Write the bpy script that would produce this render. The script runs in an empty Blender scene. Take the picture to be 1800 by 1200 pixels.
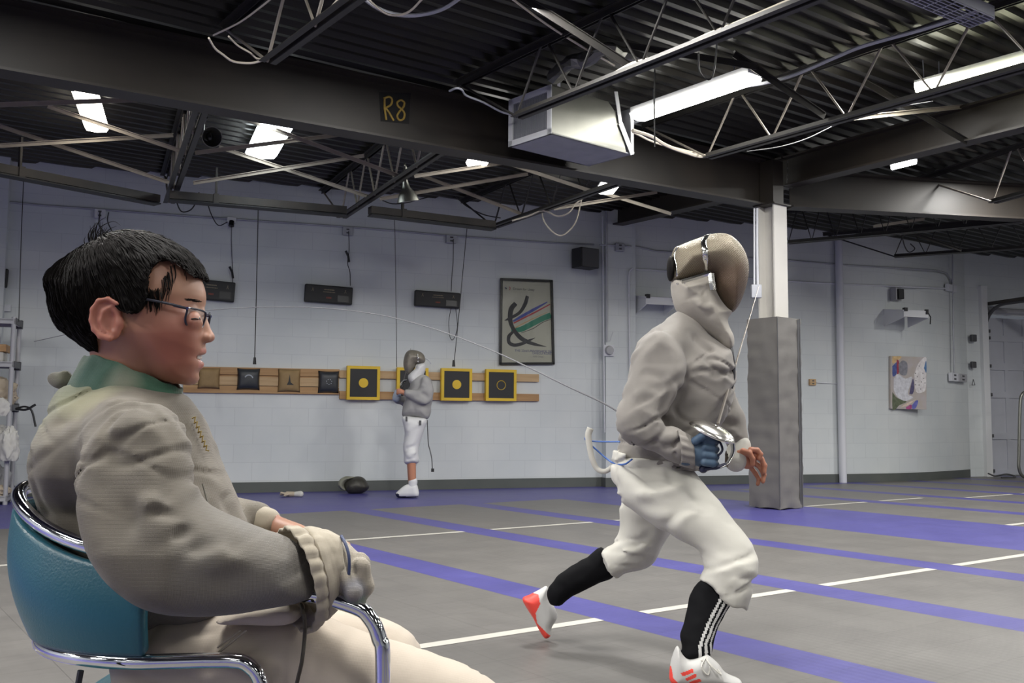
import bpy, math, random
import numpy as np
from mathutils import Vector, Matrix, noise as mnoise
random.seed(7); RNG=np.random.RandomState(5)
SC=bpy.context.scene; COL=SC.collection
# ------------------------------------------------------------------ camera model (frame 1800x1200)
F=1697.; H=0.826
roll=math.atan(26/3588.); pitch=math.atan(138/1697.)
FW=np.array([0,math.cos(pitch),math.sin(pitch)])
_up=np.array([0,-math.sin(pitch),math.cos(pitch)]); _r=np.array([1.,0,0])
RT=math.cos(roll)*_r+math.sin(roll)*_up; UP=-math.sin(roll)*_r+math.cos(roll)*_up
EYE=np.array([0,0,H])
def ray(px,py): return FW*F+RT*(px-900.)-UP*(py-600.)
def atz(px,py,z=0.):
    d=ray(px,py); return EYE+d*((z-H)/d[2])
def aty(px,py,Y):
    d=ray(px,py); return EYE+d*(Y/d[1])
cam=bpy.data.cameras.new('camera'); cam.sensor_width=36; cam.lens=F*36/1800; cam.clip_end=200
co=bpy.data.objects.new('camera',cam); COL.objects.link(co)
M=Matrix.Identity(4)
for i in range(3):
    M[i][0]=RT[i]; M[i][1]=UP[i]; M[i][2]=-FW[i]; M[i][3]=EYE[i]
co.matrix_world=M; SC.camera=co
cam.dof.use_dof=False
# ------------------------------------------------------------------ materials
def mat(name,col,rough=.6,metal=0.,spec=.5,noise=None,bump=None,coat=0,emit=None,alpha=None,sheen=0,trans=0,sss=0):
    """noise=(scale,amount,col2,stretch) bump=(kind,scale,strength)"""
    m=bpy.data.materials.new(name); m.use_nodes=True
    nt=m.node_tree; b=nt.nodes['Principled BSDF']
    c=(*col,1); b.inputs['Base Color'].default_value=c; b.inputs['Roughness'].default_value=rough
    b.inputs['Metallic'].default_value=metal; b.inputs['Specular IOR Level'].default_value=spec
    if coat: b.inputs['Coat Weight'].default_value=coat; b.inputs['Coat Roughness'].default_value=.1
    if sheen: b.inputs['Sheen Weight'].default_value=sheen
    if trans: b.inputs['Transmission Weight'].default_value=trans
    if sss:
        b.inputs['Subsurface Weight'].default_value=sss; b.inputs['Subsurface Radius'].default_value=(1,.35,.2); b.inputs['Subsurface Scale'].default_value=.006
    if emit: b.inputs['Emission Color'].default_value=(*emit[0],1); b.inputs['Emission Strength'].default_value=emit[1]
    tc=nt.nodes.new('ShaderNodeTexCoord')
    if noise:
        sc,am,c2=noise[:3]; st=noise[3] if len(noise)>3 else (1,1,1)
        mp=nt.nodes.new('ShaderNodeMapping'); mp.inputs['Scale'].default_value=st
        n=nt.nodes.new('ShaderNodeTexNoise'); n.inputs['Scale'].default_value=sc; n.inputs['Detail'].default_value=6
        rp=nt.nodes.new('ShaderNodeMapRange'); rp.inputs[1].default_value=.35; rp.inputs[2].default_value=.7
        rp.inputs[4].default_value=am
        mx=nt.nodes.new('ShaderNodeMix'); mx.data_type='RGBA'; mx.inputs[6].default_value=c; mx.inputs[7].default_value=(*c2,1)
        nt.links.new(tc.outputs['Object'],mp.inputs[0]); nt.links.new(mp.outputs[0],n.inputs[0])
        nt.links.new(n.outputs[0],rp.inputs[0]); nt.links.new(rp.outputs[0],mx.inputs[0]); nt.links.new(mx.outputs[2],b.inputs['Base Color'])
    if bump:
        kind,sc,st=bump
        if kind=='noise': n=nt.nodes.new('ShaderNodeTexNoise'); n.inputs['Scale'].default_value=sc; n.inputs['Detail'].default_value=5; out=n.outputs[0]; nt.links.new(tc.outputs['Object'],n.inputs[0])
        elif kind=='weave':
            outs=[]
            for ax in ('X','Z'):
                w=nt.nodes.new('ShaderNodeTexWave'); w.wave_type='BANDS'; w.bands_direction=ax; w.inputs['Scale'].default_value=sc; w.inputs['Distortion'].default_value=.6
                nt.links.new(tc.outputs['Object'],w.inputs[0]); outs.append(w.outputs[1])
            ad=nt.nodes.new('ShaderNodeMath'); ad.operation='ADD'; nt.links.new(outs[0],ad.inputs[0]); nt.links.new(outs[1],ad.inputs[1]); out=ad.outputs[0]
        bp=nt.nodes.new('ShaderNodeBump'); bp.inputs['Strength'].default_value=st; bp.inputs['Distance'].default_value=.01
        nt.links.new(out,bp.inputs['Height']); nt.links.new(bp.outputs[0],b.inputs['Normal'])
    return m
def nodes(m): return m.node_tree, m.node_tree.nodes['Principled BSDF']
MT={}
MT['steel_dark']=mat('steel_dark',(.04,.037,.034),.55,.2,noise=(3,.6,(.085,.07,.055)))
MT['beam_paint']=mat('beam_paint',(.017,.0138,.011),.5,noise=(2.5,.7,(.030,.023,.017)))
MT['joist']=mat('joist',(.026,.025,.024),.45,.3,noise=(6,.5,(.045,.04,.034)))
MT['rod']=mat('rod',(.33,.30,.25),.5,.2,noise=(9,.6,(.2,.17,.14)))
MT['strap']=mat('strap',(.36,.32,.26),.55,.1,noise=(5,.6,(.24,.2,.16)))
MT['deck']=mat('deck',(.012,.011,.0092),.36,.3,noise=(2,.6,(.022,.02,.016)))
MT['galv']=mat('galv',(.25,.25,.225),.36,.8,noise=(4,.5,(.19,.19,.17)),bump=('noise',6,.08))
MT['galv_dull']=mat('galv_dull',(.36,.37,.41),.55,.25,noise=(7,.6,(.26,.27,.31)))
MT['white_paint']=mat('white_paint',(.58,.56,.52),.5,noise=(5,.3,(.5,.48,.45)))
MT['white_metal']=mat('white_metal',(.72,.73,.74),.45)
MT['cond']=mat('cond',(.45,.46,.5),.5,.3,noise=(4,.6,(.3,.31,.34)))
MT['cond_w']=mat('cond_w',(.66,.67,.71),.5)
MT['black']=mat('black',(.012,.012,.014),.5)
MT['black_gloss']=mat('black_gloss',(.012,.012,.013),.25)
MT['cord_b']=mat('cord_b',(.02,.02,.02),.6)
MT['cord_w']=mat('cord_w',(.68,.62,.5),.6)
MT['lamp']=mat('lamp',(1,1,1),.5,emit=((1,.98,.92),7))
MT['wood']=mat('wood',(.48,.29,.13),.6,noise=(2,.9,(.34,.18,.075),(1,1,14)))
MT['wood_l']=mat('wood_l',(.55,.38,.21),.6,noise=(2,.9,(.42,.27,.13),(1,1,14)))
MT['yellow']=mat('yellow',(.78,.52,.03),.5,noise=(8,.4,(.62,.4,.02)))
MT['pad_grey']=mat('pad_grey',(.15,.142,.132),.42,noise=(3,.5,(.19,.18,.166)),bump=('noise',7,.3))
MT['base_grey']=mat('base_grey',(.085,.095,.088),.5,noise=(3,.5,(.12,.125,.115)))
MT['chrome']=mat('chrome',(.82,.83,.86),.07,1.)
MT['plastic_grey']=mat('plastic_grey',(.42,.42,.44),.5,noise=(4,.4,(.33,.33,.35)))
MT['plastic_dark']=mat('plastic_dark',(.07,.07,.075),.5)
# ------------------------------------------------------------------ mesh builder
def nrm(v):
    v=np.asarray(v,float); return v/max(np.linalg.norm(v),1e-12)
class MB:
    def __init__(s): s.v=[]; s.f=[]; s.mi=[]; s.cur=0
    def add(s,vs,fs):
        b=len(s.v); s.v+= [tuple(map(float,p)) for p in vs]; s.f+= [tuple(b+i for i in f) for f in fs]; s.mi+=[s.cur]*len(fs); return s
    def box(s,c,d,ax=None):
        ax=np.eye(3) if ax is None else np.array(ax,float)
        c=np.array(c,float); vs=[]
        for sx in(-1,1):
            for sy in(-1,1):
                for sz in(-1,1): vs.append(c+ax[0]*sx*d[0]/2+ax[1]*sy*d[1]/2+ax[2]*sz*d[2]/2)
        return s.add(vs,[(0,1,3,2),(4,6,7,5),(0,4,5,1),(2,3,7,6),(0,2,6,4),(1,5,7,3)])
    def bar(s,a,b,w,h,up=(0,0,1)):
        a=np.array(a,float); b=np.array(b,float); t=nrm(b-a); sd=nrm(np.cross(t,up)); u=np.cross(sd,t)
        return s.box((a+b)/2,(np.linalg.norm(b-a),w,h),(t,sd,u))
    def tube(s,pts,r,n=8,caps=True,smooth=0):
        P=[np.array(p,float) for p in pts]
        if smooth: P=spline(P,smooth)
        R=r if hasattr(r,'__len__') else [r]*len(P)
        if len(R)!=len(P): R=np.interp(np.linspace(0,1,len(P)),np.linspace(0,1,len(R)),R)
        t0=nrm(P[1]-P[0]); ref=np.array([0,0,1.]) if abs(t0[2])<.9 else np.array([1.,0,0])
        u=nrm(np.cross(t0,ref)); rings=[]
        for i,p in enumerate(P):
            t=nrm((P[min(i+1,len(P)-1)]-P[max(i-1,0)])); u=nrm(u-t*np.dot(u,t)); w=np.cross(t,u)
            rings.append([p+(u*math.cos(2*math.pi*k/n)+w*math.sin(2*math.pi*k/n))*R[i] for k in range(n)])
        vs=[q for rg in rings for q in rg]; fs=[]
        for i in range(len(P)-1):
            for k in range(n): k2=(k+1)%n; fs.append((i*n+k,i*n+k2,(i+1)*n+k2,(i+1)*n+k))
        if caps: fs.append(tuple(range(n))[::-1]); fs.append(tuple((len(P)-1)*n+k for k in range(n)))
        return s.add(vs,fs)
    def loft(s,rings,closed=True,caps=True):
        n=len(rings[0]); vs=[q for rg in rings for q in rg]; fs=[]
        for i in range(len(rings)-1):
            for k in range(n if closed else n-1): k2=(k+1)%n; fs.append((i*n+k,i*n+k2,(i+1)*n+k2,(i+1)*n+k))
        if caps and closed: fs.append(tuple(range(n))[::-1]); fs.append(tuple((len(rings)-1)*n+k for k in range(n)))
        return s.add(vs,fs)
    def lathe(s,prof,c=(0,0,0),ax=(0,0,1),n=24):
        ax=nrm(ax); ref=np.array([1.,0,0]) if abs(ax[0])<.9 else np.array([0,1.,0]); u=nrm(np.cross(ax,ref)); w=np.cross(ax,u); c=np.array(c,float)
        rings=[[c+ax*z+(u*math.cos(2*math.pi*k/n)+w*math.sin(2*math.pi*k/n))*r for k in range(n)] for r,z in prof]
        return s.loft(rings)
    def sphere(s,c,r,n=14,ax=None):
        r=(r,r,r) if not hasattr(r,'__len__') else r; ax=np.eye(3) if ax is None else np.array(ax); rings=[]
        for i in range(n+1):
            a=math.pi*i/n; sr=max(math.sin(a),1e-3)
            rings.append([np.array(c)+ax[0]*r[0]*sr*math.cos(2*math.pi*k/(n*2))+ax[1]*r[1]*sr*math.sin(2*math.pi*k/(n*2))+ax[2]*r[2]*math.cos(a) for k in range(n*2)])
        return s.loft(rings)
    def poly(s,pts,thick,nv):
        """flat polygon extruded by thick along -nv"""
        n=len(pts); nv=np.array(nv,float); A=[np.array(p,float) for p in pts]; B=[p-nv*thick for p in A]
        fs=[tuple(range(n)),tuple(range(2*n-1,n-1,-1))]+[(i,n+i,n+(i+1)%n,(i+1)%n) for i in range(n)]
        return s.add(A+B,fs)
    def build(s,name,m,parent=None,smooth=False,bevel=0,origin=None,local=False):
        if parent is not None and not local:
            o0=np.array(WLOC(parent)); 
        else: o0=np.array(origin if origin is not None else (0,0,0),float)
        me=bpy.data.meshes.new(name); me.from_pydata([tuple(np.array(p)-o0) for p in s.v],[],s.f)
        for mm in (m if isinstance(m,(list,tuple)) else [m]): me.materials.append(MT[mm] if isinstance(mm,str) else mm)
        if any(s.mi): me.polygons.foreach_set('material_index',s.mi)
        if smooth: me.polygons.foreach_set('use_smooth',[True]*len(me.polygons))
        me.validate(); me.update()
        o=bpy.data.objects.new(name,me); COL.objects.link(o)
        if parent is not None: o.parent=parent
        else: o.location=tuple(o0)
        if bevel:
            b=o.modifiers.new('bevel','BEVEL'); b.width=bevel; b.segments=2; b.limit_method='ANGLE'; b.angle_limit=.6
        if smooth: # keep hard edges
            try:
                me.set_sharp_from_angle(angle=math.radians(smooth if smooth is not True and smooth>1 else 50))
            except Exception: pass
        return o
def WLOC(o):
    l=np.zeros(3)
    while o is not None: l=l+np.array(o.location); o=o.parent
    return l
def spline(P,n=6):
    P=[np.array(p,float) for p in P]; Q=[2*P[0]-P[1]]+P+[2*P[-1]-P[-2]]; out=[]
    for i in range(1,len(Q)-2):
        a,b,c,d=Q[i-1:i+3]
        for k in range(n):
            t=k/n; out.append(.5*((2*b)+(-a+c)*t+(2*a-5*b+4*c-d)*t*t+(-a+3*b-3*c+d)*t**3))
    out.append(P[-1]); return out
def tag(o,label,cat,group=None,kind=None):
    if label: o['label']=label
    if cat: o['category']=cat
    if group: o['group']=group
    if kind: o['kind']=kind
    return o
def thing(name,loc,label,cat,group=None,rz=0):
    o=bpy.data.objects.new(name,None); COL.objects.link(o); o.location=tuple(map(float,loc)); o.rotation_euler=(0,0,rz); o.empty_display_size=.1
    return tag(o,label,cat,group)
def copytree(src,loc=None,rz=None,label=None):
    def cp(o,par):
        c=o.copy(); COL.objects.link(c)
        if par is not None: c.parent=par
        for ch in list(o.children): cp(ch,c)
        return c
    c=cp(src,None)
    if loc is not None: c.location=tuple(map(float,loc))
    if rz is not None: c.rotation_euler[2]=rz
    if label: c['label']=label
    return c
def struct(o): o['kind']='structure'; return o
# ------------------------------------------------------------------ the room
TH=math.atan(.7235); CU,SU=math.cos(TH),math.sin(TH)
# floor: sports tiles laid on a rotated grid
u0,v0,T=.21,.03,.25
us=sorted([u0+T*i for i in range(-48,72)]+[.555]); vs_=[v0+T*i for i in range(-56,72)]
b=MB()
def inroom(x,y): return -9.3<x<12.6 and -7.4<y<17.5
for i in range(len(us)-1):
    um=us[i]+T/2; k=(um-1.46)/1.25; stripe=(k-math.floor(k))<.2 or 6.46<um<7.71 or um<-.9 or .46<um<.555
    for j in range(len(vs_)-1):
        vm=vs_[j]+T/2; X=um*CU-vm*SU; Y=um*SU+vm*CU
        if not inroom(X,Y): continue
        b.cur=1 if (stripe or vm>8.03) else 0
        b.add([(us[i],vs_[j],0),(us[i+1],vs_[j],0),(us[i+1],vs_[j+1],0),(us[i],vs_[j+1],0)],[(0,1,2,3)])
def floormat(name,c1,c2):
    m=bpy.data.materials.new(name); m.use_nodes=True; nt,bs=nodes(m); L=nt.links.new
    tc=nt.nodes.new('ShaderNodeTexCoord'); mp=nt.nodes.new('ShaderNodeMapping'); mp.inputs['Location'].default_value=(-u0,-v0,0); L(tc.outputs['Object'],mp.inputs[0])
    br=nt.nodes.new('ShaderNodeTexBrick'); br.offset=0; br.inputs['Scale'].default_value=1; br.inputs['Brick Width'].default_value=T; br.inputs['Row Height'].default_value=T
    br.inputs['Mortar Size'].default_value=.0012; br.inputs['Mortar Smooth'].default_value=.3
    br.inputs['Color1'].default_value=(1,1,1,1); br.inputs['Color2'].default_value=(.93,.93,.93,1); br.inputs['Mortar'].default_value=(.5,.5,.5,1); L(mp.outputs[0],br.inputs[0])
    n=nt.nodes.new('ShaderNodeTexNoise'); n.inputs['Scale'].default_value=2.2; n.inputs['Detail'].default_value=8; n.inputs['Roughness'].default_value=.65; L(tc.outputs['Object'],n.inputs[0])
    mx=nt.nodes.new('ShaderNodeMix'); mx.data_type='RGBA'; mx.inputs[6].default_value=(*c1,1); mx.inputs[7].default_value=(*c2,1)
    r=nt.nodes.new('ShaderNodeMapRange'); r.inputs[1].default_value=.3; r.inputs[2].default_value=.7; L(n.outputs[0],r.inputs[0]); L(r.outputs[0],mx.inputs[0])
    mu=nt.nodes.new('ShaderNodeMix'); mu.data_type='RGBA'; mu.blend_type='MULTIPLY'; mu.inputs[0].default_value=1; L(mx.outputs[2],mu.inputs[6]); L(br.outputs[0],mu.inputs[7])
    # fine scuffs
    n2=nt.nodes.new('ShaderNodeTexNoise'); n2.inputs['Scale'].default_value=1; n2.inputs['Detail'].default_value=4
    m2=nt.nodes.new('ShaderNodeMapping'); m2.inputs['Scale'].default_value=(9,60,1); m2.inputs['Rotation'].default_value=(0,0,.5); L(tc.outputs['Object'],m2.inputs[0]); L(m2.outputs[0],n2.inputs[0])
    r2=nt.nodes.new('ShaderNodeMapRange'); r2.inputs[3].default_value=.84; r2.inputs[4].default_value=1.14; L(n2.outputs[0],r2.inputs[0])
    mv=nt.nodes.new('ShaderNodeMix'); mv.data_type='RGBA'; mv.blend_type='MULTIPLY'; mv.inputs[0].default_value=1; L(mu.outputs[2],mv.inputs[6]); L(r2.outputs[0],mv.inputs[7]); L(mv.outputs[2],bs.inputs['Base Color'])
    rr=nt.nodes.new('ShaderNodeMapRange'); rr.inputs[3].default_value=.33; rr.inputs[4].default_value=.5; L(n.outputs[0],rr.inputs[0]); L(rr.outputs[0],bs.inputs['Roughness'])
    # ribbed tile surface
    w=nt.nodes.new('ShaderNodeTexWave'); w.bands_direction='X'; w.inputs['Scale'].default_value=8; L(tc.outputs['Object'],w.inputs[0])
    bp=nt.nodes.new('ShaderNodeBump'); bp.inputs['Strength'].default_value=.06; bp.inputs['Distance'].default_value=.004; L(w.outputs[1],bp.inputs['Height'])
    bp2=nt.nodes.new('ShaderNodeBump'); bp2.inputs['Strength'].default_value=.25; bp2.inputs['Distance'].default_value=.002; L(br.outputs[0],bp2.inputs['Height']); L(bp.outputs[0],bp2.inputs['Normal']); L(bp2.outputs[0],bs.inputs['Normal'])
    return m
MT['f_grey']=floormat('f_grey',(.122,.115,.109),(.158,.149,.140)); MT['f_purp']=floormat('f_purp',(.060,.055,.225),(.080,.074,.275))
fl=struct(b.build('floor',['f_grey','f_purp'])); fl.rotation_euler=(0,0,TH)
# white piste lines, 1 mm proud of the tiles
def uvp(u,v,z=0): return (u*CU-v*SU,u*SU+v*CU,z)
MT['f_white']=mat('f_white',(.52,.50,.45),.5,noise=(6,.5,(.44,.42,.38)))
def segs(a,c): # gaps where purple stripes cross
    out=[]; x=a
    stripes=[(1.46+1.25*k,1.71+1.25*k) for k in range(-4,12) if k!=4]+[(6.46,7.71)]
    stripes.sort()
    for s0,s1 in stripes:
        if s1<x or s0>c: continue
        if s0>x: out.append((x,s0))
        x=max(x,s1)
    if x<c: out.append((x,c))
    return out
b=MB()
for v,a,c,w in ((3.11,-1,14,.062),(4.08,7.71,14,.062),(6.07,-1,10.0,.06),(5.82,10.2,14,.06)):
    for s0,s1 in segs(a,c):
        b.add([uvp(s0,v-w/2,.0012),uvp(s1,v-w/2,.0012),uvp(s1,v+w/2,.0012),uvp(s0,v+w/2,.0012)],[(0,1,2,3)])
struct(b.build('trim_1','f_white'))
# walls
def wallmat(name):
    m=bpy.data.materials.new(name); m.use_nodes=True; nt,bs=nodes(m); L=nt.links.new
    uvn=nt.nodes.new('ShaderNodeUVMap'); mp=nt.nodes.new('ShaderNodeMapping'); mp.inputs['Location'].default_value=(.1,.0732,0); L(uvn.outputs[0],mp.inputs[0])
    br=nt.nodes.new('ShaderNodeTexBrick'); br.offset=.5; br.inputs['Scale'].default_value=1; br.inputs['Brick Width'].default_value=.4064; br.inputs['Row Height'].default_value=.2032
    br.inputs['Mortar Size'].default_value=.005; br.inputs['Mortar Smooth'].default_value=.4; L(mp.outputs[0],br.inputs[0])
    br.inputs['Color1'].default_value=(1,1,1,1); br.inputs['Color2'].default_value=(.975,.975,.975,1); br.inputs['Mortar'].default_value=(.9,.9,.91,1)
    n=nt.nodes.new('ShaderNodeTexNoise'); n.inputs['Scale'].default_value=1.3; n.inputs['Detail'].default_value=7; L(uvn.outputs[0],n.inputs[0])
    mx=nt.nodes.new('ShaderNodeMix'); mx.data_type='RGBA'; mx.inputs[6].default_value=(.60,.635,.645,1); mx.inputs[7].default_value=(.67,.695,.695,1)
    r=nt.nodes.new('ShaderNodeMapRange'); r.inputs[1].default_value=.35; r.inputs[2].default_value=.65; L(n.outputs[0],r.inputs[0]); L(r.outputs[0],mx.inputs[0])
    mu=nt.nodes.new('ShaderNodeMix'); mu.data_type='RGBA'; mu.blend_type='MULTIPLY'; mu.inputs[0].default_value=1; L(mx.outputs[2],mu.inputs[6]); L(br.outputs[0],mu.inputs[7]); L(mu.outputs[2],bs.inputs['Base Color'])
    bs.inputs['Roughness'].default_value=.55
    n3=nt.nodes.new('ShaderNodeTexNoise'); n3.inputs['Scale'].default_value=90; n3.inputs['Detail'].default_value=4; L(uvn.outputs[0],n3.inputs[0])
    bp=nt.nodes.new('ShaderNodeBump'); bp.inputs['Strength'].default_value=.12; bp.inputs['Distance'].default_value=.003; L(n3.outputs[0],bp.inputs['Height'])
    bp2=nt.nodes.new('ShaderNodeBump'); bp2.inputs['Strength'].default_value=.5; bp2.inputs['Distance'].default_value=.004; L(br.outputs[0],bp2.inputs['Height']); L(bp.outputs[0],bp2.inputs['Normal']); L(bp2.outputs[0],bs.inputs['Normal'])
    return m
MT['wall']=wallmat('wall_block')
WZ=3.75
def wallmesh(name,pts,z0=0,z1=WZ,m='wall',thick=.0):
    """continuous vertical sheet along a polyline, UV in metres, given real thickness behind"""
    me=bpy.data.meshes.new(name); vs=[];fs=[];uvs=[]; s=0
    for i in range(len(pts)-1):
        a,c=pts[i],pts[i+1]; L=math.dist(a,c); b0=len(vs)
        vs+=[(a[0],a[1],z0),(c[0],c[1],z0),(c[0],c[1],z1),(a[0],a[1],z1)]; fs.append((b0,b0+1,b0+2,b0+3)); uvs+=[(s,z0),(s+L,z0),(s+L,z1),(s,z1)]; s+=L
    me.from_pydata(vs,[],fs); uvl=me.uv_layers.new(name='UVMap')
    for i,q in enumerate(uvs): uvl.data[i].uv=q
    me.materials.append(MT[m]); o=bpy.data.objects.new(name,me); COL.objects.link(o); return struct(o)
W1a=(-9.3,8.545); W1b=(1.163,12.30)     # main block wall
W2a=(1.45,12.40); W2b=(5.98,13.97); W2c=(7.147,15.13); W3b=(12.6,17.05)
wt1=nrm((W1b[0]-W1a[0],W1b[1]-W1a[1],0)); wn1=np.array([wt1[1],-wt1[0],0])
CV=[tuple((1-t)**2*np.array((5.2,13.69))+2*t*(1-t)*np.array(W2b)+t*t*np.array(W2c)) for t in np.linspace(0,1,11)]
wallmesh('wall_back',[W1a,W1b,W2a]+CV)
for p_ in COL.objects['wall_back'].data.polygons: p_.use_smooth=True
P0=np.array([*W1b,0.])-wt1*.02; pw=.40
q0=P0; q1=P0+wn1*.13; q2=q1+wt1*.42; q3=q2-wn1*.16
wallmesh('wall_pilaster',[tuple(q0[:2]),tuple(q1[:2]),tuple(q2[:2]),tuple(q3[:2])])
lp=aty(0,700,9.9); L0=np.array([-5.62,9.866,0]); l1=L0+wn1*.12; l2=l1+wt1*.36; l3=l2-wn1*.14
wallmesh('wall_pilaster_left',[tuple(L0[:2]),tuple(l1[:2]),tuple(l2[:2]),tuple(l3[:2])])
wallmesh('wall_left',[(-9.3,-7.4),(-9.3,8.6)]); wallmesh('wall_right',[(12.6,17.1),(12.6,-7.4)]); wallmesh('wall_front',[(12.6,-7.4),(-9.3,-7.4)])
# door wall: block above the garage door opening and beside it
DZ=2.55
d3=nrm((W3b[0]-W2c[0],W3b[1]-W2c[1],0)); dn=np.array([d3[1],-d3[0],0])
wallmesh('wall_door',[W2c,W3b],z0=DZ)
j0=np.array([*W2c,0.]); j1=j0+d3*.36
wallmesh('wall_door_jamb',[W2c,tuple(j1[:2])],z1=DZ)
def base(name,pts,h=.115):
    b=MB(); 
    for i in range(len(pts)-1):
        a=np.array([*pts[i],0.]); c=np.array([*pts[i+1],0.]); t=nrm(c-a); n=np.array([t[1],-t[0],0]); a=a-t*.0; 
        b.box((a+c)/2+n*.006+np.array([0,0,h/2]),(np.linalg.norm(c-a)+.02,.012,h),(t,n,(0,0,1)))
    return struct(b.build(name,'base_grey'))
base('baseboard_back',[W1a,tuple(q0[:2]),tuple(q1[:2]),tuple(q2[:2]),tuple((q3+wn1*.02)[:2])])
base('baseboard_right',[W2a]+CV[:-1]+[tuple((np.array(W2c)-np.array([.03,.03])))])
# ceiling: corrugated steel deck
b=MB(); prof=[]; rp=.1524; n=int(30/rp)
z0,z1=3.50,3.54
for i in range(-n//2,n//2+40):
    a=i*rp; prof+=[(a,z0),(a+.045,z0),(a+.065,z1),(a+rp-.02,z1)]
ua,ub=-16,22
vsx=[];fsx=[]
for k,(v,z) in enumerate(prof): vsx+=[(ua,v,z),(ub,v,z)]
for k in range(len(prof)-1): fsx.append((2*k,2*k+2,2*k+3,2*k+1))
b.add(vsx,fsx)
ce=struct(b.build('ceiling','deck')); ce.rotation_euler=(0,0,TH)
# ------------------------------------------------------------------ structure steel (things)
def ibeam(name,a,c,h,w,label,m='beam_paint',tf=.018,tw=.012,plate=False):
    """a,c : bottom centre points"""
    a=np.array(a,float); c=np.array(c,float); t=nrm(c-a); sd=nrm(np.cross(t,(0,0,1))); u=np.cross(sd,t); mid=(a+c)/2; L=np.linalg.norm(c-a)
    r=thing(name,a,label,'beam')
    MB().box(mid+u*tf/2,(L,w,tf),(t,sd,u)).build('bottom_flange',m,r)
    MB().box(mid+u*(h-tf/2),(L,w,tf),(t,sd,u)).build('top_flange',m,r)
    MB().box(mid+u*h/2,(L,tw,h-2*tf),(t,sd,u)).build('web',m,r)
    return r,t,sd,u
colc=np.array([2.62,9.58,0])
RA=np.array([-8.9,2.72,2.95]); 
# R8 beam line through measured bottom points
pA=np.array([-3.05,5.98,2.96]); pB=np.array([2.47,9.47,2.96]); tt=nrm(pB-pA)
RA=pA-tt*6.6
r8,t8,s8,u8=ibeam('steel_beam',RA,pB-tt*.02,.46,.19,'dark brown steel beam painted with R8 across the ceiling')
# painted mark
def aton(p0,n,px,py):
    d=ray(px,py); t=np.dot(np.array(p0)-EYE,n)/np.dot(d,n); return EYE+d*t
face=pA-s8*(-1)*0
nf=np.array([tt[1],-tt[0],0]);  # toward camera
webp=pA+nf*.0065
def web(px,py,off=0): return aton(webp+nf*off,nf,px,py)
b=MB(); b.poly([web(666,162),web(722,163),web(719,218),web(669,213)],.002,nf); 
mk=thing('painted_mark',web(690,190),'yellow hand-painted R8 on a black patch on the long beam','mark')
MT['mark_y']=mat('mark_y',(.40,.27,.05),.7,noise=(30,.7,(.2,.13,.03)))
MT['mark_k']=mat('mark_k',(.006,.0055,.005),.8)
b.build('patch','mark_k',mk)
b=MB(); r_=.0085
b.tube([web(*q,.004) for q in [(676,172),(676,190),(679,211)]],r_,6)
b.tube([web(*q,.004) for q in [(674,173),(684,170),(689,175),(687,184),(677,190)]],r_,6,smooth=3)
b.tube([web(*q,.004) for q in [(678,190),(684,198),(692,212)]],r_,6)
b.tube([web(*q,.004) for q in [(711,180),(705,176),(698,180),(700,187),(706,192),(711,200),(709,209),(702,211),(698,204),(702,196),(709,188),(711,180)]],r_,6,smooth=3)
b.build('lettering','mark_y',mk)
# beam from the wall pilaster over the column towards the camera side
qa=aty(1090,395,12.15); qb=aty(1383,329,9.6); dd=nrm(qb-qa)
qc=aty(1800,228,7.28); de=nrm(qc-qb)
ibeam('steel_beam',qa-dd*.05,qb,.30,.16,'brown steel beam running from the wall pilaster to the column')
ibeam('steel_beam',qb+de*.02,qb+de*7.0,.30,.16,'dark olive-brown steel beam rising from the column towards the right foreground')
ra=aty(1388,366,9.72); rb=aty(1800,388,10.2); df=nrm(rb-ra)
ibeam('steel_beam',ra,ra+df*8.9,.38,.18,'rusty brown steel beam running right from the column')
# column with padding
cr=thing('steel_column',colc,'white painted steel column wrapped in grey padding','column')
ca,cb,cc=atz(1331,560,1.83),atz(1358,560,1.83),atz(1384,560,1.83)
ax_=math.radians(20)
e1=np.array([math.cos(TH-.15),math.sin(TH-.15),0]); e2=np.array([-e1[1],e1[0],0])
# pad footprint from measured corners
kF=np.array([2.53,9.17,0.]); kL=np.array([2.31,9.46,0.]); kR=np.array([2.80,9.43,0.])
el=nrm(kL-kF); er=np.array([-el[1],el[0],0])*-1
if np.dot(er,kR-kF)<0: er=-er
wl=.36; wr=.36
def padpt(a,c_,z): return kF+el*a+er*c_+np.array([0,0,z])
cc0=padpt(wl/2,wr/2,0)
cw,cd=.20,.20
b=MB()
b.box(cc0+np.array([0,0,1.48])-el*(cw/2-.008),(.016,cd,2.96),(el,er,(0,0,1)))
b.box(cc0+np.array([0,0,1.48])+el*(cw/2-.008),(.016,cd,2.96),(el,er,(0,0,1)))
b.box(cc0+np.array([0,0,1.48]),(cw-.032,.012,2.96),(el,er,(0,0,1)))
b.build('shaft','white_paint',cr)
b=MB(); b.box(cc0+np.array([0,0,2.955]),(.26,.26,.012),(el,er,(0,0,1))); b.build('cap_plate','beam_paint',cr)
b=MB(); b.box(padpt(-.0,wr/2,.0)*0+cc0+np.array([0,0,3.18]),(.16,.16,.44),(el,er,(0,0,1))); b.build('beam_stub','beam_paint',cr)
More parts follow.
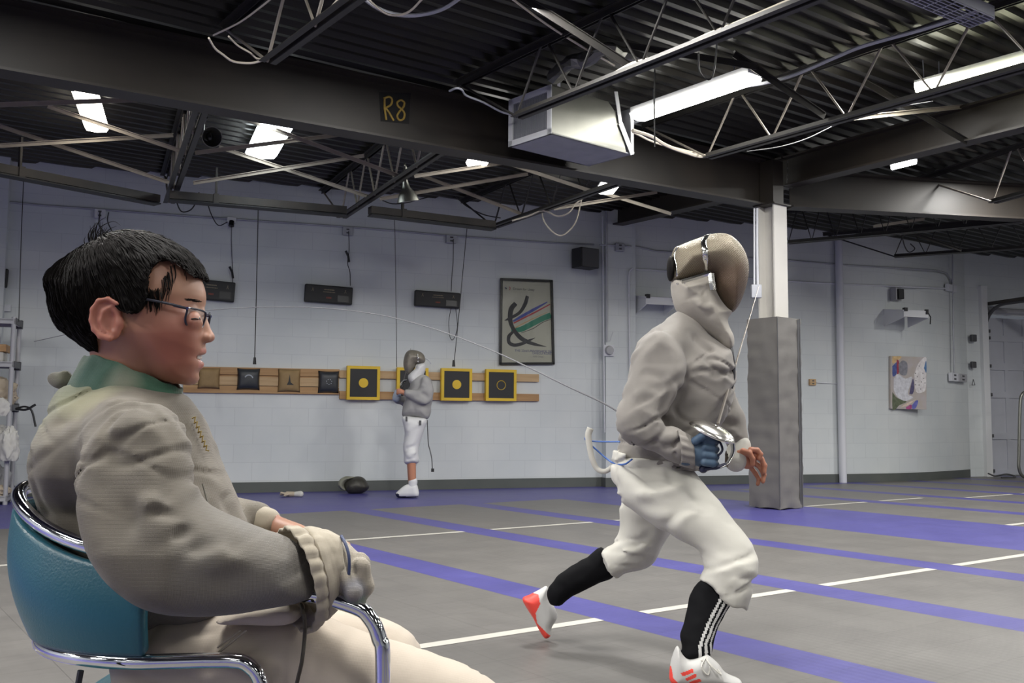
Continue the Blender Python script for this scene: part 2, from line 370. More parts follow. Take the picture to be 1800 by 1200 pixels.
# padding: wrinkled vinyl
rings=[]
N=56
per=[]
for k in range(48):
    t=k/48*4; sd=int(t); f=t-sd
    c4=[(0,0),(0,wr),(wl,wr),(wl,0)]; a0=c4[sd]; a1=c4[(sd+1)%4]; per.append((a0[0]+(a1[0]-a0[0])*f,a0[1]+(a1[1]-a0[1])*f,sd))
for i in range(N+1):
    z=1.83*i/N; rg=[]
    for (a,c_,sd) in per:
        p=padpt(a,c_,z); cen=cc0+np.array([0,0,z]); o=nrm(p-cen)
        amp=.007*mnoise.noise(Vector((a*9,c_*9+3,z*7)))+.008*mnoise.noise(Vector((a*3,c_*3,z*14+sd*5)))
        fl_=.5*max(0,(.10-z))/.10
        amp+=.022*fl_*math.sin((a+c_)*26+sd)
        pp=p+o*amp
        if z<.001: pp=pp+np.array([0,0,.004+.012*abs(math.sin((a+c_)*13))])
        rg.append(pp)
    rings.append(rg)
b=MB(); b.loft(rings); b.build('padding','pad_grey',cr,smooth=40)
b=MB(); b.tube([padpt(-.002,.0,z)+nrm(kF-cc0)*.004 for z in np.linspace(.03,1.82,20)],.004,6); b.tube([padpt(0,wr-.02,z)-el*.006 for z in np.linspace(.01,1.83,20)],.006,6)
b.box(padpt(-.004,wr-.045,.92),(.006,.02,1.8),(el,er,(0,0,1)))
b.build('seam','plastic_dark',cr)
b=MB(); pc=[aty(1331,366,9.35),aty(1331,430,9.35),aty(1332,505,9.35)]; b.tube(pc,.012,8); 
pc2=[aty(1326,366,9.35),aty(1326,500,9.35)]; b.tube(pc2,.009,8); b.build('conduit','cond_w',cr)
b=MB(); b.box(aty(1329,512,9.33),(.10,.06,.13)); b.build('outlet_box','cond',cr,bevel=.006)
# ------------------------------------------------------------------ open web joists
def joist(name,bpts,label,ztop=3.49,zb=3.0,panels=None,rodm='rod',endup=True,far_ext=.75,near_ext=0,w=.05):
    """bpts: far and near bottom chord end points (3D at height zb)"""
    a=np.array(bpts[0],float); c=np.array(bpts[1],float); a[2]=c[2]=zb; t=nrm(c-a); r=thing(name,a,label,'roof joist')
    up=np.array([0,0,1.]); sd=np.cross(t,up)
    L=np.linalg.norm(c-a)
    for nm,zz,ex0,ex1 in (('top_chord',ztop-.02,far_ext,near_ext),('bottom_chord',zb,0,0)):
        b=MB()
        for s_ in(-1,1):
            p=a-t*ex0+sd*s_*.016; q=c+t*ex1+sd*s_*.016; p=p.copy();q=q.copy(); p[2]=q[2]=zz
            b.bar(p+sd*s_*w*.4,q+sd*s_*w*.4,w*.8,.006); b.bar(p+up*(w*.4 if nm[0]=='b' else -w*.4),q+up*(w*.4 if nm[0]=='b' else -w*.4),.006,w*.8)
        b.build(nm,'joist',r)
    n=panels or max(2,round(L/.62)); pts=[]
    zt=ztop-.03
    pts.append((a-t*far_ext)+up*(zt-zb)); pts.append(a+up*.01)
    for i in range(n):
        m_=a+t*(L*(i+.5)/n); pts.append(m_-t*.03+up*(zt-zb)); pts.append(m_+t*.03+up*(zt-zb)); e=a+t*(L*(i+1)/n); pts.append(e+up*.01)
    b=MB(); b.tube(pts,.0105,6); b.build('web_rod',rodm,r)
    return r
Z0=3.0
joist('open_web_joist',(atz(470,110,Z0),atz(470,110,Z0)+(atz(620,0,Z0)-atz(470,110,Z0))*3),'dark open web joist nearest the left, with white cord along it')
joist('open_web_joist',(atz(908,207,Z0),atz(908,207,Z0)+(atz(1430,0,Z0)-atz(908,207,Z0))*2),'dark open web joist passing in front of the ceiling duct',rodm='joist')
joist('open_web_joist',(atz(1243,278,Z0),atz(1243,278,Z0)+(atz(1800,122,Z0)-atz(1243,278,Z0))*1.8),'open web joist with pale bent rods just right of the duct')
# beyond the long beam
def bj(p,q,label,ext=1.6,**k):
    a=atz(*p,Z0); c=atz(*q,Z0); t=nrm(c-a); L=ext
    dist=np.dot(c-pA,nf); dt=np.dot(t,nf); c=c+t*((-.14-dist)/dt if abs(dt)>.1 else .0)
    return joist('open_web_joist',(a,c),label,far_ext=.8,near_ext=0,**k)
bj((297,357),(349,205),'open web joist behind the long beam at the left, one clamp lamp on it')
bj((600,383),(728,298),'open web joist behind the long beam with a bright clamp lamp')
bj((868,400),(1040,340),'open web joist behind the long beam below the duct',rodm='joist')
a=aty(1386,428,11.6); c=aty(1560,400,11.0)
joist('open_web_joist',(a,a+(c-a)*2.2),'dark open web joist under the rusty beam, nearer the column',zb=float(a[2]),ztop=3.42,rodm='joist',far_ext=.1,panels=9)
a=aty(1572,452,12.6); c=aty(1800,410,11.9)
joist('open_web_joist',(a,a+(c-a)*2.0),'dark open web joist under the rusty beam, above the painting',zb=float(a[2]),ztop=3.42,rodm='joist',far_ext=.9,panels=8)
a=aty(1745,392,10.9); 
# second joist on the right, in front of the rusty beam
a=atz(1745,357,2.98)
joist('open_web_joist',(a,a+(atz(1800,342,2.98)-a)*9),'pale open web joist at the right edge in front of the rusty beam',zb=2.98,far_ext=1.0)
# diagonal bridging straps
def strap(p,q,zp,zq,label,m='strap',w=.032,th=.032):
    a=atz(*p,zp); c=atz(*q,zq); r=MB().bar(a,c,.005,w).bar(a+np.array([0,0,w/2]),c+np.array([0,0,w/2]),th,.005); o=r.build('bridging_strap',m,origin=a)
    tag(o,label,'brace'); return o
SP=[((84,187),(325,268),3.4,3.03,'pale diagonal angle brace crossing the left ceiling light'),
((0,222),(297,321),3.4,3.03,'pale diagonal angle brace at the far left under the beam'),
((-40,259),(304,238),3.03,3.4,'long pale angle brace running flat from the left edge'),
((-40,186),(262,175),3.1,3.4,'dark angle brace crossing just under the left ceiling light'),
((343,269),(597,237),3.03,3.4,'pale angle brace passing under the bright bluish ceiling light'),
((340,322),(640,274),3.03,3.4,'lower pale angle brace right of the left rear joist'),
((424,206),(702,310),3.4,3.03,'pale angle brace crossing over the bright bluish ceiling light'),
((385,259),(648,346),3.4,3.03,'lit angle brace descending towards the second rear joist'),
((728,310),(882,287),3.03,3.4,'short pale angle brace leaving the clamp lamp to the right'),
((668,350),(928,306),3.03,3.4,'long pale angle brace below the R8 mark'),
((740,308),(924,379),3.4,3.03,'thin angle brace descending to the third rear joist'),
((900,290),(1040,336),3.4,3.03,'rusty angle brace descending below the duct'),
((1050,336),(1180,376),3.4,3.05,'angle brace right of the small ceiling light below the duct'),
((973,367),(1155,338),3.03,3.4,'pale angle brace rising right towards the column')]
for s_ in SP: strap(*s_)
strap((893,-20),(1120,125),3.46,3.05,'dark diagonal brace above the duct with yellow cord',m='joist',w=.05)
strap((1290,95),(1450,205),3.44,3.05,'dark diagonal brace crossing the long lit strip lamp',m='joist',w=.05)
strap((1100,80),(1330,118),3.4,3.3,'dark cross brace behind the strip lamp',m='joist',w=.04)
strap((1500,208),(1690,188),3.1,3.4,'yellow-green lit brace at the right beam',m='strap')
strap((1520,145),(1700,250),3.44,3.1,'dark diagonal brace ending on the right beam',m='joist',w=.05)
strap((1535,398),(1625,385),3.1,3.35,'teal-lit brace under the rusty beam',m='strap')
strap((1560,395),(1690,440),3.3,3.0,'short brace above the painting joist',m='joist')
MT['cable_g']=mat('cable_g',(.14,.14,.14),.6)
# ------------------------------------------------------------------ things on the walls
def planept(px,py,p0,n,off=0): return aton(np.array(p0)+n*off,n,px,py)
wt2=nrm((W2b[0]-W2a[0],W2b[1]-W2a[1],0)); wn2=np.array([wt2[1],-wt2[0],0])
wt3=nrm((W2c[0]-W2b[0],W2c[1]-W2b[1],0)); wn3=np.array([wt3[1],-wt3[0],0])
Z3=np.array([0,0,1.])
def wsel(px):
    if px<1051: return (np.array([*W1b,0.]),wn1,wt1)
    if px<1113: return (q1,wn1,wt1)
    if px<1624: return (np.array([*W2a,0.]),wn2,wt2)
    if px<1706: return (np.array([*W2b,0.]),wn3,wt3)
    return (np.array([*W2c,0.]),dn,d3)
def onW(px,py,off=0,sel=None):
    p,n,t=wsel(px if sel is None else sel); return planept(px,py,p,n,off)
def wbox(x0,y0,x1,y1,th,off=0,rot=0,sel=None):
    """centre, dims, axes of a box hung on the wall whose front covers the pixel box"""
    s_=sel if sel is not None else (x0+x1)/2; p,n,t=wsel(s_)
    a=planept(x0,(y0+y1)/2,p,n,off+th); c=planept(x1,(y0+y1)/2,p,n,off+th); u=planept((x0+x1)/2,y0,p,n,off+th); d=planept((x0+x1)/2,y1,p,n,off+th)
    w=np.linalg.norm(c-a); h=np.linalg.norm(u-d); cen=(a+c)/2; cen=np.array([cen[0],cen[1],(u[2]+d[2])/2]); 
    ta=t*math.cos(rot)+Z3*math.sin(rot); za=-t*math.sin(rot)+Z3*math.cos(rot)
    return cen-n*th/2,(w,th,h),(ta,-n,za),cen
# --- score boxes (black, long, with small lettering)
MT['score_txt_glint']=mat('score_txt_glint',(.30,.25,.16),.6); MT['score_red']=mat('score_red',(.35,.07,.04),.6); MT['score_face']=mat('score_face',(.02,.02,.022),.3)
SB=[(329,492,413,527,-.05,'black scoring box with metal corner glints, half hidden by the seated boy\'s forehead'),
    (536,501.5,620,532.5,-.03,'black scoring box on the wall above the tan wall cushions'),
    (730,512,809.5,539.5,-.02,'black scoring box on the wall above the masked child'),
    (-52,469,13,502,-.05,'black scoring box cut off by the left edge above the shelving')]
for (x0,y0,x1,y1,rt,lab) in SB:
    c,d,ax,fc=wbox(x0,y0,x1,y1,.07,rot=rt); r=thing('scoring_box',c,lab,'scoring box','black scoring boxes along the wall')
    MB().box(c,d,ax).build('housing','black',r,bevel=.012)
    n=-ax[1]; F0=fc+n*.001
    b=MB()
    for (u,v,w,h) in ((0,.25,.22,.05),(0,.12,.26,.035)): 
        for k in range(9): b.box(F0+ax[0]*(u+(k-4)*w/9)*d[0]+ax[2]*v*d[2],(w*d[0]/14,.002,h*d[2]*(1+.3*(k%2))),ax)
    b.build('lettering','score_txt_glint',r)
    for sg in(-1,1):
        b=MB()
        for k in(-1,1): b.bar(F0+ax[0]*(sg*.34-.01*k)*d[0]+ax[2]*(.3)*d[2],F0+ax[0]*(sg*.34+.02*k)*d[0]+ax[2]*.12*d[2],.003,.004,n)
        b.build('corner_glint','score_txt_glint',r)  # glints of light on the box corners, drawn as pale bars
    b=MB()
    for k in range(5): b.box(F0+ax[0]*((k-2)*.022)*d[0]+ax[2]*-.2*d[2],(.012*d[0],.002,.09*d[2]),ax)
    b.build('red_mark','score_red',r)
    MB().box(F0-ax[2]*.2*d[2]+ax[0]*.3*d[0],(d[0]*.24,.004,d[2]*.36),ax).build('display_window','score_face',r)
# --- rails with cushions and framed targets
def plank(x0,y0,x1,y1,th,off,m,name,r,**k):
    """a board between two pixel end heights: (x0,y0a,y0b)"""
    sel=700; n=wn1
    A=onW(x0,y0[0],off+th,sel);B=onW(x0,y0[1],off+th,sel);C=onW(x1,y1[1],off+th,sel);D=onW(x1,y1[0],off+th,sel)
    b=MB(); b.poly([A,B,C,D],th,n); return b.build(name,m,r,**k)
o=plank(597,(650.5,663.5),947.5,(657.5,671),.038,0,'wood_l','wooden_rail',None); tag(o,'upper bare wooden wall rail carrying the yellow framed targets','rail','wall rails')
o=plank(597,(687,701),947.5,(692.5,705),.038,0,'wood','wooden_rail',None); tag(o,'lower bare wooden wall rail under the yellow framed targets','rail','wall rails')
r=thing('wooden_backboard',onW(460,668,0),'brown plank panel behind the four square wall cushions','panel')
plank(322,(643.5,656),597,(649,662),.036,0,'wood','top_plank',r); plank(322,(660,675),596,(665,680),.034,0,'wood_l','middle_plank',r); plank(322,(676,689.5),596,(681,693),.036,0,'wood','bottom_plank',r)
plank(322,(655,662),596,(660,667),.015,0,'wood','backing',r)
MT['cush_tan']=mat('cush_tan',(.33,.22,.10),.7,noise=(14,.7,(.25,.16,.07)))
MT['cush_blk']=mat('cush_blk',(.022,.025,.032),.4,noise=(10,.5,(.04,.043,.05)))
MT['chalk']=mat('chalk',(.42,.45,.5),.8)
for i,(x0,y0,x1,y1,m,lab) in enumerate([(348,646,387,683,'cush_tan','plain tan wall cushion nearest the boy\'s mouth'),(417,647,457.5,685,'cush_blk','black wall cushion with a bright chalky crescent'),
    (489,648,529,689,'cush_tan','tan wall cushion with a dark tear in its middle'),(560,651.5,597,690.5,'cush_blk','black wall cushion with a faint worn patch beside the first yellow frame')]):
    c,d,ax,fc=wbox(x0,y0,x1,y1,.05,off=.037); r=thing('wall_cushion',c,lab,'cushion','square target cushions on the plank panel')
    N=10; rings=[]; n=-ax[1]; vs=[]; fs=[]
    for a in range(N+1):
        for e in range(N+1):
            u=a/N*2-1; v=e/N*2-1; s=(1-u**4)*(1-v**4); k=1-.05*(1-abs(u)**2)*abs(v)**3; k2=1-.05*(1-abs(v)**2)*abs(u)**3
            vs.append(c+ax[0]*u*d[0]/2*k2+ax[2]*v*d[2]/2*k+n*(-.02+.045*s**.6+.004*mnoise.noise(Vector((u*3+i*5,v*3,1)))))
    for a in range(N):
        for e in range(N): p=a*(N+1)+e; fs.append((p,p+N+1,p+N+2,p+1))
    b=MB(); b.add(vs,fs); o=b.build('cushion_cover',m,r,smooth=True); so=o.modifiers.new('solid','SOLIDIFY'); so.thickness=.02; so.offset=-1
    if i in(1,3):
        b=MB(); q=c+n*.028; rr=.045 if i==1 else .03
        for k in range(7):
            a0=math.pi*(.1+.75*k/7) if i==1 else 2*math.pi*k/7; a1=a0+math.pi*.12
            b.bar(q+ax[0]*rr*math.cos(a0)+ax[2]*rr*math.sin(a0),q+ax[0]*rr*math.cos(a1)+ax[2]*rr*math.sin(a1),.012 if i==1 else .006,.002,n)
        b.build('worn_mark','chalk',r)
    if i==2:
        b=MB(); q=c+n*.027; b.poly([q+ax[0]*x+ax[2]*z for x,z in((-.03,-.05),(.05,-.05),(.012,-.02),(.0,.07),(-.012,-.01))],.004,n); b.build('tear','black',r)
for (x0,y0,x1,y1,kind,lab) in [(610,643,668,702.5,1,'yellow framed black target left of the masked child, with yellow disc'),(698,646,753,703,0,'yellow framed black target mostly hidden behind the masked child'),
    (776,647.2,830,704,1,'yellow framed black target with yellow disc, right of the masked child'),(854.5,649,908,704.5,2,'yellow framed black target with only a thin ring, rightmost on the rails')]:
    c,d,ax,fc=wbox(x0,y0,x1,y1,.06,off=.037); r=thing('framed_target',c,lab,'target','yellow framed targets on the rails'); n=-ax[1]
    w,h=d[0],d[2]; fw=.034; b=MB()
    b.box(c+ax[2]*(h/2-fw/2),(w,.06,fw),ax).box(c-ax[2]*(h/2-fw/2),(w,.06,fw),ax).box(c+ax[0]*(w/2-fw/2),(fw,.06,h-2*fw),ax).box(c-ax[0]*(w/2-fw/2),(fw,.06,h-2*fw),ax)
    b.build('frame','yellow',r)
    MB().box(c,(w-2*fw+.002,.045,h-2*fw+.002),ax).build('panel','black',r)
    q=c+n*.0235
    if kind==1:
        b=MB(); b.lathe([(0.001,-.003),(.055,-.003),(.055,.003),(.001,.003)],q,n,24); b.build('disc','yellow',r)
    elif kind==2:
        b=MB(); b.tube([q+ax[0]*.055*math.cos(t_)+ax[2]*.055*math.sin(t_) for t_ in np.linspace(0,2*math.pi,25)],.0035,5,caps=False); b.build('ring','yellow',r)
# --- framed poster
PC=[(881.5,490.5),(969.5,494),(972.8,638.6),(879.5,639)]
pc=[onW(*q,.03) for q in PC]; c0=sum(pc)/4; r=thing('framed_poster',c0,'black-framed poster with a bold black brush stroke and coloured stripes','poster')
MT['poster']=mat('poster',(.60,.60,.50),.25); MT['ink']=mat('ink',(.035,.037,.04),.5,noise=(40,.5,(.08,.08,.085)))
MT['p_blue']=mat('p_blue',(.06,.09,.42),.4); MT['p_red']=mat('p_red',(.5,.05,.07),.4); MT['p_green']=mat('p_green',(.03,.27,.17),.4); MT['p_or']=mat('p_or',(.65,.4,.15),.4)
def glassmat():
    m=bpy.data.materials.new('pane'); m.use_nodes=True; nt=m.node_tree; nt.nodes.clear(); L=nt.links.new
    o=nt.nodes.new('ShaderNodeOutputMaterial'); mx=nt.nodes.new('ShaderNodeMixShader'); tr=nt.nodes.new('ShaderNodeBsdfTransparent'); g=nt.nodes.new('ShaderNodeBsdfGlossy'); g.inputs['Roughness'].default_value=.03
    fr=nt.nodes.new('ShaderNodeFresnel'); fr.inputs[0].default_value=1.5; L(fr.outputs[0],mx.inputs[0]); L(tr.outputs[0],mx.inputs[1]); L(g.outputs[0],mx.inputs[2]); L(mx.outputs[0],o.inputs[0]); return m
MT['pane']=glassmat()
b=MB(); fw=.022
for i in range(4):
    A=pc[i]; B=pc[(i+1)%4]; t=nrm(B-A); b.bar(A-t*fw/2,B+t*fw/2,.03,fw,wn1)
b.build('frame','black_gloss',r)
b=MB(); b.poly([p-wn1*.012 for p in pc],.01,wn1); b.build('sheet','poster',r)
def PP(x,y,o=0): return onW(860+x/4.284,380+y/4.284,.0185+o)
def brush(pts,ws,m,name,o=0):
    P=spline([PP(*q,o) for q in pts],8); W=np.interp(np.linspace(0,1,len(P)),np.linspace(0,1,len(ws)),ws)/4.284*11.9/1697
    vs=[]; 
    for i,p in enumerate(P):
        t=nrm(P[min(i+1,len(P)-1)]-P[max(i-1,0)]); s=np.cross(wn1,t); vs+=[p+s*W[i]/2,p-s*W[i]/2]
    b=MB(); b.add(vs,[(2*i,2*i+1,2*i+3,2*i+2) for i in range(len(P)-1)]); return b.build(name,m,r)
brush([(180,790),(250,750),(340,700),(438,645)],[14,22,22,8],'p_blue','blue_stripe',.0003)
brush([(183,805),(260,765),(350,720),(458,662)],[10,12,12,8],'p_red','red_stripe',.0004)
brush([(190,842),(260,805),(340,765),(438,722)],[6,6,6,3],'p_or','orange_stripe',.0005)
brush([(165,855),(240,850),(330,805),(400,770),(464,745)],[24,40,42,42,44],'p_green','green_stripe',.0002)
brush([(240,878),(330,845),(400,800),(464,775)],[3,5,5,4],'ink','black_stripe',.0006)
brush([(288,600),(270,660),(228,725),(150,770),(115,785)],[28,30,24,22,3],'ink','brush_stroke',.0008)
brush([(200,655),(165,700),(158,780),(180,845),(230,910),(290,945),(350,965),(430,982)],[34,40,36,30,34,30,22,3],'ink','brush_stroke',.0010)
brush([(178,870),(148,905),(150,950),(190,970),(250,958),(300,935),(345,915)],[20,28,28,26,24,18,3],'ink','brush_stroke',.0012)
def text(s,org,t,up,size,m,name,par,center=False,ext=.0005):
    cu=bpy.data.curves.new(name,'FONT'); cu.body=s; cu.size=size; cu.extrude=ext
    if center: cu.align_x='CENTER'; cu.align_y='CENTER'
    ob=bpy.data.objects.new('tmp',cu); COL.objects.link(ob); dg=bpy.context.evaluated_depsgraph_get(); me=bpy.data.meshes.new_from_object(ob.evaluated_get(dg)); bpy.data.objects.remove(ob)
    n=np.cross(t,up); V=np.array([v.co for v in me.vertices]) if len(me.vertices) else np.zeros((0,3))
    o0=WLOC(par) if par is not None else np.zeros(3)
    for v,q in zip(me.vertices,V): v.co=tuple(np.array(org)+np.array(t)*q[0]+np.array(up)*q[1]+n*q[2]-o0)
    me.materials.clear(); me.materials.append(MT[m]); me.name=name
    o=bpy.data.objects.new(name,me); COL.objects.link(o); o.parent=par; return o
MT['txt_blue']=mat('txt_blue',(.10,.11,.28),.6); MT['txt_grey']=mat('txt_grey',(.3,.3,.3),.6)
S_=11.9/1697/4.284
text('Dream for Unity',PP(178,553,.001),wt1,Z3,26*S_,'ink','lettering',r)
text('THE 22nd UNIVERSIADE 2003',PP(192,1018,.001),wt1,Z3,25*S_,'txt_blue','lettering',r)
text('DAEGU KOREA',PP(326,1038,.001),wt1,Z3,25*S_,'txt_blue','lettering',r)
text('2003 Daegu',PP(328,1060,.001),wt1,Z3,18*S_,'txt_grey','lettering',r)
brush([(122,535),(130,548)],[8,10],'ink','emblem',.001); brush([(150,530),(158,540),(152,556)],[5,5,5],'p_red','emblem',.001); brush([(118,540),(126,536)],[6,6],'p_blue','emblem',.001)
b=MB(); b.poly([p+wn1*.012 for p in pc],.002,wn1); b.build('glass','pane',r)
# --- loudspeaker
c,d,ax,fc=wbox(1016,435.5,1051,470,.22); aa=.25; ax2=(ax[0]*math.cos(aa)+ax[1]*math.sin(aa),-ax[0]*math.sin(aa)+ax[1]*math.cos(aa),ax[2])
r=thing('loudspeaker',c,'black loudspeaker high on the wall above the poster','loudspeaker')
MB().box(c-ax[1]*.03,(d[0]*1.05,.2,d[2]),ax2).build('cabinet','black',r,bevel=.008)
MB().box(c-ax[1]*.03-ax2[1]*.103,(d[0]*.95,.008,d[2]*.92),ax2).build('grille','plastic_dark',r)
MB().bar(c+ax[1]*.03,c+ax[1]*.12,.04,.06).build('wall_bracket','black',r)
# --- conduits on the walls
def conduit(pts,rad,label,m='cond',off=.018,name='conduit',cat='conduit',sm=0,group=None,n=8):
    P=[onW(x,y,off+(0),s if s else None) for (x,y,s) in [(q+(0,))[:3] for q in pts]]
    o=MB().tube(P,rad,n,smooth=sm).build(name,m,origin=P[0],smooth=True); return tag(o,label,cat,group)
conduit([(-20,351),(6,354),(77,361),(165,367),(300,377),(396,384),(500,391),(602,398),(680,404),(783,413.5),(860,419),(960,426),(1044,429.5)],.011,'long thin grey conduit running along the top of the block wall')
conduit([(1054,430),(1085,431.5),(1110,433)],.011,'short grey conduit crossing the pilaster through a small box',off=.02)
conduit([(1116,433),(1135,437),(1152,441),(1181,443),(1250,448),(1320,453),(1385,457.5),(1471,464.5),(1504,467),(1600,472),(1645,475),(1664,480),(1672,492),(1674,503)],.012,'long conduit high on the right wall bending down beside the vertical one')
conduit([(1116,473),(1140,474),(1181,477),(1300,487),(1385,494),(1500,500),(1600,504),(1670,507)],.012,'lower parallel conduit running across the right wall',m='cond_w')
conduit([(1674,412),(1674.5,480),(1675.5,560),(1677,655)],.012,'vertical conduit near the garage door down to the switch boxes',off=.05,m='cond')
conduit([(1065.5,372),(1066,450),(1066.5,600)],.015,'vertical grey conduit on the pilaster ending at a round box')
conduit([(1059,380),(1060,500),(1062,700),(1063,760)],.008,'thin white conduit running down the pilaster past the round box',m='cond_w')
conduit([(1112,472),(1107,476),(1105.5,485),(1106,560),(1107,640),(1108,700)],.012,'white conduit with an elbow at the right edge of the pilaster',m='cond_w')
conduit([(1474,410),(1476.5,560),(1479,700),(1482,848)],.052,'white vertical drain pipe on the right wall',m='cond_w',off=.07,name='drain_pipe',cat='pipe',n=14)
conduit([(1435,672),(1450,673),(1474,674)],.006,'short cable from the outlet to the white drain pipe',m='cond_w',name='cable',cat='cable')
def wallthing(name,x0,y0,x1,y1,th,m,label,cat,off=0,bev=.006,group=None,extra=None,sel=None):
    c,d,ax,fc=wbox(x0,y0,x1,y1,th,off=off,sel=sel); r=thing(name,c,label,cat,group); MB().box(c,d,ax).build('box',m,r,bevel=bev)
    if extra: extra(r,c,d,ax,fc)
    return r
def ex_cam(r,c,d,ax,fc):
    b=MB(); b.lathe([(.001,-.03),(.028,-.03),(.032,.03),(.001,.03)],c-ax[1]*.05-ax[2]*(d[2]*.75),(0,-.3,-1),14); b.build('lens_barrel','black_gloss',r)
def ex_plug(r,c,d,ax,fc):
    b=MB(); 
    for s in(-1,1): b.box(fc-ax[1]*.001+ax[2]*s*d[2]*.22,(d[0]*.3,.004,d[2]*.18),ax)
    b.build('socket','plastic_dark',r)
wallthing('junction_box',166,367,185,383,.06,'white_metal','white junction box on the conduit above the boy\'s hair','box',extra=ex_plug)
wallthing('junction_box',399,381,415,391,.06,'white_metal','bright white junction box with a black plug above the forehead','box',extra=ex_cam)
wallthing('junction_box',603,399,620,413,.05,'cond','grey junction box above the middle scoring box','box',extra=ex_plug)
wallthing('junction_box',785,413,803,427,.05,'cond','grey junction box above the scoring box near the poster','box',extra=ex_plug)
wallthing('junction_box',1083,427,1098,441,.05,'cond','grey junction box on the pilaster beside the loudspeaker','box',extra=ex_plug)
wallthing('junction_box',1667,500,1682,512,.05,'cond_w','pale junction box where two conduits meet near the garage door','box',sel=1680)
wallthing('switch_box',1673,655,1685,670,.05,'cond_w','pale switch box left of a darker one beside the garage door','box',extra=ex_plug,sel=1680)
wallthing('switch_box',1687,657,1700,671,.07,'plastic_grey','dark grey switch box nearest the garage door','box',extra=ex_plug,sel=1680)
wallthing('wall_outlet',1424,666,1435,677,.04,'wood_l','small tan outlet box left of the drain pipe','outlet',extra=ex_plug)
r=thing('round_junction_box',onW(1069,616),'round beige box on the pilaster below the vertical conduit','box')
p=onW(1069,616,0); MB().lathe([(.001,.07),(.05,.065),(.06,.04),(.065,0),(.001,0)],p,wn1,20).build('cover','cush_tan' if 0 else 'plastic_grey',r,smooth=True); MB().box(p+wn1*.015,(.14,.03,.14),(wt1,wn1,Z3)).build('back_plate','cond_w',r)
conduit([(1072,600),(1074,594),(1078,583)],.004,'short white wire end sticking up from the round box',m='cond_w',name='wire_end',cat='wire')
def hook(x0,y0,x1,y1,label):
    c,d,ax,fc=wbox(x0,y0,x1,y1,.12); r=thing('wall_bracket',c,label,'bracket'); b=MB(); b.box(c+ax[1]*.05,(d[0],.02,d[2]),ax); b.box(c-ax[0]*d[0]*.45,(.02,.12,d[2]),ax); b.build('back_plate','plastic_grey',r)
    MB().box(c+ax[0]*d[0]*.1,(d[0]*.55,.10,d[2]*.8),ax).build('speaker_unit','black',r,bevel=.01); return r
hook(1575,505,1593,527,'small dark unit in an open metal bracket above the right wall shelf')
# --- white wedge wall shelves
def wedge(A,topz_px,label,L,dep,h0,h1):
    p,n,t=wsel(A[0]); a=planept(A[0],A[1],p,n,0)   # upper left corner on the wall
    r=thing('wall_shelf',a,label,'shelf'); q=a+n*dep
    b=MB(); b.poly([a,a-Z3*h0,q-Z3*(h1+.05),q-Z3*.05],.012,-t); b.build('side_panel','white_metal',r)
    b=MB(); b.poly([x+t*L for x in (a,a-Z3*h0,q-Z3*(h1+.05),q-Z3*.05)],.012,-t); b.build('side_panel','white_metal',r)
    m_=(a+q-Z3*.05)/2+t*L/2; up=nrm(np.cross(t,q-Z3*.05-a)); up=up if up[2]>0 else -up
    b=MB(); b.box(m_+up*.008,(L+.03,np.linalg.norm(q-Z3*.05-a)+.02,.015),(t,nrm(q-Z3*.05-a),up)); b.build('shelf_board','white_metal',r)
    b=MB(); b.box(q-Z3*(.05+h1*.45)+t*L/2,(L,.012,h1*.9),(t,n,Z3)); b.build('front_lip','white_metal',r)
    b=MB(); b.box(q-Z3*.03+t*.03,(.05,.05,.05),(t,n,Z3)); b.box(q-Z3*.05+t*(L-.02),(.04,.04,.07),(t,n,Z3)); b.tube([q+t*L-Z3*.05,q+t*(L+.05)-Z3*.12,q+t*(L+.04)-Z3*.22],.008,6); b.build('clamp','black',r)
wedge((1553,545),0,'white wedge-shaped wall shelf above the painting',.42,.40,.235,.09)
wedge((1116,521),0,'white wedge-shaped wall shelf half hidden behind the fencer\'s shoulder',.42,.30,.235,.09)
# --- painting (generic figure study in patches of colour)
PT=[(1565.5,625.5),(1628.5,627.5),(1628.5,719.5),(1565.5,718)]
pp=[onW(*q,.035,1600) for q in PT]; r=thing('painting',sum(pp)/4,'small unframed canvas with a white crouching figure, blue and red patches','painting')
b=MB(); b.poly(pp,.035,wn2); MT['canvas']=mat('canvas',(.50,.46,.47),.6,noise=(6,1,(.46,.40,.33))); b.build('canvas','canvas',r)
def pz(x,y,o): return onW(1540+x/8.573,600+y/8.571,.0355+o,1600)
def patch(pts,col,nm,o):
    key='pt_'+nm+str(o)
    MT[key]=mat(key,col,.6,noise=(25,.6,tuple(min(1,c*1.5+.05) for c in col))); P=spline([pz(*q,o) for q in pts]+[pz(*pts[0],o)],4)[:-1]; b=MB(); b.poly(P,.0004,wn2); b.build(nm,key,r)
patch([(245,370),(320,310),(330,400),(300,500),(250,520)],(.06,.09,.28),'blue_patch',.0004)
patch([(310,270),(345,300),(345,460),(315,480)],(.28,.03,.06),'red_patch',.0006)
patch([(245,225),(380,225),(340,280),(250,330)],(.6,.42,.2),'yellow_patch',.0003)
patch([(245,760),(320,850),(460,905),(350,960),(300,1015),(248,1015)],(.10,.12,.07),'green_patch',.0004)
patch([(270,560),(330,490),(440,560),(540,530),(520,640),(480,790),(560,840),(450,895),(340,850),(270,740)],(.58,.58,.62),'white_figure',.0008)
patch([(340,340),(400,285),(465,320),(475,420),(455,500),(400,510),(350,470)],(.2,.2,.23),'grey_head',.0010)
patch([(575,490),(640,330),(750,230),(755,420),(750,700),(700,765),(600,750)],(.66,.62,.62),'pale_shape',.0008)
patch([(500,790),(530,640),(560,560),(575,700),(550,790)],(.08,.07,.15),'dark_patch',.0010)
patch([(720,400),(755,290),(758,470)],(.07,.16,.33),'blue_patch',.0012)
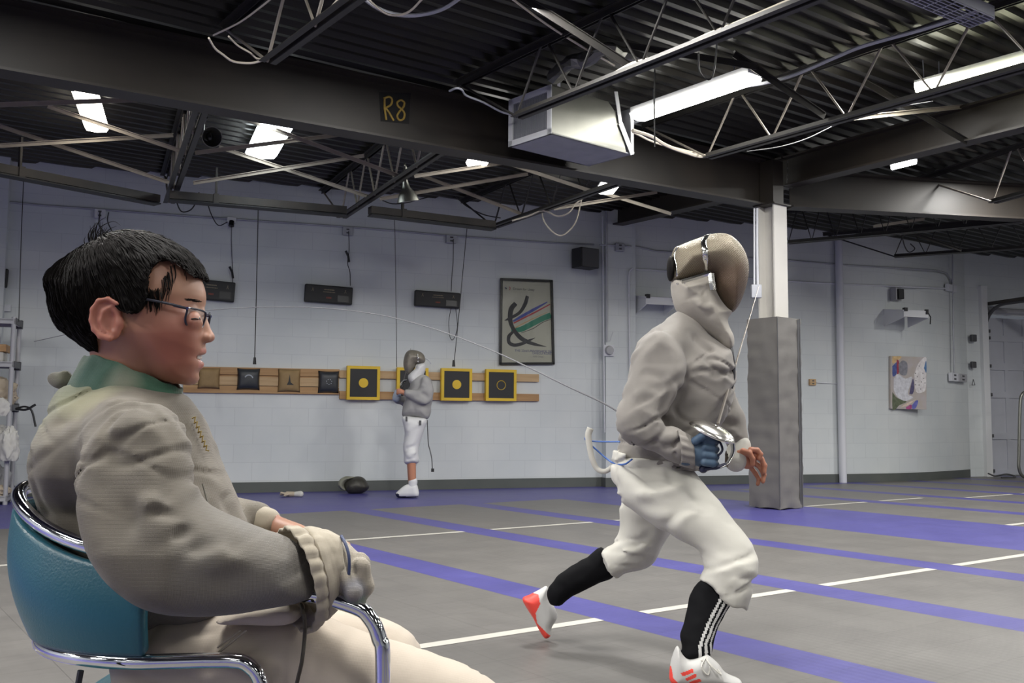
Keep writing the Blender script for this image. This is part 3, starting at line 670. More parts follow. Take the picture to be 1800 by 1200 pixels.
patch([(370,990),(480,920),(560,890),(600,870),(480,960)],(.62,.5,.42),'skin_patch',.0012)
patch([(540,960),(600,890),(635,900),(600,1000),(550,1015)],(.12,.13,.42),'blue_patch',.0014)
patch([(450,990),(530,950),(530,1015),(460,1018)],(.35,.06,.2),'red_patch',.0013)
b=MB()
for (x,y) in [(650,370),(705,480),(620,530),(718,555),(685,610),(600,590),(648,655),(737,625),(672,715),(592,480),(590,650)]: b.lathe([(.001,0),(.008,0),(.008,.0006),(.001,.0006)],pz(x,y,.0012),wn2,8)
b.build('spots','ink',r)
# --- garage door, tracks
gy=.10
def onD(px,py,off=0): return planept(px,py,j0,dn,off)
dl=onD(1733,830,-gy); 
r=struct(thing('door_1',dl,None,None)) if 0 else None
MT['door_p']=mat('door_p',(.50,.51,.56),.5,noise=(3,.5,(.42,.43,.47)))
dA=j1-dn*gy; DL=4.4
b=MB()
def dpt(px,py,off): return planept(px,py,j0,dn,-gy+off)
sA=np.dot(dpt(1733,700,0)-j0,d3)
# panel grid from measured rows
rows=[(537,589),(600,638),(650,688),(699,760),(772,825)]
zr=[(dpt(1750,a,0)[2],dpt(1750,c,0)[2]) for a,c in rows]
colw=np.dot(dpt(1774,700,0)-dpt(1740,700,0),d3); 
b.box(j0+d3*(sA+DL/2)-dn*(gy+.02)+Z3*(DZ/2-.02),(DL,.03,DZ-.02),(d3,dn,Z3))
zs=[DZ-.06]+[z for q in zr for z in q]+[.01]
fr=[(zs[2*i],zs[2*i+1]) for i in range(6)]
for (zt,zb) in fr: b.box(j0+d3*(sA+DL/2)-dn*(gy-.004)+Z3*(zt+zb)/2,(DL,.018,max(.02,zt-zb)),(d3,dn,Z3))
x=0
stw=.075; pit=np.dot(dpt(1771,700,0)-dpt(1737,700,0),d3)
k=0
while x<DL:
    b.box(j0+d3*(sA+x+stw/2)-dn*(gy-.003)+Z3*(DZ/2-.02),(stw,.018,DZ-.06),(d3,dn,Z3)); x+=pit; k+=1
dob=struct(b.build('door_1','door_p'))
b=MB()
for z in (zr[0][1]-.05,zr[1][1]-.05,zr[2][1]-.05,zr[3][1]-.05,.08,2.3): 
    b.box(j0+d3*(sA+.06)-dn*(gy-.025)+Z3*z,(.09,.02,.05),(d3,dn,Z3)); b.lathe([(.001,-.03),(.022,-.03),(.022,.03),(.001,.03)],j0+d3*(sA+.01)-dn*(gy-.04)+Z3*z,d3,10)
b.build('hinge','plastic_dark',dob,local=False)
b=MB(); tp=j0+d3*(sA-.03)-dn*(gy-.06)
b.box(tp+Z3*1.2,(.03,.06,2.4),(d3,dn,Z3)); 
struct(b.build('trim_2','white_metal'))
b=MB(); b.box(j0+d3*(sA-.13)+dn*.03+Z3*1.5,(.12,.07,3.0),(d3,dn,Z3)); struct(b.build('trim_3','white_metal'))
r=thing('door_track',tp+Z3*2.2,'dark curved overhead track of the garage door at the right edge','door track')
b=MB(); P=[tp+Z3*2.28]; 
for k in range(8): a=math.pi/2*k/7; P.append(tp+Z3*(2.3+.38*math.sin(a))+dn*(.38*(1-math.cos(a))))
P.append(P[-1]+dn*2.6)
for i in range(len(P)-1): b.bar(P[i],P[i+1],.03,.055,d3)
b.build('rail','plastic_dark',r)
b=MB(); b.bar(tp+Z3*2.72-dn*.02,tp+Z3*2.74+dn*2.9,.05,.05,d3); b.build('angle_bar','steel_dark',r)
b=MB(); b.tube([tp+Z3*2.62+dn*.05,tp+Z3*2.62+dn*.05+d3*4],.05,10); b.build('spring_tube','plastic_grey',r)
for (px,py,w,lab) in ((1711,594,.1,'dark latch block on the white door post'),(1711,641,.09,'round dark knob on the door post below the latch block')):
    c=onD(px,py,.075); o=MB().box(c,(w,.05,w*1.1),(d3,dn,Z3)).build('door_latch','plastic_dark',origin=c,bevel=.01); tag(o,lab,'latch')
c=onD(1711,672,.07); o=MB().tube([c-d3*.03-Z3*.04,c+Z3*.05,c+d3*.03-Z3*.04,c-d3*.03-Z3*.04],.006,6).build('bell_hook','plastic_dark',origin=c); tag(o,'small triangular hook on the door post','hook')
# bent tube rack in front of the door
P=[onD(1830,686,1.0),onD(1806,688,1.0),onD(1796,694,1.0),onD(1793,715,1.0),onD(1791,800,1.0),onD(1791,822,1.0),onD(1797,836,1.0),onD(1812,842,1.0)]
q_=P[-1].copy(); o=MB().tube(P,.022,10,smooth=4).build('bent_tube_rack','galv',origin=P[4],smooth=True); tag(o,'bent metal tube frame standing in front of the garage door','frame')
o=MB().tube([aty(1737,832,14.9),aty(1750,836,14.8),aty(1770,833,14.9),aty(1785,838,14.7),aty(1760,839,14.6)],.012,6,smooth=5).build('floor_cord','plastic_dark',origin=aty(1750,836,14.8)); tag(o,'dark cord lying at the foot of the garage door','cord')
for v in o.data.vertices: pass
# ------------------------------------------------------------------ shelving on the left
R0=np.array([-4.72,9.14,0]); tl=-wt1; tb=-wn1   # tl to the left, tb to the wall
r=thing('shelving_unit',R0,'grey plastic shelving unit at the left edge holding clothes','shelves')
sw,sd_=.92,.42; zsh=[.07,.50,.92,1.33,1.74]
b=MB()
for i,z in enumerate(zsh):
    c=R0+tl*sw/2+tb*sd_/2+Z3*z
    b=MB(); b.box(c,(sw,sd_,.012),(tl,tb,Z3)); b.box(c-tb*(sd_/2-.012)-Z3*.012,(sw,.024,.05),(tl,tb,Z3)); b.box(c+tb*(sd_/2-.012)-Z3*.012,(sw,.024,.05),(tl,tb,Z3)); b.box(c-tl*(sw/2-.012)-Z3*.012,(.024,sd_,.05),(tl,tb,Z3)); b.build('shelf_board','plastic_grey',r)
for a,cc_ in ((.02,.02),(.02,sd_-.02),(sw-.02,.02),(sw-.02,sd_-.02)):
    MB().tube([R0+tl*a+tb*cc_,R0+tl*a+tb*cc_+Z3*1.77],.021,12).build('post','plastic_grey',r,smooth=True)
b=MB()
for z in zsh[1:]: 
    b.box(R0+tl*.02+tb*(sd_-.02)+Z3*(z-.01),(.06,.06,.085),(tl,tb,Z3)); b.box(R0-tl*.004+tb*sd_/2+Z3*(z-.01),(.008,sd_,.06),(tl,tb,Z3))
b.build('end_cap','plastic_dark',r,bevel=.004)
def heap(name,c,dims,m,label,cat,seed,group=None,fl=0,ax=None):
    b=MB(); n=30; ax=np.eye(3) if ax is None else ax; c=np.array(c,float); rings=[]
    for i in range(n+1):
        a=math.pi*i/n; rg=[]
        for k in range(n*2):
            ph=2*math.pi*k/(n*2); s=math.sin(a); d=np.array([s*math.cos(ph),s*math.sin(ph),math.cos(a)])
            q=Vector(d*1.9+np.array([seed*3.1]*3)); w=1+.28*mnoise.noise(q)+.22*abs(mnoise.noise(q*2.3))+.08*mnoise.noise(q*6)
            p=d*w; p[2]=max(p[2],-.72)
            rg.append(c+ax[0]*p[0]*dims[0]/2+ax[1]*p[1]*dims[1]/2+ax[2]*(p[2]*dims[2]/2))
        rings.append(rg)
    b.loft(rings); o=b.build(name,m,origin=c,smooth=True); return tag(o,label,cat,group)
MT['cloth_w']=mat('cloth_w',(.60,.59,.56),.8,noise=(8,.5,(.5,.48,.44)),bump=('noise',30,.2)); MT['cloth_t']=mat('cloth_t',(.5,.42,.32),.8,noise=(10,.6,(.35,.29,.22)),bump=('noise',30,.2)); MT['cloth_g']=mat('cloth_g',(.36,.36,.37),.8,noise=(8,.6,(.25,.24,.23)),bump=('noise',30,.2)); MT['cloth_b']=mat('cloth_b',(.35,.40,.48),.8,noise=(8,.5,(.5,.52,.56)))
AX=(tl,tb,Z3)
def onshelf(a,c_,z): return R0+tl*a+tb*c_+Z3*z
heap('folded_garment',onshelf(.16,.14,zsh[1]+.10),(.34,.34,.26),'cloth_w','white garments spilling from the second shelf beside its post','clothes',1,ax=AX)
heap('folded_garment',onshelf(-.0,-.03,zsh[1]+.04),(.17,.16,.36),'cloth_w','white cloth hanging over the end of the second shelf','clothes',2,ax=AX)
heap('folded_garment',onshelf(.45,.18,zsh[1]+.11),(.30,.32,.26),'cloth_b','pale blue garment bundle on the second shelf at the left edge','clothes',3,ax=AX)
heap('sports_bag',onshelf(.20,.18,zsh[2]+.12),(.42,.32,.30),'cloth_t','tan cloth bag bundle on the third shelf','bag',4,ax=AX)
heap('folded_garment',onshelf(.10,.02,zsh[2]-.02),(.18,.10,.20),'cloth_w','white cloth hanging from the front of the third shelf','clothes',5,ax=AX)
heap('folded_garment',onshelf(.18,.18,zsh[0]+.13),(.32,.34,.34),'cloth_g','grey garments heaped on the lowest shelf','clothes',6,ax=AX)
heap('folded_garment',onshelf(.12,.08,zsh[0]+.05),(.26,.18,.12),'cloth_t','beige cloth under the grey heap on the lowest shelf','clothes',7,ax=AX)
c=onshelf(.30,.2,zsh[3]+.115); o=MB().box(c+Z3*.03,(.44,.28,.07),(tl,tb,Z3)).build('cardboard_tray','wood',origin=c,bevel=.004); tag(o,'flat brown cardboard tray stacked on a pale tub, upper shelf','tray')
c=onshelf(.30,.2,zsh[3]+.06); o=MB().box(c-Z3*.0,(.40,.26,.10),(tl,tb,Z3)).build('plastic_tub','cloth_w',origin=c,bevel=.02); tag(o,'pale tub under the brown tray on the upper shelf','tub')
P=[onshelf(-.03,.05,zsh[2]-.02),onshelf(-.11,.03,zsh[2]+.0),onshelf(-.17,.02,zsh[2]-.04),onshelf(-.21,.02,zsh[2]-.19)]
o=MB().tube(P,.01,6,smooth=4).build('black_strap','black',origin=P[0]); tag(o,'black strap sticking out of the shelving at mid height','strap')
P=[onshelf(-.03,.05,zsh[2]-.02),onshelf(-.12,.0,zsh[2]-.03),onshelf(-.2,.02,zsh[2]+.02)]
o=MB().tube(P,.012,6,smooth=4).build('black_strap','black',origin=P[0]); tag(o,'upper black strap end beside the white cloth on the shelving','strap')
c=onW(6,541,.02); o=MB().box(c,(.14,.02,.07),(wt1,wn1,Z3)).build('tape_strip','cond_w',origin=c); tag(o,'strip of white tape on the wall above the shelving','tape')
# ------------------------------------------------------------------ troughs near the wall, hanging cords
def trough(a,c,za,zc,h,label):
    A=atz(*a,za); C=atz(*c,zc); t=nrm(C-A); r=thing('ceiling_trough',A,label,'trough','long dark troughs hung along the wall')
    b=MB(); b.bar(A+Z3*h*.1,C+Z3*h*.1,.10,h*.75); b.build('channel','steel_dark',r)
    b=MB(); b.bar(A-Z3*h*.42-np.cross(t,Z3)*-.0,C-Z3*h*.42,.13,.012); b.build('bottom_lip','black',r)
    L=np.linalg.norm(C-A); n=max(2,int(L/1.1))
    for k in range(n): 
        p=A+t*L*(k+.5)/n; b=MB(); b.bar(p+Z3*.0,p+Z3*.32,.04,.02,t); b.box(p+Z3*h*.1,(.05,.12,h*.9),(t,np.cross(t,Z3),Z3)); b.build('hanger','steel_dark',r); return A,C
trough((-60,287),(277,352),2.93,2.93,.10,'dark hanging trough at the far left below the ceiling')
trough((298,345),(608,372),2.93,2.93,.10,'middle dark hanging trough between the two rear joists')
trough((650,371),(868,397),2.93,2.93,.10,'dark hanging trough ending above the poster')
def cord(pts,rad,label,m='cord_b',name='hanging_cord',cat='cord',sm=4,group=None,n=6):
    P=[np.array(p,float) for p in pts]; o=MB().tube(P,rad,n,smooth=sm).build(name,m,origin=P[0],smooth=True); return tag(o,label,cat,group)
def vcord(pts,Y,rad,label,end=None,m='cord_b'):
    P=[aty(x,y,Y) for x,y in pts]; P[0][2]+=0
    r=thing('hanging_cord',P[0],label,'cord'); MB().tube(P,rad,6,smooth=3).build('wire',m,r,smooth=True)
    if end: 
        e=P[-1]; MB().tube([e+Z3*.07,e+Z3*.0],[.012,.018],8).build('connector',m,r)
    return r
vcord([(42,304),(38,400),(33,565)],9.0,.004,'long thin cord hanging straight down above the shelving')
vcord([(454,360),(451,500),(447.5,640)],9.75,.005,'long cord with a small plug hanging over the black chalk-marked cushion',1)
vcord([(693,374),(695,450),(697.5,645)],10.1,.0035,'thin cord hanging just left of the masked child\'s head')
vcord([(822,392),(818,430),(806,560),(797.5,644)],10.5,.0045,'thin cord with plug reaching the target right of the child',1)
def wcord(pts,off,rad,label,**k): 
    return cord([onW(x,y,off) for x,y in pts],rad,label,**k)
wcord([(407,388),(407,430),(409,475),(409,497)],.06,.004,'cord from the bright junction box down to the half hidden scoring box')
wcord([(613,406),(613.5,440),(611,462),(615,478),(616,502)],.06,.005,'kinked cord from the grey junction box to the middle scoring box')
wcord([(797,420),(796.5,460),(794,488),(793,512)],.06,.005,'cord from the junction box down to the scoring box near the poster')
wcord([(793,541),(789,565),(791,592),(797,596),(804,575),(801,541)],.05,.004,'loop of cord dangling below the scoring box near the poster')
wcord([(2,503),(0,512),(4,516),(8,508)],.05,.006,'small black cable loop under the cut-off scoring box')
for q,lab in (((612,450),'black inline plug on the cord above the middle scoring box'),((408,478),'black inline plug on the cord by the boy\'s forehead')):
    c=onW(*q,.06); o=MB().tube([c+Z3*.06+wt1*-.03,c,c-Z3*.07+wt1*.012],.014,6).build('inline_plug','black',origin=c); tag(o,lab,'plug')
wcord([(176,372),(174,395),(181,408),(176,440)],.08,.007,'dark cable dropping from the white junction box to the boy\'s hair')
wcord([(191,373),(189,388),(196,405),(207,432)],.08,.006,'second dark cable just right of the white junction box')
wcord([(363,352),(372,378),(384,396),(400,390)],.15,.006,'black cable swinging from the trough to the bright junction box')
wcord([(309,346),(313,362),(320,372),(333,370),(342,360),(350,338)],.6,.007,'dark cable loop hanging from the middle trough')
wcord([(672,352),(690,358),(716,356),(742,349),(760,345)],.8,.006,'black cable sagging under the brace near the clamp lamp')
wcord([(801,345),(820,362),(850,377),(880,383)],.6,.007,'black cable sagging to the end of the last trough')
cord([aty(x,y,10.0) for x,y in [(952,370),(957,390),(972,408),(987,414),(1003,403),(1014,385),(1022,352),(1028,340)]],.008,'cream cable loop drooping above the poster',m='cord_w')
cord([aty(x,y,9.9) for x,y in [(900,388),(930,379),(955,370),(980,380),(1000,374),(1012,358),(1030,345),(1045,332)]],.009,'cream cable running along the third rear joist',m='cord_w')
cord([atz(x,y,3.06) for x,y in [(478,103),(500,93),(510,86),(530,60),(548,40),(566,30),(590,5),(610,-20)]],.009,'cream cable clipped along the left joist',m='cord_w')
cord([atz(x,y,3.04) for x,y in [(367,67),(378,85),(392,96),(410,108),(440,111),(462,106),(478,103)]],.007,'cream cable sagging below the left joist end',m='cord_w')
cord([atz(x,y,3.1) for x,y in [(402,64),(418,80),(440,93),(452,103),(470,102)]],.006,'second thin cable hanging beside the left joist end',m='cord_w')
cord([atz(x,y,3.3) for x,y in [(375,62),(420,40),(455,15),(480,-5)]],.006,'thin cable rising from the left joist to the deck',m='cord_w')
cord([atz(x,y,3.3) for x,y in [(630,-10),(665,15),(700,26),(740,26),(780,15),(815,-8)]],.012,'grey cable drooping from the deck at the top edge',m='cond')
cord([atz(x,y,3.25) for x,y in [(640,-8),(672,20),(695,27),(720,20),(745,-5)]],.007,'thin cable looping with the grey one at the top edge',m='cord_w')
cord([atz(x,y,3.2) for x,y in [(790,160),(802,155),(812,158),(820,168),(850,180),(880,196),(905,203)]],.008,'grey wires trailing left from the joist in front of the duct',m='cond')
cord([atz(x,y,3.06) for x,y in [(908,203),(960,182),(1010,162),(1060,140),(1110,112),(1160,98),(1240,62),(1270,50),(1330,25),(1400,-5)]],.009,'yellowish cable clipped along the joist in front of the duct',m='cord_w')
cord([atz(x,y,3.45) for x,y in [(890,-10),(960,42),(1020,80),(1080,115)]],.008,'yellow cable along the dark brace above the duct',m='cord_w')
cord([atz(x,y,3.04) for x,y in [(1112,229),(1145,240),(1170,255),(1205,268),(1240,275),(1300,262),(1400,235),(1455,215)]],.014,'thick cream cable bundle running from the duct along the right joist',m='cord_w')
cord([atz(x,y,3.08) for x,y in [(1112,232),(1150,250),(1195,262),(1240,273)]],.008,'thin white cable drooping beside the duct',m='cord_w')
cord([atz(x,y,3.12) for x,y in [(1313,266),(1370,258),(1420,243),(1480,215),(1560,192),(1640,178)]],.004,'thin grey cable strung under the right joist',m='cable_g')
cord([atz(x,y,3.3) for x,y in [(1090,225),(1160,198),(1260,160),(1340,147),(1400,130),(1470,100),(1520,80),(1620,52),(1720,20)]],.013,'ribbed grey flexible conduit passing under the strip lamp',m='cond')
cord([aty(x,y,6.7) for x,y in [(1151,122),(1150,180),(1151,258)]],.006,'black pull cord with a brass tip hanging right of the duct')
cord([atz(x,y,3.25) for x,y in [(1228,93),(1230,125),(1246,140),(1256,120),(1262,50)]],.006,'black cable loop hanging before the strip lamp')
cord([aty(x,y,7.0) for x,y in [(1620,20),(1621,80),(1623,120),(1625,152)]],.004,'thin hanger wire holding the right strip lamp',m='cond')
cord([aty(x,y,11.4) for x,y in [(1585,410),(1590,432),(1598,443),(1608,437),(1600,428)]],.007,'tangle of dark wire on the joist above the painting')
# ------------------------------------------------------------------ ceiling lamps
LAMPS=[]
def lamp(a,c,z,w,label,col,st,ext=0,L=None):
    A=atz(*a,z); C=atz(*c,z); t=nrm(C-A)
    if L: C=A+t*L
    r=thing('ceiling_lamp',A,label,'lamp','fluorescent ceiling lamps'); key='lamp%d'%len(LAMPS); LAMPS.append(r)
    MT[key]=mat(key,(1,1,1),.5,emit=(col,st)); m=(A+C)/2; ln=np.linalg.norm(C-A); s=np.cross(t,Z3)
    rings=[]
    for k in (-1,1):
        rings.append([m+t*k*ln/2+s*w/2*x+Z3*y for x,y in ((-1,.0),(-.8,-.035),(0,-.045),(.8,-.035),(1,0))])
    b=MB(); b.loft(rings); b.build('diffuser',key,r)
    b=MB(); b.box(m+Z3*.03,(ln+.02,w*.8,.05),(t,s,Z3)); b.build('housing','white_metal',r)
    for k in(-.35,.35): MB().tube([m+t*ln*k+Z3*.05,m+t*ln*k+Z3*(3.49-z)],.004,5).build('hanger','cond',r)
    return r
lamp((1121,203),(1325,133),3.32,.19,'long bright strip lamp right of the ceiling duct',(1,.98,.9),13)
lamp((1617,157),(1870,88),3.32,.16,'bright greenish strip lamp at the top right edge',(1,1,.68),12)
lamp((150,163),(170,224),3.36,.2,'warm ceiling lamp at the far left behind the braces',(1,.93,.8),9)
lamp((488,215),(459,271),3.38,.30,'wide bluish-white ceiling lamp left of the R8 mark',(.88,.97,1),11)
lamp((838,287),(858,252),3.36,.22,'small ceiling lamp sliver under the long beam, left of the duct',(1,.98,.92),9,L=1.1)
lamp((1064,335),(1090,300),3.36,.22,'small ceiling lamp sliver below the duct',(1,.99,.93),9,L=1.1)
lamp((1568,291),(1600,283),3.36,.05,'thin lamp sliver under the olive beam at the right',(1,1,.95),12,L=.26)
# ------------------------------------------------------------------ duct unit
zb_,zt_=3.0,3.385
g0=atz(895,259,zb_);g1=atz(970,235,zb_);g2=atz(1110,271.5,zb_);g3=g0+(g2-g1)
r=thing('air_duct_unit',(g0+g2)/2,'galvanised metal air duct unit with grille hanging from the ceiling','air duct')
gt=nrm(g1-g0); gn=nrm(np.cross(gt,Z3)); gw=np.linalg.norm(g1-g0); hh=zt_-zb_
if np.dot(gn,-g0)<0: gn=-gn
lt=nrm(g2-g1); ln=nrm(np.cross(lt,Z3)); 
if np.dot(ln,-g1)<0: ln=-ln
ll=np.linalg.norm(g2-g1)
# grille frame + louvres
b=MB(); fwd=.045
cg=(g0+g1)/2+Z3*hh/2
b.box(cg+Z3*(hh/2-fwd/2),(gw,.02,fwd),(gt,gn,Z3)).box(cg-Z3*(hh/2-fwd/2),(gw,.02,fwd),(gt,gn,Z3)).box(cg+gt*(gw/2-fwd/2),(fwd,.02,hh),(gt,gn,Z3)).box(cg-gt*(gw/2-fwd/2),(fwd,.02,hh),(gt,gn,Z3))
b.build('grille_frame','white_metal',r)
b=MB(); n=22
for k in range(n): b.box(cg+gt*(gw-2*fwd)*((k+.5)/n-.5)-gn*.008,(.004,.018,hh-2*fwd),(gt,gn,Z3))
b.build('louvre','galv_dull',r)
b=MB(); 
for k in range(5): b.box(cg+Z3*(hh-2*fwd)*((k+.5)/5-.5)-gn*.025,(gw-2*fwd,.004,.006),(gt,gn,Z3))
b.box(cg-gn*.05,(gw-.02,.004,hh-.02),(gt,gn,Z3)); b.build('louvre_back','black',r)
# body: sheet metal sides
def sp(u,z): return g1+lt*u*ll+Z3*(z*hh)
side=[sp(.0,0),sp(.5,0.0),sp(.93,0),sp(.86,.55),sp(.80,.80),sp(.70,.98),sp(0,1)]
b=MB(); b.poly(side,.012,ln); b.build('side_panel','galv',r)
b=MB(); b.poly([p-ln*gw for p in side],.012,-ln); b.build('side_panel','galv',r)
b=MB(); b.poly([g0,g1,g2,g3],.01,-Z3); b.build('bottom_panel','galv_dull',r)
b=MB(); b.poly([p+Z3*hh for p in (g0,g1,g1+lt*ll*.7,g0+lt*ll*.7)],.01,Z3); b.build('top_panel','galv',r)
b=MB(); e=g2; 
b.box((g2+g3)/2+Z3*hh/2,(gw,.012,hh),(nrm(g3-g2),lt,Z3)); b.build('end_plate','galv_dull',r)
b=MB(); b.box(g2+Z3*hh/2+ln*.006,(.03,.012,hh),(lt,ln,Z3)); b.bar(sp(.78,1.25)+ln*.012,sp(.84,.6)+ln*.012,.04,.004,ln); b.bar(sp(.84,.6)+ln*.012,sp(1.0,.0)+ln*.012,.05,.004,ln); b.build('hanger_strap','white_metal',r); b=MB(); b.bar(sp(.08,1.0),sp(.08,1.3),.03,.004,ln); b.build('hanger_strap','white_metal',r)
# elbow duct joints above unit
r=thing('foil_duct',atz(985,130,3.4),'crumpled foil-wrapped duct pieces above the grille unit','air duct')
b=MB(); P=[atz(x,y,3.42) for x,y in [(975,135),(1000,112),(1030,105),(1065,85),(1090,98),(1130,108)]]; b.tube(P,[.06,.05,.06,.045,.06,.055],10,smooth=3); o=b.build('foil_wrap','galv',r,smooth=False)
for v in o.data.vertices:
    q=Vector(v.co)*25; v.co+=Vector((mnoise.noise(q),mnoise.noise(q+Vector((9,0,0))),mnoise.noise(q+Vector((0,9,0)))))*.02
# --- wire guard / cable tray at top right
r=thing('wire_cage',atz(1650,10,3.3),'wire cage tray under the deck at the top right','wire tray')
A=atz(1705,48,3.28); B=atz(1748,32,3.28); C=atz(1560,-12,3.28); t1_=nrm(C-A); t2_=nrm(B-A); w_=np.linalg.norm(B-A)
b=MB(); Lc=2.2
for k in range(7): b.tube([A+t2_*w_*k/6,A+t2_*w_*k/6+t1_*Lc],.004,5)
for k in range(23): b.tube([A+t1_*Lc*k/22,A+t1_*Lc*k/22+t2_*w_],.004,5); 
b.build('wire_grid','cond',r)
b=MB(); 
for s in(0,1): b.bar(A+t2_*w_*s+Z3*.04,A+t2_*w_*s+Z3*.04+t1_*Lc,.006,.07)
b.bar(A+Z3*.02,B+Z3*.02,.006,.05); b.build('side_rail','cond',r)
# --- clamp lamps on rear joists
def clamplamp(px,py,Y,d,label,on=False,s=.11):
    c=aty(px,py,Y); d=nrm(d); r=thing('clamp_lamp',c,label,'clamp lamp')
    b=MB(); b.lathe([(.02,-.10),(.028,-.05),(.04,0),(s*.75,.06),(s,.13),(s-.006,.13),(s*.72,.062),(.036,.005)],c,d,20); b.build('reflector','galv',r,smooth=True)
    b=MB(); b.lathe([(.001,-.16),(.022,-.16),(.024,-.09),(.001,-.09)],c,d,12); b.build('socket','black',r,smooth=True)
    b=MB(); b.sphere(c+d*.06,(.028,.028,.04),8); b.build('bulb','black_gloss' if not on else 'lamp',r,smooth=True)
    b=MB(); b.bar(c-d*.12,c-d*.10+Z3*.14,.012,.02,(1,0,0)); b.bar(c-d*.12+Z3*.1,c-d*.02+Z3*.16,.012,.02); b.build('clamp','galv',r); return r
clamplamp(714,330,9.0,(.15,.2,-1),'bright metal clamp lamp hanging on the middle rear joist')
clamplamp(364,240,7.8,(.55,-.75,-.25),'round clamp lamp facing the camera on the left rear joist',s=.085)
# --- sprinkler tips etc
for (x,y,lab) in ((1282,340,'small brass sprinkler tip under the brace'),):
    pass
# ------------------------------------------------------------------ implicit-surface modelling of bodies and cloth
_lat=RNG.rand(32,32,32).astype(np.float32)*2-1
def vnoise(P):
    i=np.floor(P).astype(np.int64); f=(P-i).astype(np.float32); f=f*f*(3-2*f); i&=31; j=(i+1)&31
    x0,y0,z0=i[...,0],i[...,1],i[...,2]; x1,y1,z1=j[...,0],j[...,1],j[...,2]; fx,fy,fz=f[...,0],f[...,1],f[...,2]; L=_lat
    a=L[x0,y0,z0]*(1-fx)+L[x1,y0,z0]*fx; b=L[x0,y1,z0]*(1-fx)+L[x1,y1,z0]*fx; c=L[x0,y0,z1]*(1-fx)+L[x1,y0,z1]*fx; d=L[x0,y1,z1]*(1-fx)+L[x1,y1,z1]*fx
    return (a*(1-fy)+b*fy)*(1-fz)+(c*(1-fy)+d*fy)*fz
def toPX(X,Y,Z):
    vx=X; vy=Y; vz=Z-H
    den=vx*FW[0]+vy*FW[1]+vz*FW[2]
    return 900+F*(vx*RT[0]+vy*RT[1]+vz*RT[2])/den, 600-F*(vx*UP[0]+vy*UP[1]+vz*UP[2])/den
def sd2(U,V,poly):
    """signed distance to polygon (px)"""
    P=np.array(poly,float); d=np.full(U.shape,1e9); s=np.ones(U.shape)
    n=len(P)
    for i in range(n):
        a=P[i]; b=P[i-1]; e=b-a; wx=U-a[0]; wy=V-a[1]
        t=np.clip((wx*e[0]+wy*e[1])/max(e@e,1e-9),0,1); bx=wx-e[0]*t; by=wy-e[1]*t
        d=np.minimum(d,bx*bx+by*by)
        c1=V>=a[1]; c2=V<b[1]; c3=e[0]*wy>e[1]*wx
        fl=(c1&c2&c3)|(~c1&~c2&~c3); s=np.where(fl,-s,s)
    return s*np.sqrt(d)
def smooth_poly(poly,n=4):
    P=[np.array(p,float) for p in poly]; N=len(P); out=[]
    for i in range(N):
        a,b,c,d=P[i-1],P[i],P[(i+1)%N],P[(i+2)%N]
        for k in range(n):
            t=k/n; out.append(.5*((2*b)+(-a+c)*t+(2*a-5*b+4*c-d)*t*t+(-a+3*b-3*c+d)*t**3))
    return out
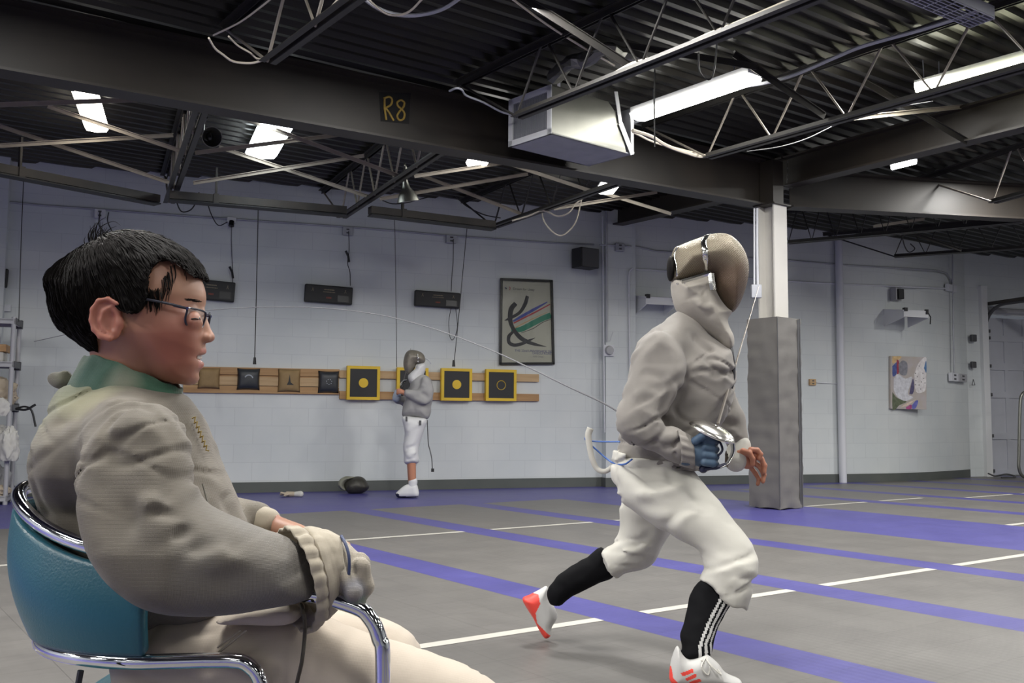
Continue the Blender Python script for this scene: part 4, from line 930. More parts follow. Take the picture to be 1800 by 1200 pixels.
class Field:
    def __init__(s,lo,hi,h,Yref):
        lo,hi=np.minimum(lo,hi),np.maximum(lo,hi); s.lo=np.array(lo,float); s.h=h; s.n=(np.ceil((np.array(hi)-s.lo)/h)).astype(int)+1; s.Yref=Yref
        s.x=(s.lo[0]+np.arange(s.n[0])*h)[:,None,None]; s.y=(s.lo[1]+np.arange(s.n[1])*h)[None,:,None]; s.z=(s.lo[2]+np.arange(s.n[2])*h)[None,None,:]
        s.d=np.full(tuple(s.n),.5,np.float32)
    def _blk(s,lo,hi,m):
        a=np.clip(np.floor((np.array(lo)-m-s.lo)/s.h).astype(int),0,s.n-1); b=np.clip(np.ceil((np.array(hi)+m-s.lo)/s.h).astype(int)+1,1,s.n)
        return tuple(slice(i,max(j,i+1)) for i,j in zip(a,b))
    def _mix(s,sl,q,k,sub=False):
        d=s.d[sl]; q=q.astype(np.float32)
        if sub: # smooth subtraction
            if k>0: hh=np.clip(k-np.abs(-q-d),0,None)/k; s.d[sl]=np.maximum(d,-q)+hh*hh*k*.25
            else: s.d[sl]=np.maximum(d,-q)
        else:
            if k>0: hh=np.clip(k-np.abs(q-d),0,None)/k; s.d[sl]=np.minimum(d,q)-hh*hh*k*.25
            else: s.d[sl]=np.minimum(d,q)
    def cone(s,a,b,ra,rb,k=.01,sub=False,flat=None):
        a=np.array(a,float); b=np.array(b,float); R=max(ra,rb); 
        sl=s._blk(np.minimum(a,b)-R*1.3,np.maximum(a,b)+R*1.3,k+4*s.h)
        x,y,z=s.x[sl[0]],s.y[:,sl[1]],s.z[:,:,sl[2]]
        px,py,pz=x-a[0],y-a[1],z-a[2]; e=b-a
        if flat is not None:
            ax=nrm(flat[0]); f=1/flat[1]-1; dt=px*ax[0]+py*ax[1]+pz*ax[2]; px=px+ax[0]*dt*f; py=py+ax[1]*dt*f; pz=pz+ax[2]*dt*f; e=e+ax*(e@ax)*f
        t=np.clip((px*e[0]+py*e[1]+pz*e[2])/max(e@e,1e-12),0,1)
        q=np.sqrt((px-e[0]*t)**2+(py-e[1]*t)**2+(pz-e[2]*t)**2)-(ra+(rb-ra)*t)
        s._mix(sl,q,k,sub); return s
    def chain(s,pts,rs,k=.01,sub=False,flat=None):
        for i in range(len(pts)-1): s.cone(pts[i],pts[i+1],rs[i],rs[i+1],k,sub,flat)
        return s
    def ell(s,c,r,k=.01,sub=False,ax=None):
        c=np.array(c,float); r=np.array(r,float) if hasattr(r,'__len__') else np.array([r]*3); R=r.max()
        sl=s._blk(c-R,c+R,k+4*s.h); x,y,z=s.x[sl[0]]-c[0],s.y[:,sl[1]]-c[1],s.z[:,:,sl[2]]-c[2]
        A=np.eye(3) if ax is None else np.array([nrm(v) for v in ax])
        u=[(x*A[i][0]+y*A[i][1]+z*A[i][2])/r[i] for i in range(3)]
        L=np.sqrt(u[0]**2+u[1]**2+u[2]**2); G=np.sqrt((u[0]/r[0])**2+(u[1]/r[1])**2+(u[2]/r[2])**2)
        q=L*(L-1)/np.maximum(G,1e-6); s._mix(sl,q,k,sub); return s
    def infl(s,poly,Yc,W,S,k=.012,sub=False,Yr=None,sm=3,ret=False,clip=None):
        """outline (frame coordinates at depth Yr) given thickness: half-width W, rounding S px"""
        Yr=Yr or (Yc if not callable(Yc) else s.Yref); pl=smooth_poly(poly,sm) if sm else poly
        P=np.array([aty(p[0],p[1],Yr) for p in pl]); sc=Yr/F
        Wm=W if not callable(W) else .3
        ylo=s.lo[1] if callable(Yc) else Yc-Wm; yhi=s.lo[1]+s.n[1]*s.h if callable(Yc) else Yc+Wm
        sl=s._blk((P[:,0].min(),ylo,P[:,2].min()),(P[:,0].max(),yhi,P[:,2].max()),k+5*s.h)
        x,z=s.x[sl[0]][:,0,:],s.z[:,:,sl[2]][:,0,:]; U,V=toPX(x,Yr,z); U=U+0*z; V=V+0*x
        d2=sd2(U,V,pl)
        yc=Yc(U,V) if callable(Yc) else Yc; w=W(U,V) if callable(W) else W
        if callable(Yc): yc=yc[:,None,:]
        if callable(W): w=w[:,None,:]
        cc=np.clip(1+d2/S,0,None)[:,None,:]   # 1 at the contour, 0 deep inside
        yy=s.y[:,sl[1]]
        L=np.sqrt(((yy-yc)/w)**2+cc*cc); gy=np.abs(yy-yc)/(w*w); gc=cc/(S*sc)
        G=np.sqrt(gy**2+gc**2)/np.maximum(L,1e-6); q=(L-1)/np.maximum(G,1/np.maximum(w,S*sc)*.7)
        if clip is not None: q=np.maximum(q,(sd2(U,V,smooth_poly(clip,3))*sc)[:,None,:])
        if ret: return sl,q,d2
        s._mix(sl,q,k,sub); return s
    def samp(s,P):
        q=(P-s.lo)/s.h; n=np.array(s.d.shape)-2; i=np.clip(np.floor(q).astype(int),0,n); t=np.clip(q-i,0,1); r=0
        for a in(0,1):
            for b_ in(0,1):
                for c in(0,1): r=r+s.d[i[:,0]+a,i[:,1]+b_,i[:,2]+c]*((t[:,0] if a else 1-t[:,0])*(t[:,1] if b_ else 1-t[:,1])*(t[:,2] if c else 1-t[:,2]))
        out=np.any((q<0)|(q>n+1),axis=1); return np.where(out,.3,r)
    def under(s,cl,exempt=None,gap=.006):
        """keep this body inside the clothes cl"""
        idx=np.nonzero(s.d<.02); P=s.pts(idx); c=np.full(len(P),.3)
        for g in cl: c=np.minimum(c,g.samp(P))
        v=np.maximum(s.d[idx],c+gap)
        if exempt is not None:
            U,V=toPX(P[:,0],s.Yref,P[:,2]); e=exempt(P,U,V); v=np.where(e,s.d[idx],v)
        s.d[idx]=v; return s
    def near(s,band):
        return np.nonzero(np.abs(s.d)<band)
    def pts(s,idx): return np.stack([s.lo[0]+idx[0]*s.h,s.lo[1]+idx[1]*s.h,s.lo[2]+idx[2]*s.h],-1)
    def folds(s,fl,nz=None,band=None,cr=None):
        """fl: (polyline3d, width, amp) amp>0 ridge; nz: (scale vec, amp)"""
        band=band or 5*s.h+.008; idx=s.near(band); P=s.pts(idx).astype(np.float32); add=np.zeros(len(P),np.float32)
        for (pl,w,a) in fl:
            pl=[np.array(q,float) for q in pl]
            if len(pl)>2: pl=spline(pl,3)
            L=np.array(pl); m=np.all((P>L.min(0)-3*w)&(P<L.max(0)+3*w),axis=1); Q=P[m]; 
            if not len(Q): continue
            best=np.full(len(Q),9.); n=len(pl)-1; tp=np.zeros(len(Q))
            for i in range(n):
                A=L[i]; e=L[i+1]-A; t=np.clip((Q-A)@e/max(e@e,1e-12),0,1); dd=np.linalg.norm(Q-A-t[:,None]*e,axis=1); b_=dd<best; best=np.where(b_,dd,best); tp=np.where(b_,(i+t)/n,tp)
            add[m]-=a*np.exp(-(best/w)**2)*np.clip(np.minimum(tp,1-tp)*5,0.15,1)
        if nz:
            for (sc,am) in nz: add-=am*vnoise(P*np.array(sc,np.float32)+17.3)
        if cr:
            Wp=P+np.stack([vnoise(P*14+3),vnoise(P*14+40),vnoise(P*14+80)],1)*.012
            for (sc,ang,am,wd) in cr:
                c_,s_=math.cos(ang),math.sin(ang); Q=np.stack([Wp[:,0]*c_+Wp[:,2]*s_,Wp[:,1],-Wp[:,0]*s_+Wp[:,2]*c_],1)
                v=vnoise(Q*np.array(sc,np.float32)+7.7+ang); m=np.clip(vnoise(P*9+60)*1.2+.55,0,1)
                add+=am*m*(np.exp(-(v/wd)**2)-.35*np.exp(-((np.abs(v)-wd*2)/wd)**2))
        s.d[idx]+=add; return s
    def mesh(s):
        d=s.d; nx,ny,nz=d.shape
        acc=np.zeros((nx-1,ny-1,nz-1,3),np.float32); cnt=np.zeros((nx-1,ny-1,nz-1),np.float32); E=[]
        ins=d<0
        for ax in range(3):
            a=[slice(None)]*3; b=[slice(None)]*3; a[ax]=slice(0,-1); b[ax]=slice(1,None)
            ch=ins[tuple(a)]!=ins[tuple(b)]; I=np.argwhere(ch)
            # drop edges on the border
            o=[q for q in range(3) if q!=ax]
            dims=np.array(d.shape); ok=(I[:,o[0]]>0)&(I[:,o[1]]>0)&(I[:,o[0]]<dims[o[0]]-1)&(I[:,o[1]]<dims[o[1]]-1); I=I[ok]
            J=I.copy(); J[:,ax]+=1; d0=d[tuple(I.T)]; d1=d[tuple(J.T)]; t=d0/(d0-d1); P=I.astype(np.float32); P[:,ax]+=t
            for s0 in(0,1):
                for s1 in(0,1):
                    C=I.copy(); C[:,o[0]]-=s0; C[:,o[1]]-=s1; np.add.at(acc,tuple(C.T),P); np.add.at(cnt,tuple(C.T),1)
            E.append((ax,o,I,ins[tuple(I.T)]))
        act=cnt>0; ids=np.full(cnt.shape,-1,np.int64); ids[act]=np.arange(act.sum())
        V=acc[act]/cnt[act][:,None]; V=V*s.h+s.lo
        Fs=[]
        for ax,o,I,inn in E:
            c=[]
            for s0,s1 in((1,1),(0,1),(0,0),(1,0)):
                C=I.copy(); C[:,o[0]]-=s0; C[:,o[1]]-=s1; c.append(ids[tuple(C.T)])
            q=np.stack(c,1); flip=inn if ax!=1 else ~inn
            q[~flip]=q[~flip][:,::-1]; Fs.append(q)
        return V,np.concatenate(Fs)
    def build(s,name,m,parent,relax=1,matfn=None):
        V,Fc=s.mesh()
        for _ in range(relax):
            A=np.zeros_like(V); c=np.zeros(len(V))
            for i in range(4):
                for j in((i+1)%4,(i-1)%4): np.add.at(A,Fc[:,i],V[Fc[:,j]]); np.add.at(c,Fc[:,i],1)
            V=V*.5+(A/np.maximum(c,1)[:,None])*.5
        me=bpy.data.meshes.new(name); o0=WLOC(parent)
        nf=len(Fc); me.vertices.add(len(V)); me.vertices.foreach_set('co',(V-o0).astype(np.float32).ravel())
        me.loops.add(nf*4); me.loops.foreach_set('vertex_index',Fc.astype(np.int32).ravel()); me.polygons.add(nf); me.polygons.foreach_set('loop_start',np.arange(nf,dtype=np.int32)*4)
        me.polygons.foreach_set('use_smooth',np.ones(nf,bool))
        for mm in (m if isinstance(m,(list,tuple)) else [m]): me.materials.append(MT[mm])
        if matfn is not None:
            C=V[Fc].mean(1); U,Vv=toPX(C[:,0],s.Yref,C[:,2]); me.polygons.foreach_set('material_index',matfn(C,U,Vv).astype(np.int32))
        me.update(calc_edges=True); me.validate()
        o=bpy.data.objects.new(name,me); COL.objects.link(o); o.parent=parent; return o
def inpoly(U,V,poly): return sd2(U,V,poly)<0
# ------------------------------------------------------------------ person materials
MT['skin']=mat('skin',(.34,.172,.108),.5,noise=(11,.8,(.31,.125,.082)),sss=.08)
MT['skin_face']=mat('skin_face',(.36,.185,.115),.48,noise=(13,.7,(.32,.14,.09)),sss=.08)
MT['skin_far']=mat('skin_far',(.50,.22,.13),.55)
MT['hair']=mat('hair',(.007,.0055,.005),.62,spec=.12)
def fabric(name,c1,c2,c3=None,wsc=1250,st=.3,stain=None):
    m=mat(name,c1,.75,noise=(9,.7,c2),sheen=.15); nt,bs=nodes(m); L=nt.links.new; tc=nt.nodes.new('ShaderNodeTexCoord')
    outs=[]
    for dr in ('X','Z'):
        w=nt.nodes.new('ShaderNodeTexWave'); w.bands_direction=dr; w.inputs['Scale'].default_value=wsc/6.28; w.inputs['Distortion'].default_value=1.5; w.inputs['Detail Scale'].default_value=.4; L(tc.outputs['Object'],w.inputs[0]); outs.append(w.outputs[1])
    ad=nt.nodes.new('ShaderNodeMath'); ad.operation='ADD'; L(outs[0],ad.inputs[0]); L(outs[1],ad.inputs[1])
    bp=nt.nodes.new('ShaderNodeBump'); bp.inputs['Strength'].default_value=st; bp.inputs['Distance'].default_value=.001; L(ad.outputs[0],bp.inputs['Height']); L(bp.outputs[0],bs.inputs['Normal'])
    if stain: addstain(m,stain)
    return m
def addstain(m,stain):
    # soft-edged discolouration (object-space centre, radius, colour)
        nt,bs=nodes(m); L=nt.links.new; tc=nt.nodes.new('ShaderNodeTexCoord')
        cur=bs.inputs['Base Color'].links[0].from_socket
        for (c,r,col,amt) in stain:
            vm=nt.nodes.new('ShaderNodeVectorMath'); vm.operation='DISTANCE'; L(tc.outputs['Object'],vm.inputs[0]); vm.inputs[1].default_value=tuple(c)
            n=nt.nodes.new('ShaderNodeTexNoise'); n.inputs['Scale'].default_value=14; n.inputs['Detail'].default_value=5; L(tc.outputs['Object'],n.inputs[0])
            a=nt.nodes.new('ShaderNodeMath'); a.operation='MULTIPLY_ADD'; L(n.outputs[0],a.inputs[0]); a.inputs[1].default_value=-r*1.1; L(vm.outputs['Value'],a.inputs[2])
            rg=nt.nodes.new('ShaderNodeMapRange'); rg.inputs[1].default_value=-r*.2; rg.inputs[2].default_value=r*.55; rg.inputs[3].default_value=amt; rg.inputs[4].default_value=0; L(a.outputs[0],rg.inputs[0])
            mx=nt.nodes.new('ShaderNodeMix'); mx.data_type='RGBA'; L(rg.outputs[0],mx.inputs[0]); L(cur,mx.inputs[6]); mx.inputs[7].default_value=(*col,1); cur=mx.outputs[2]
        L(cur,bs.inputs['Base Color'])
MT['pants']=fabric('pants',(.54,.465,.38),(.48,.41,.335),st=.12)
MT['cord_brown']=mat('cord_brown',(.035,.028,.02),.6)
MT['cuffrib']=fabric('cuffrib',(.40,.35,.27),(.30,.265,.20),st=.12)
MT['glove_b']=fabric('glove_b',(.42,.38,.31),(.36,.32,.25),st=.12)
MT['teal']=mat('teal',(.022,.115,.155),.33,noise=(5,.5,(.018,.10,.14)),bump=('noise',300,.12))
MT['gold']=mat('gold',(.38,.28,.10),.5)
MT['frame_blk']=mat('frame_blk',(.015,.016,.03),.25); MT['frame_blue']=mat('frame_blue',(.03,.035,.14),.3)
MT['lip']=mat('lip',(.42,.17,.13),.45); MT['teeth']=mat('teeth',(.75,.72,.66),.3); MT['eye_w']=mat('eye_w',(.6,.57,.52),.25); MT['eye_d']=mat('eye_d',(.01,.008,.007),.2)
MT['blue_trim']=mat('blue_trim',(.035,.05,.12),.6)
def lensmat():
    m=bpy.data.materials.new('lens'); m.use_nodes=True; nt=m.node_tree; nt.nodes.clear(); L=nt.links.new
    o=nt.nodes.new('ShaderNodeOutputMaterial'); mx=nt.nodes.new('ShaderNodeMixShader'); tr=nt.nodes.new('ShaderNodeBsdfTransparent'); g=nt.nodes.new('ShaderNodeBsdfGlossy'); g.inputs['Roughness'].default_value=.05
    mx.inputs[0].default_value=.22; L(tr.outputs[0],mx.inputs[1]); L(g.outputs[0],mx.inputs[2]); L(mx.outputs[0],o.inputs[0]); return m
MT['lens']=lensmat()
# ------------------------------------------------------------------ seated boy (facing right)
YB=1.50; SC_=YB/F
def B(px,py,Y=YB): return aty(px,py,Y)
boy=thing('seated_person',(*B(300,1150)[:2],0),'person with glasses and short dark hair seated in a teal chair, grey-beige fencing jacket','person')
BO=np.array(boy.location)
MT['jacket_boy']=fabric('jacket_boy',(.158,.136,.104),(.108,.096,.080),stain=[(B(150,690,1.45)-BO,.09,(.20,.23,.14),.8),(B(100,760,1.45)-BO,.10,(.24,.23,.15),.6),(B(240,960,1.3)-BO,.07,(.22,.21,.13),.5),(B(480,1030,1.33)-BO,.16,(.19,.185,.18),.5),(B(160,700,1.4)-BO,.05,(.34,.31,.20),.6)])
MT['collar_boy']=fabric('collar_boy',(.27,.27,.21),(.13,.19,.13),stain=[(B(160,640,1.43)-BO,.11,(.02,.075,.05),.95),(B(262,662,1.43)-BO,.085,(.03,.095,.055),.9),(B(305,688,1.46)-BO,.06,(.035,.12,.07),.8),(B(215,668,1.43)-BO,.035,(.27,.27,.20),.7)])
# head, neck, hands and a plain body underneath the clothes
HP=[(200,428),(235,420),(280,428),(318,446),(343,472),(356,500),(360,523),(357,541),(354,556),(355,572),(357,588),(358,603),(360,613),(358,621),(350,625),(347,629),(350,634),(354,641),(351,648),(347,655),(349,664),(344,673),(334,677),(318,674),(296,668),(272,664),(248,660),(215,640),(175,612),(140,580),(118,545),(112,505),(125,465),(158,438)]
f=Field((B(95,700)[0]-.01,YB-.115,B(200,725)[2]),(B(390,500)[0],YB+.115,B(200,405)[2]+.005),.0024,YB)
def headW(U,V):
    w=.070-.018*np.clip((V-590)/90,0,1)-.010*np.clip((U-300)/60,0,1)
    return w
f.infl(HP,YB,headW,78,k=0,sm=2)
f.cone(B(232,600),B(218,705),.056,.058,k=.03,flat=((0,1,0),.8))
f.ell(B(308,592,YB-.032),(.030,.022,.036),k=.03)   # cheek
f.ell(B(308,592,YB+.032),(.030,.022,.036),k=.03)
f.ell(B(308,640,YB-.026),(.026,.018,.022),k=.025); f.ell(B(308,640,YB+.026),(.026,.018,.022),k=.025)
# nose
f.cone(B(353,553),B(363,587),.0065,.009,k=.012); f.ell(B(368,593),(.0082,.0095,.0075),k=.006); 
for s_ in(-1,1): f.ell(B(360,594,YB+s_*.011),(.009,.006,.0065),k=.005)
for s_ in(-1,1): f.ell(B(363,600,YB+s_*.007),(.004,.003,.003),k=.002,sub=True)
for s_ in(-1,1):
    f.ell(B(362,557,YB+s_*.033),(.011,.016,.008),k=.014,sub=True)   # sockets
    f.ell(B(337,560,YB+s_*.033),(.0120,.0165,.0105),k=.016)           # lidded eyes
    f.cone(B(352,560,YB+s_*.022),B(340,561,YB+s_*.050),.0018,.0012,k=.002,sub=True)
    f.cone(B(347,569,YB+s_*.026),B(335,567,YB+s_*.048),.006,.004,k=.008)
# lips
f.cone(B(350,619,YB-.014),B(355.5,617,YB),.003,.0038,k=.007); f.cone(B(350,619,YB+.014),B(355.5,617,YB),.003,.0038,k=.006)
f.cone(B(344,639,YB-.015),B(351.0,640,YB),.0035,.0046,k=.007); f.cone(B(344,639,YB+.015),B(351.0,640,YB),.0035,.0046,k=.006)
f.cone(B(344,627,YB-.022),B(358,629,YB),.0025,.0042,k=.003,sub=True); f.cone(B(344,627,YB+.022),B(358,629,YB),.0025,.0042,k=.003,sub=True)
# ear (near) and its twin
for s_ in(-1,1):
    ye=YB+s_*.076
    EP=[(243,541),(228,534),(210,538),(200,553),(198,572),(203,588),(215,601),(231,606),(244,600),(249,585),(248,560)]
    f.infl(EP,ye,.0055,10,k=.006,sm=2,Yr=YB)
    hx=[B(x,y,YB)+np.array([0,s_*.083,0]) for x,y in [(244,545),(229,537),(213,540),(203,554),(201,572),(206,588),(217,599),(232,603)]]
    f.chain(hx,[.0036]*5+[.004,.0045,.005],k=.003)
    ah=[B(x,y,YB)+np.array([0,s_*.0825,0]) for x,y in [(232,549),(221,558),(216,573),(221,588),(231,594)]]
    f.chain(ah,[.002,.0026,.0028,.0026,.002],k=.003)
    f.cone(B(233,566,YB)+np.array([0,s_*.086,0]),B(233,583,YB)+np.array([0,s_*.086,0]),.0090,.0080,k=.002,sub=True)
    f.ell(B(225,546,YB)+np.array([0,s_*.085,0]),(.009,.004,.004),k=.003,sub=True)
    f.ell(B(247,577,YB)+np.array([0,s_*.076,0]),(.005,.006,.008),k=.004)
head_mesh=f.mesh()
MT['skin_ear']=mat('skin_ear',(.40,.15,.10),.5,sss=.15)
def hm(C,U,V):
    m=np.zeros(len(C)); m[(np.abs(C[:,1]-YB)>.0725)&(U>190)&(U<252)&(V>528)&(V<610)]=1
    lp=(np.abs(C[:,1]-YB)<.020)&(U>350)&(((V>612.5)&(V<621))|((V>634)&(V<647)))
    m[lp]=2; return m
addstain(MT['skin_face'],[(B(305,600,YB-.065)-BO,.075,(.27,.075,.052),.75),(B(368,592,YB)-BO,.014,(.36,.15,.10),.5),(B(230,690,YB-.05)-BO,.06,(.26,.12,.075),.5)])
ob=f.build('head',['skin_face','skin_ear','lip'],boy,relax=1,matfn=hm)
# plain body below the neck, under the clothes
f=Field((-.80,1.18,.02),(.02,1.80,1.02),.008,YB)
f.cone(B(218,690),B(212,735),.044,.044,k=.02); f.chain([B(205,850),B(215,920),B(250,1060)],[.10,.11,.12],k=.04); f.cone(B(205,790,YB-.12),B(205,790,YB+.12),.035,.035,k=.03)
nS=B(215,790,1.34);nE=aty(235,1000,1.25);nW=aty(560,1015,1.31); f.chain([nS,nE,nW],[.036,.034,.024],k=.03)
fS=B(220,780,1.65);fE=B(330,920,1.70);fW=B(470,922,1.62);fH=B(545,955,1.50); f.chain([fS,fE,fW],[.043,.034,.022],k=.03); f.cone(fW,fH,.021,.022,k=.012)
# far bare hand resting by the glove
fp=fH; dirh=nrm(B(600,985,1.44)-fH)
f.ell(fH+dirh*.02,(.04,.032,.016),k=.012,ax=(dirh,np.cross(Z3,dirh),Z3))
for i,o_ in enumerate((-.024,-.009,.006,.020)):
    s0=fH+dirh*.045+np.cross(Z3,dirh)*o_; f.chain([s0,s0+dirh*.03-Z3*.004,s0+dirh*.045-Z3*.022],[.009,.0082,.0075],k=.004)
f.chain([fH+np.cross(Z3,dirh)*.03,fH+dirh*.03+np.cross(Z3,dirh)*.045,fH+dirh*.055+np.cross(Z3,dirh)*.045-Z3*.01],[.011,.0095,.008],k=.005)
hipN=B(265,1190,1.41);kneN=B(820,1275,1.39); hipF=B(280,1180,1.59);kneF=B(675,1180,1.64)
f.chain([hipN,kneN,np.array([kneN[0]+.02,kneN[1],.09])],[.07,.035,.03],k=.03); f.chain([hipF,kneF,np.array([kneF[0]+.0,kneF[1],.09])],[.07,.035,.03],k=.03)
fbody=f
# clothes
f=Field((-.80,1.17,.30),(-.05,1.80,1.05),.0042,YB)
TP=[(135,676),(115,700),(98,745),(86,800),(84,860),(92,940),(112,1040),(150,1110),(230,1135),(290,1128),(350,1100),(430,1082),(452,1040),(440,980),(425,930),(408,895),(393,850),(378,808),(362,768),(345,735),(322,708),(298,694),(250,684),(190,676)]
def torW(U,V): return .118+.040*np.clip((V-690)/90,0,1)-.035*np.clip((V-830)/60,0,1)*np.clip((260-U)/60,0,1)+.012*np.clip((V-1000)/60,0,1)*np.clip((U-240)/40,0,1)
f.infl(TP,YB,torW,100,k=.02,Yr=YB)
f.ell(B(218,724),(.086,.080,.030),k=.035); f.ell(B(222,712),(.078,.068,.022),k=.02)
AP=[(152,768),(172,732),(215,707),(262,710),(298,737),(322,776),(338,820),(350,862),(383,893),(430,914),(480,936),(518,962),(540,995),(548,1030),(540,1054),(470,1066),(380,1074),(300,1067),(255,1045),(215,1005),(186,965),(166,925),(150,880),(142,820)]
# outline is on the near arm, so scale depths with it
f.cone(B(205,742),B(218,772,1.33),.060,.055,k=.03); f.cone(B(205,742),B(218,772,1.67),.060,.055,k=.03)
def armY(U,V): return 1.305-.065*np.clip((V-740)/220,0,1)+.05*np.clip((U-330)/200,0,1)
f.infl(AP,armY,.055,62,k=.014,Yr=1.275)
f.chain([B(230,780,1.63),B(335,915,1.69),B(450,917,1.63)],[.06,.05,.032],k=.02)
def nb(px,py,Y=1.205): return aty(px,py,Y)
fl=[([nb(136,790,1.25),nb(150,758,1.26),nb(180,730,1.27),nb(215,712,1.28),nb(250,712,1.28),nb(275,730,1.27)],.009,-.006),
    ([nb(150,810,1.23),nb(178,765,1.23),nb(225,738,1.24),nb(275,750,1.24),nb(305,785,1.23)],.016,.004),
    ([nb(135,850,1.24),nb(150,800,1.23),nb(185,762,1.23)],.008,-.003),
    ([nb(255,896),nb(285,903),nb(320,903),nb(352,890)],.009,-.006),([nb(250,878),nb(290,884),nb(350,868)],.010,.004),([nb(262,917),nb(300,922),nb(335,915)],.008,.004),
    ([nb(215,1040),nb(245,1000),nb(280,965),nb(315,938),nb(345,922)],.010,-.005),([nb(200,1000),nb(235,962),nb(280,935),nb(310,925)],.012,.005),([nb(310,938),nb(332,926),nb(350,920)],.007,-.007),
    ([nb(300,1005),nb(340,968),nb(395,940)],.010,-.004),([nb(320,1015),nb(360,982),nb(415,955)],.012,.004),([nb(240,860),nb(262,905),nb(270,950),nb(255,990)],.014,.004),([nb(220,870),nb(238,920),nb(235,975)],.012,-.003),
    ([nb(360,1000),nb(410,985),nb(470,985)],.012,.003),([nb(370,1035),nb(430,1022),nb(500,1025)],.012,-.0025),([nb(420,945),nb(470,960),nb(510,985)],.010,.003),
    ([nb(355,890,1.25),nb(368,925),nb(362,965),nb(345,1000)],.010,-.003),
    ([nb(300,750,1.26),nb(325,795,1.25),nb(340,845,1.24),nb(352,875,1.24)],.008,-.005),([aty(385,815,1.40),aty(362,845,1.37),aty(348,878,1.35)],.014,.008),([aty(398,848,1.42),aty(380,878,1.38),aty(366,905,1.36)],.010,-.007),([aty(368,780,1.40),aty(345,812,1.37),aty(338,850,1.35)],.012,.006),
    ([aty(118,730,1.38),aty(108,790,1.38),aty(120,860,1.37)],.012,-.005),([aty(132,735,1.36),aty(128,800,1.35),aty(140,860,1.35)],.012,.005),([aty(98,790,1.42),aty(100,850,1.42)],.010,-.004),
    ([aty(280,1085,1.34),aty(340,1078,1.33),aty(400,1070,1.33)],.012,-.005),([aty(290,1105,1.35),aty(330,1100,1.34),aty(370,1095,1.34)],.010,.005)]
fl=[(a,w,am*1.9) for a,w,am in fl]; f.folds(fl,nz=[((7,7,14),.006),((40,40,70),.0006)],cr=[((7,7,30),.6,.0042,.16),((9,7,30),-.35,.0032,.14)])
MT['seam_d']=mat('seam_d',(.13,.12,.10),.8)
fj=f; jk=f.build('jacket','jacket_boy',boy,relax=1)
# seams
b=MB(); b.tube([aty(x,y,Y) for x,y,Y in [(356,850,1.345),(364,880,1.335),(372,905,1.325)]],.0012,5,smooth=4); 
b.build('seam','seam_d',boy)
# far cuff
f=Field(fW-np.array([.09,.06,.06]),fW+np.array([.06,.06,.06]),.003,YB)
f.chain([aty(425,908,1.64),aty(468,921,1.62)],[.030,.0265],k=0); f.folds([],nz=[((40,40,60),.003)]); f.build('sleeve_cuff','cuffrib',boy)
# stand collar
b=MB(); rings=[]; NC=72
tx=[149,180,210,240,270,300,320]; ty=[626,625,631,643,656,671,682]
bx=[120,160,200,250,290,316]; by=[684,694,702,706,708,704]
for j in range(9):
    t=j/8; rg=[]
    for k in range(NC):
        a=2*math.pi*k/NC; ca=-math.cos(a); sa=-math.sin(a)
        x0=234.5+85.5*ca; x1=218+98*ca; y0=np.interp(x0,tx,ty); y1=np.interp(x1,bx,by)
        px=x0+(x1-x0)*t; py=y0+(y1-y0)*t; hw=(.052+.022*t)*(1+.05*mnoise.noise(Vector((ca*3,sa*3,t*2)))+.03*mnoise.noise(Vector((ca*9,sa*9,t*3))))
        if j==0: py+=1.5*math.sin(a*11)
        p=aty(px,py,YB); p=p+np.array([.003*mnoise.noise(Vector((ca*6,sa*6,t*4))),0,0]); rg.append(np.array([p[0],YB+hw*sa,p[2]]))
    rings.append(rg)
b.loft(rings,caps=False); o=b.build('collar','collar_boy',boy,smooth=True); so=o.modifiers.new('solid','SOLIDIFY'); so.thickness=.005; so.offset=1; so=o.modifiers.new('sub','SUBSURF'); so.levels=1; so.render_levels=1
f=Field(B(80,690)-np.array([0,.03,0]),B(140,645)+np.array([0,.03,0]),.0025,YB)
f.chain([B(96,664),B(108,668),B(122,672)],[.010,.013,.008],k=.008); f.folds([],nz=[((70,70,70),.003)]); f.build('collar_toggle','jacket_boy',boy)
# hair
HR=[(187,623),(172,621),(147,602),(125,585),(105,573),(100,553),(96,530),(90,512),(88,495),(95,482),(110,467),(130,453),(152,438),(172,428),(195,415),(230,409),(265,413),(295,423),(322,437),(342,455),(353,472),(358,488),(347,483),(333,469),(320,464),(306,467),(297,478),(290,497),(288,520),(284,543),(268,556),(252,555),(241,546),(230,537),(212,537),(199,550),(195,575),(193,602)]
FULL=[(187,628),(165,618),(140,600),(112,580),(100,555),(95,525),(89,500),(98,478),(120,459),(152,437),(178,424),(205,411),(235,407),(268,412),(300,424),(328,441),(350,466),(362,490),(366,530),(362,580),(340,640),(270,660),(220,650)]
f=Field((B(80,700)[0],YB-.105,B(200,640)[2]),(B(372,500)[0],YB+.105,B(200,398)[2]),.0024,YB)
sl,q,_=f.infl(FULL,YB,lambda U,V:.081-.006*np.clip((U-300)/60,0,1),80,ret=True,sm=3)
x,z=f.x[sl[0]][:,0,:],f.z[:,:,sl[2]][:,0,:]; U,V=toPX(x,YB,z); U=U+0*z; V=V+0*x
jag=3.5*np.sin((U*1.0+V*.55)*.55)+2.5*np.sin(U*.37+V*.9)
d2=sd2(U,V,smooth_poly(HR,3))*SC_+np.where(V>470,jag*SC_*.45*np.clip((U-200)/60,0,1),0)
q=np.maximum(q,d2[:,None,:]*.9); f._mix(sl,q,0)
idx=f.near(.014); P=f.pts(idx); W0=B(168,436,YB); D=P-W0; r=np.linalg.norm(D,axis=1,keepdims=True); N=D/np.maximum(r,1e-6)
f.d[idx]-=(.0016*vnoise(N*24+r*3)+.001*vnoise(N*60+r*3+5)).astype(np.float32)
hf=f; f.build('hair','hair',boy,relax=1)
hd=hf.d
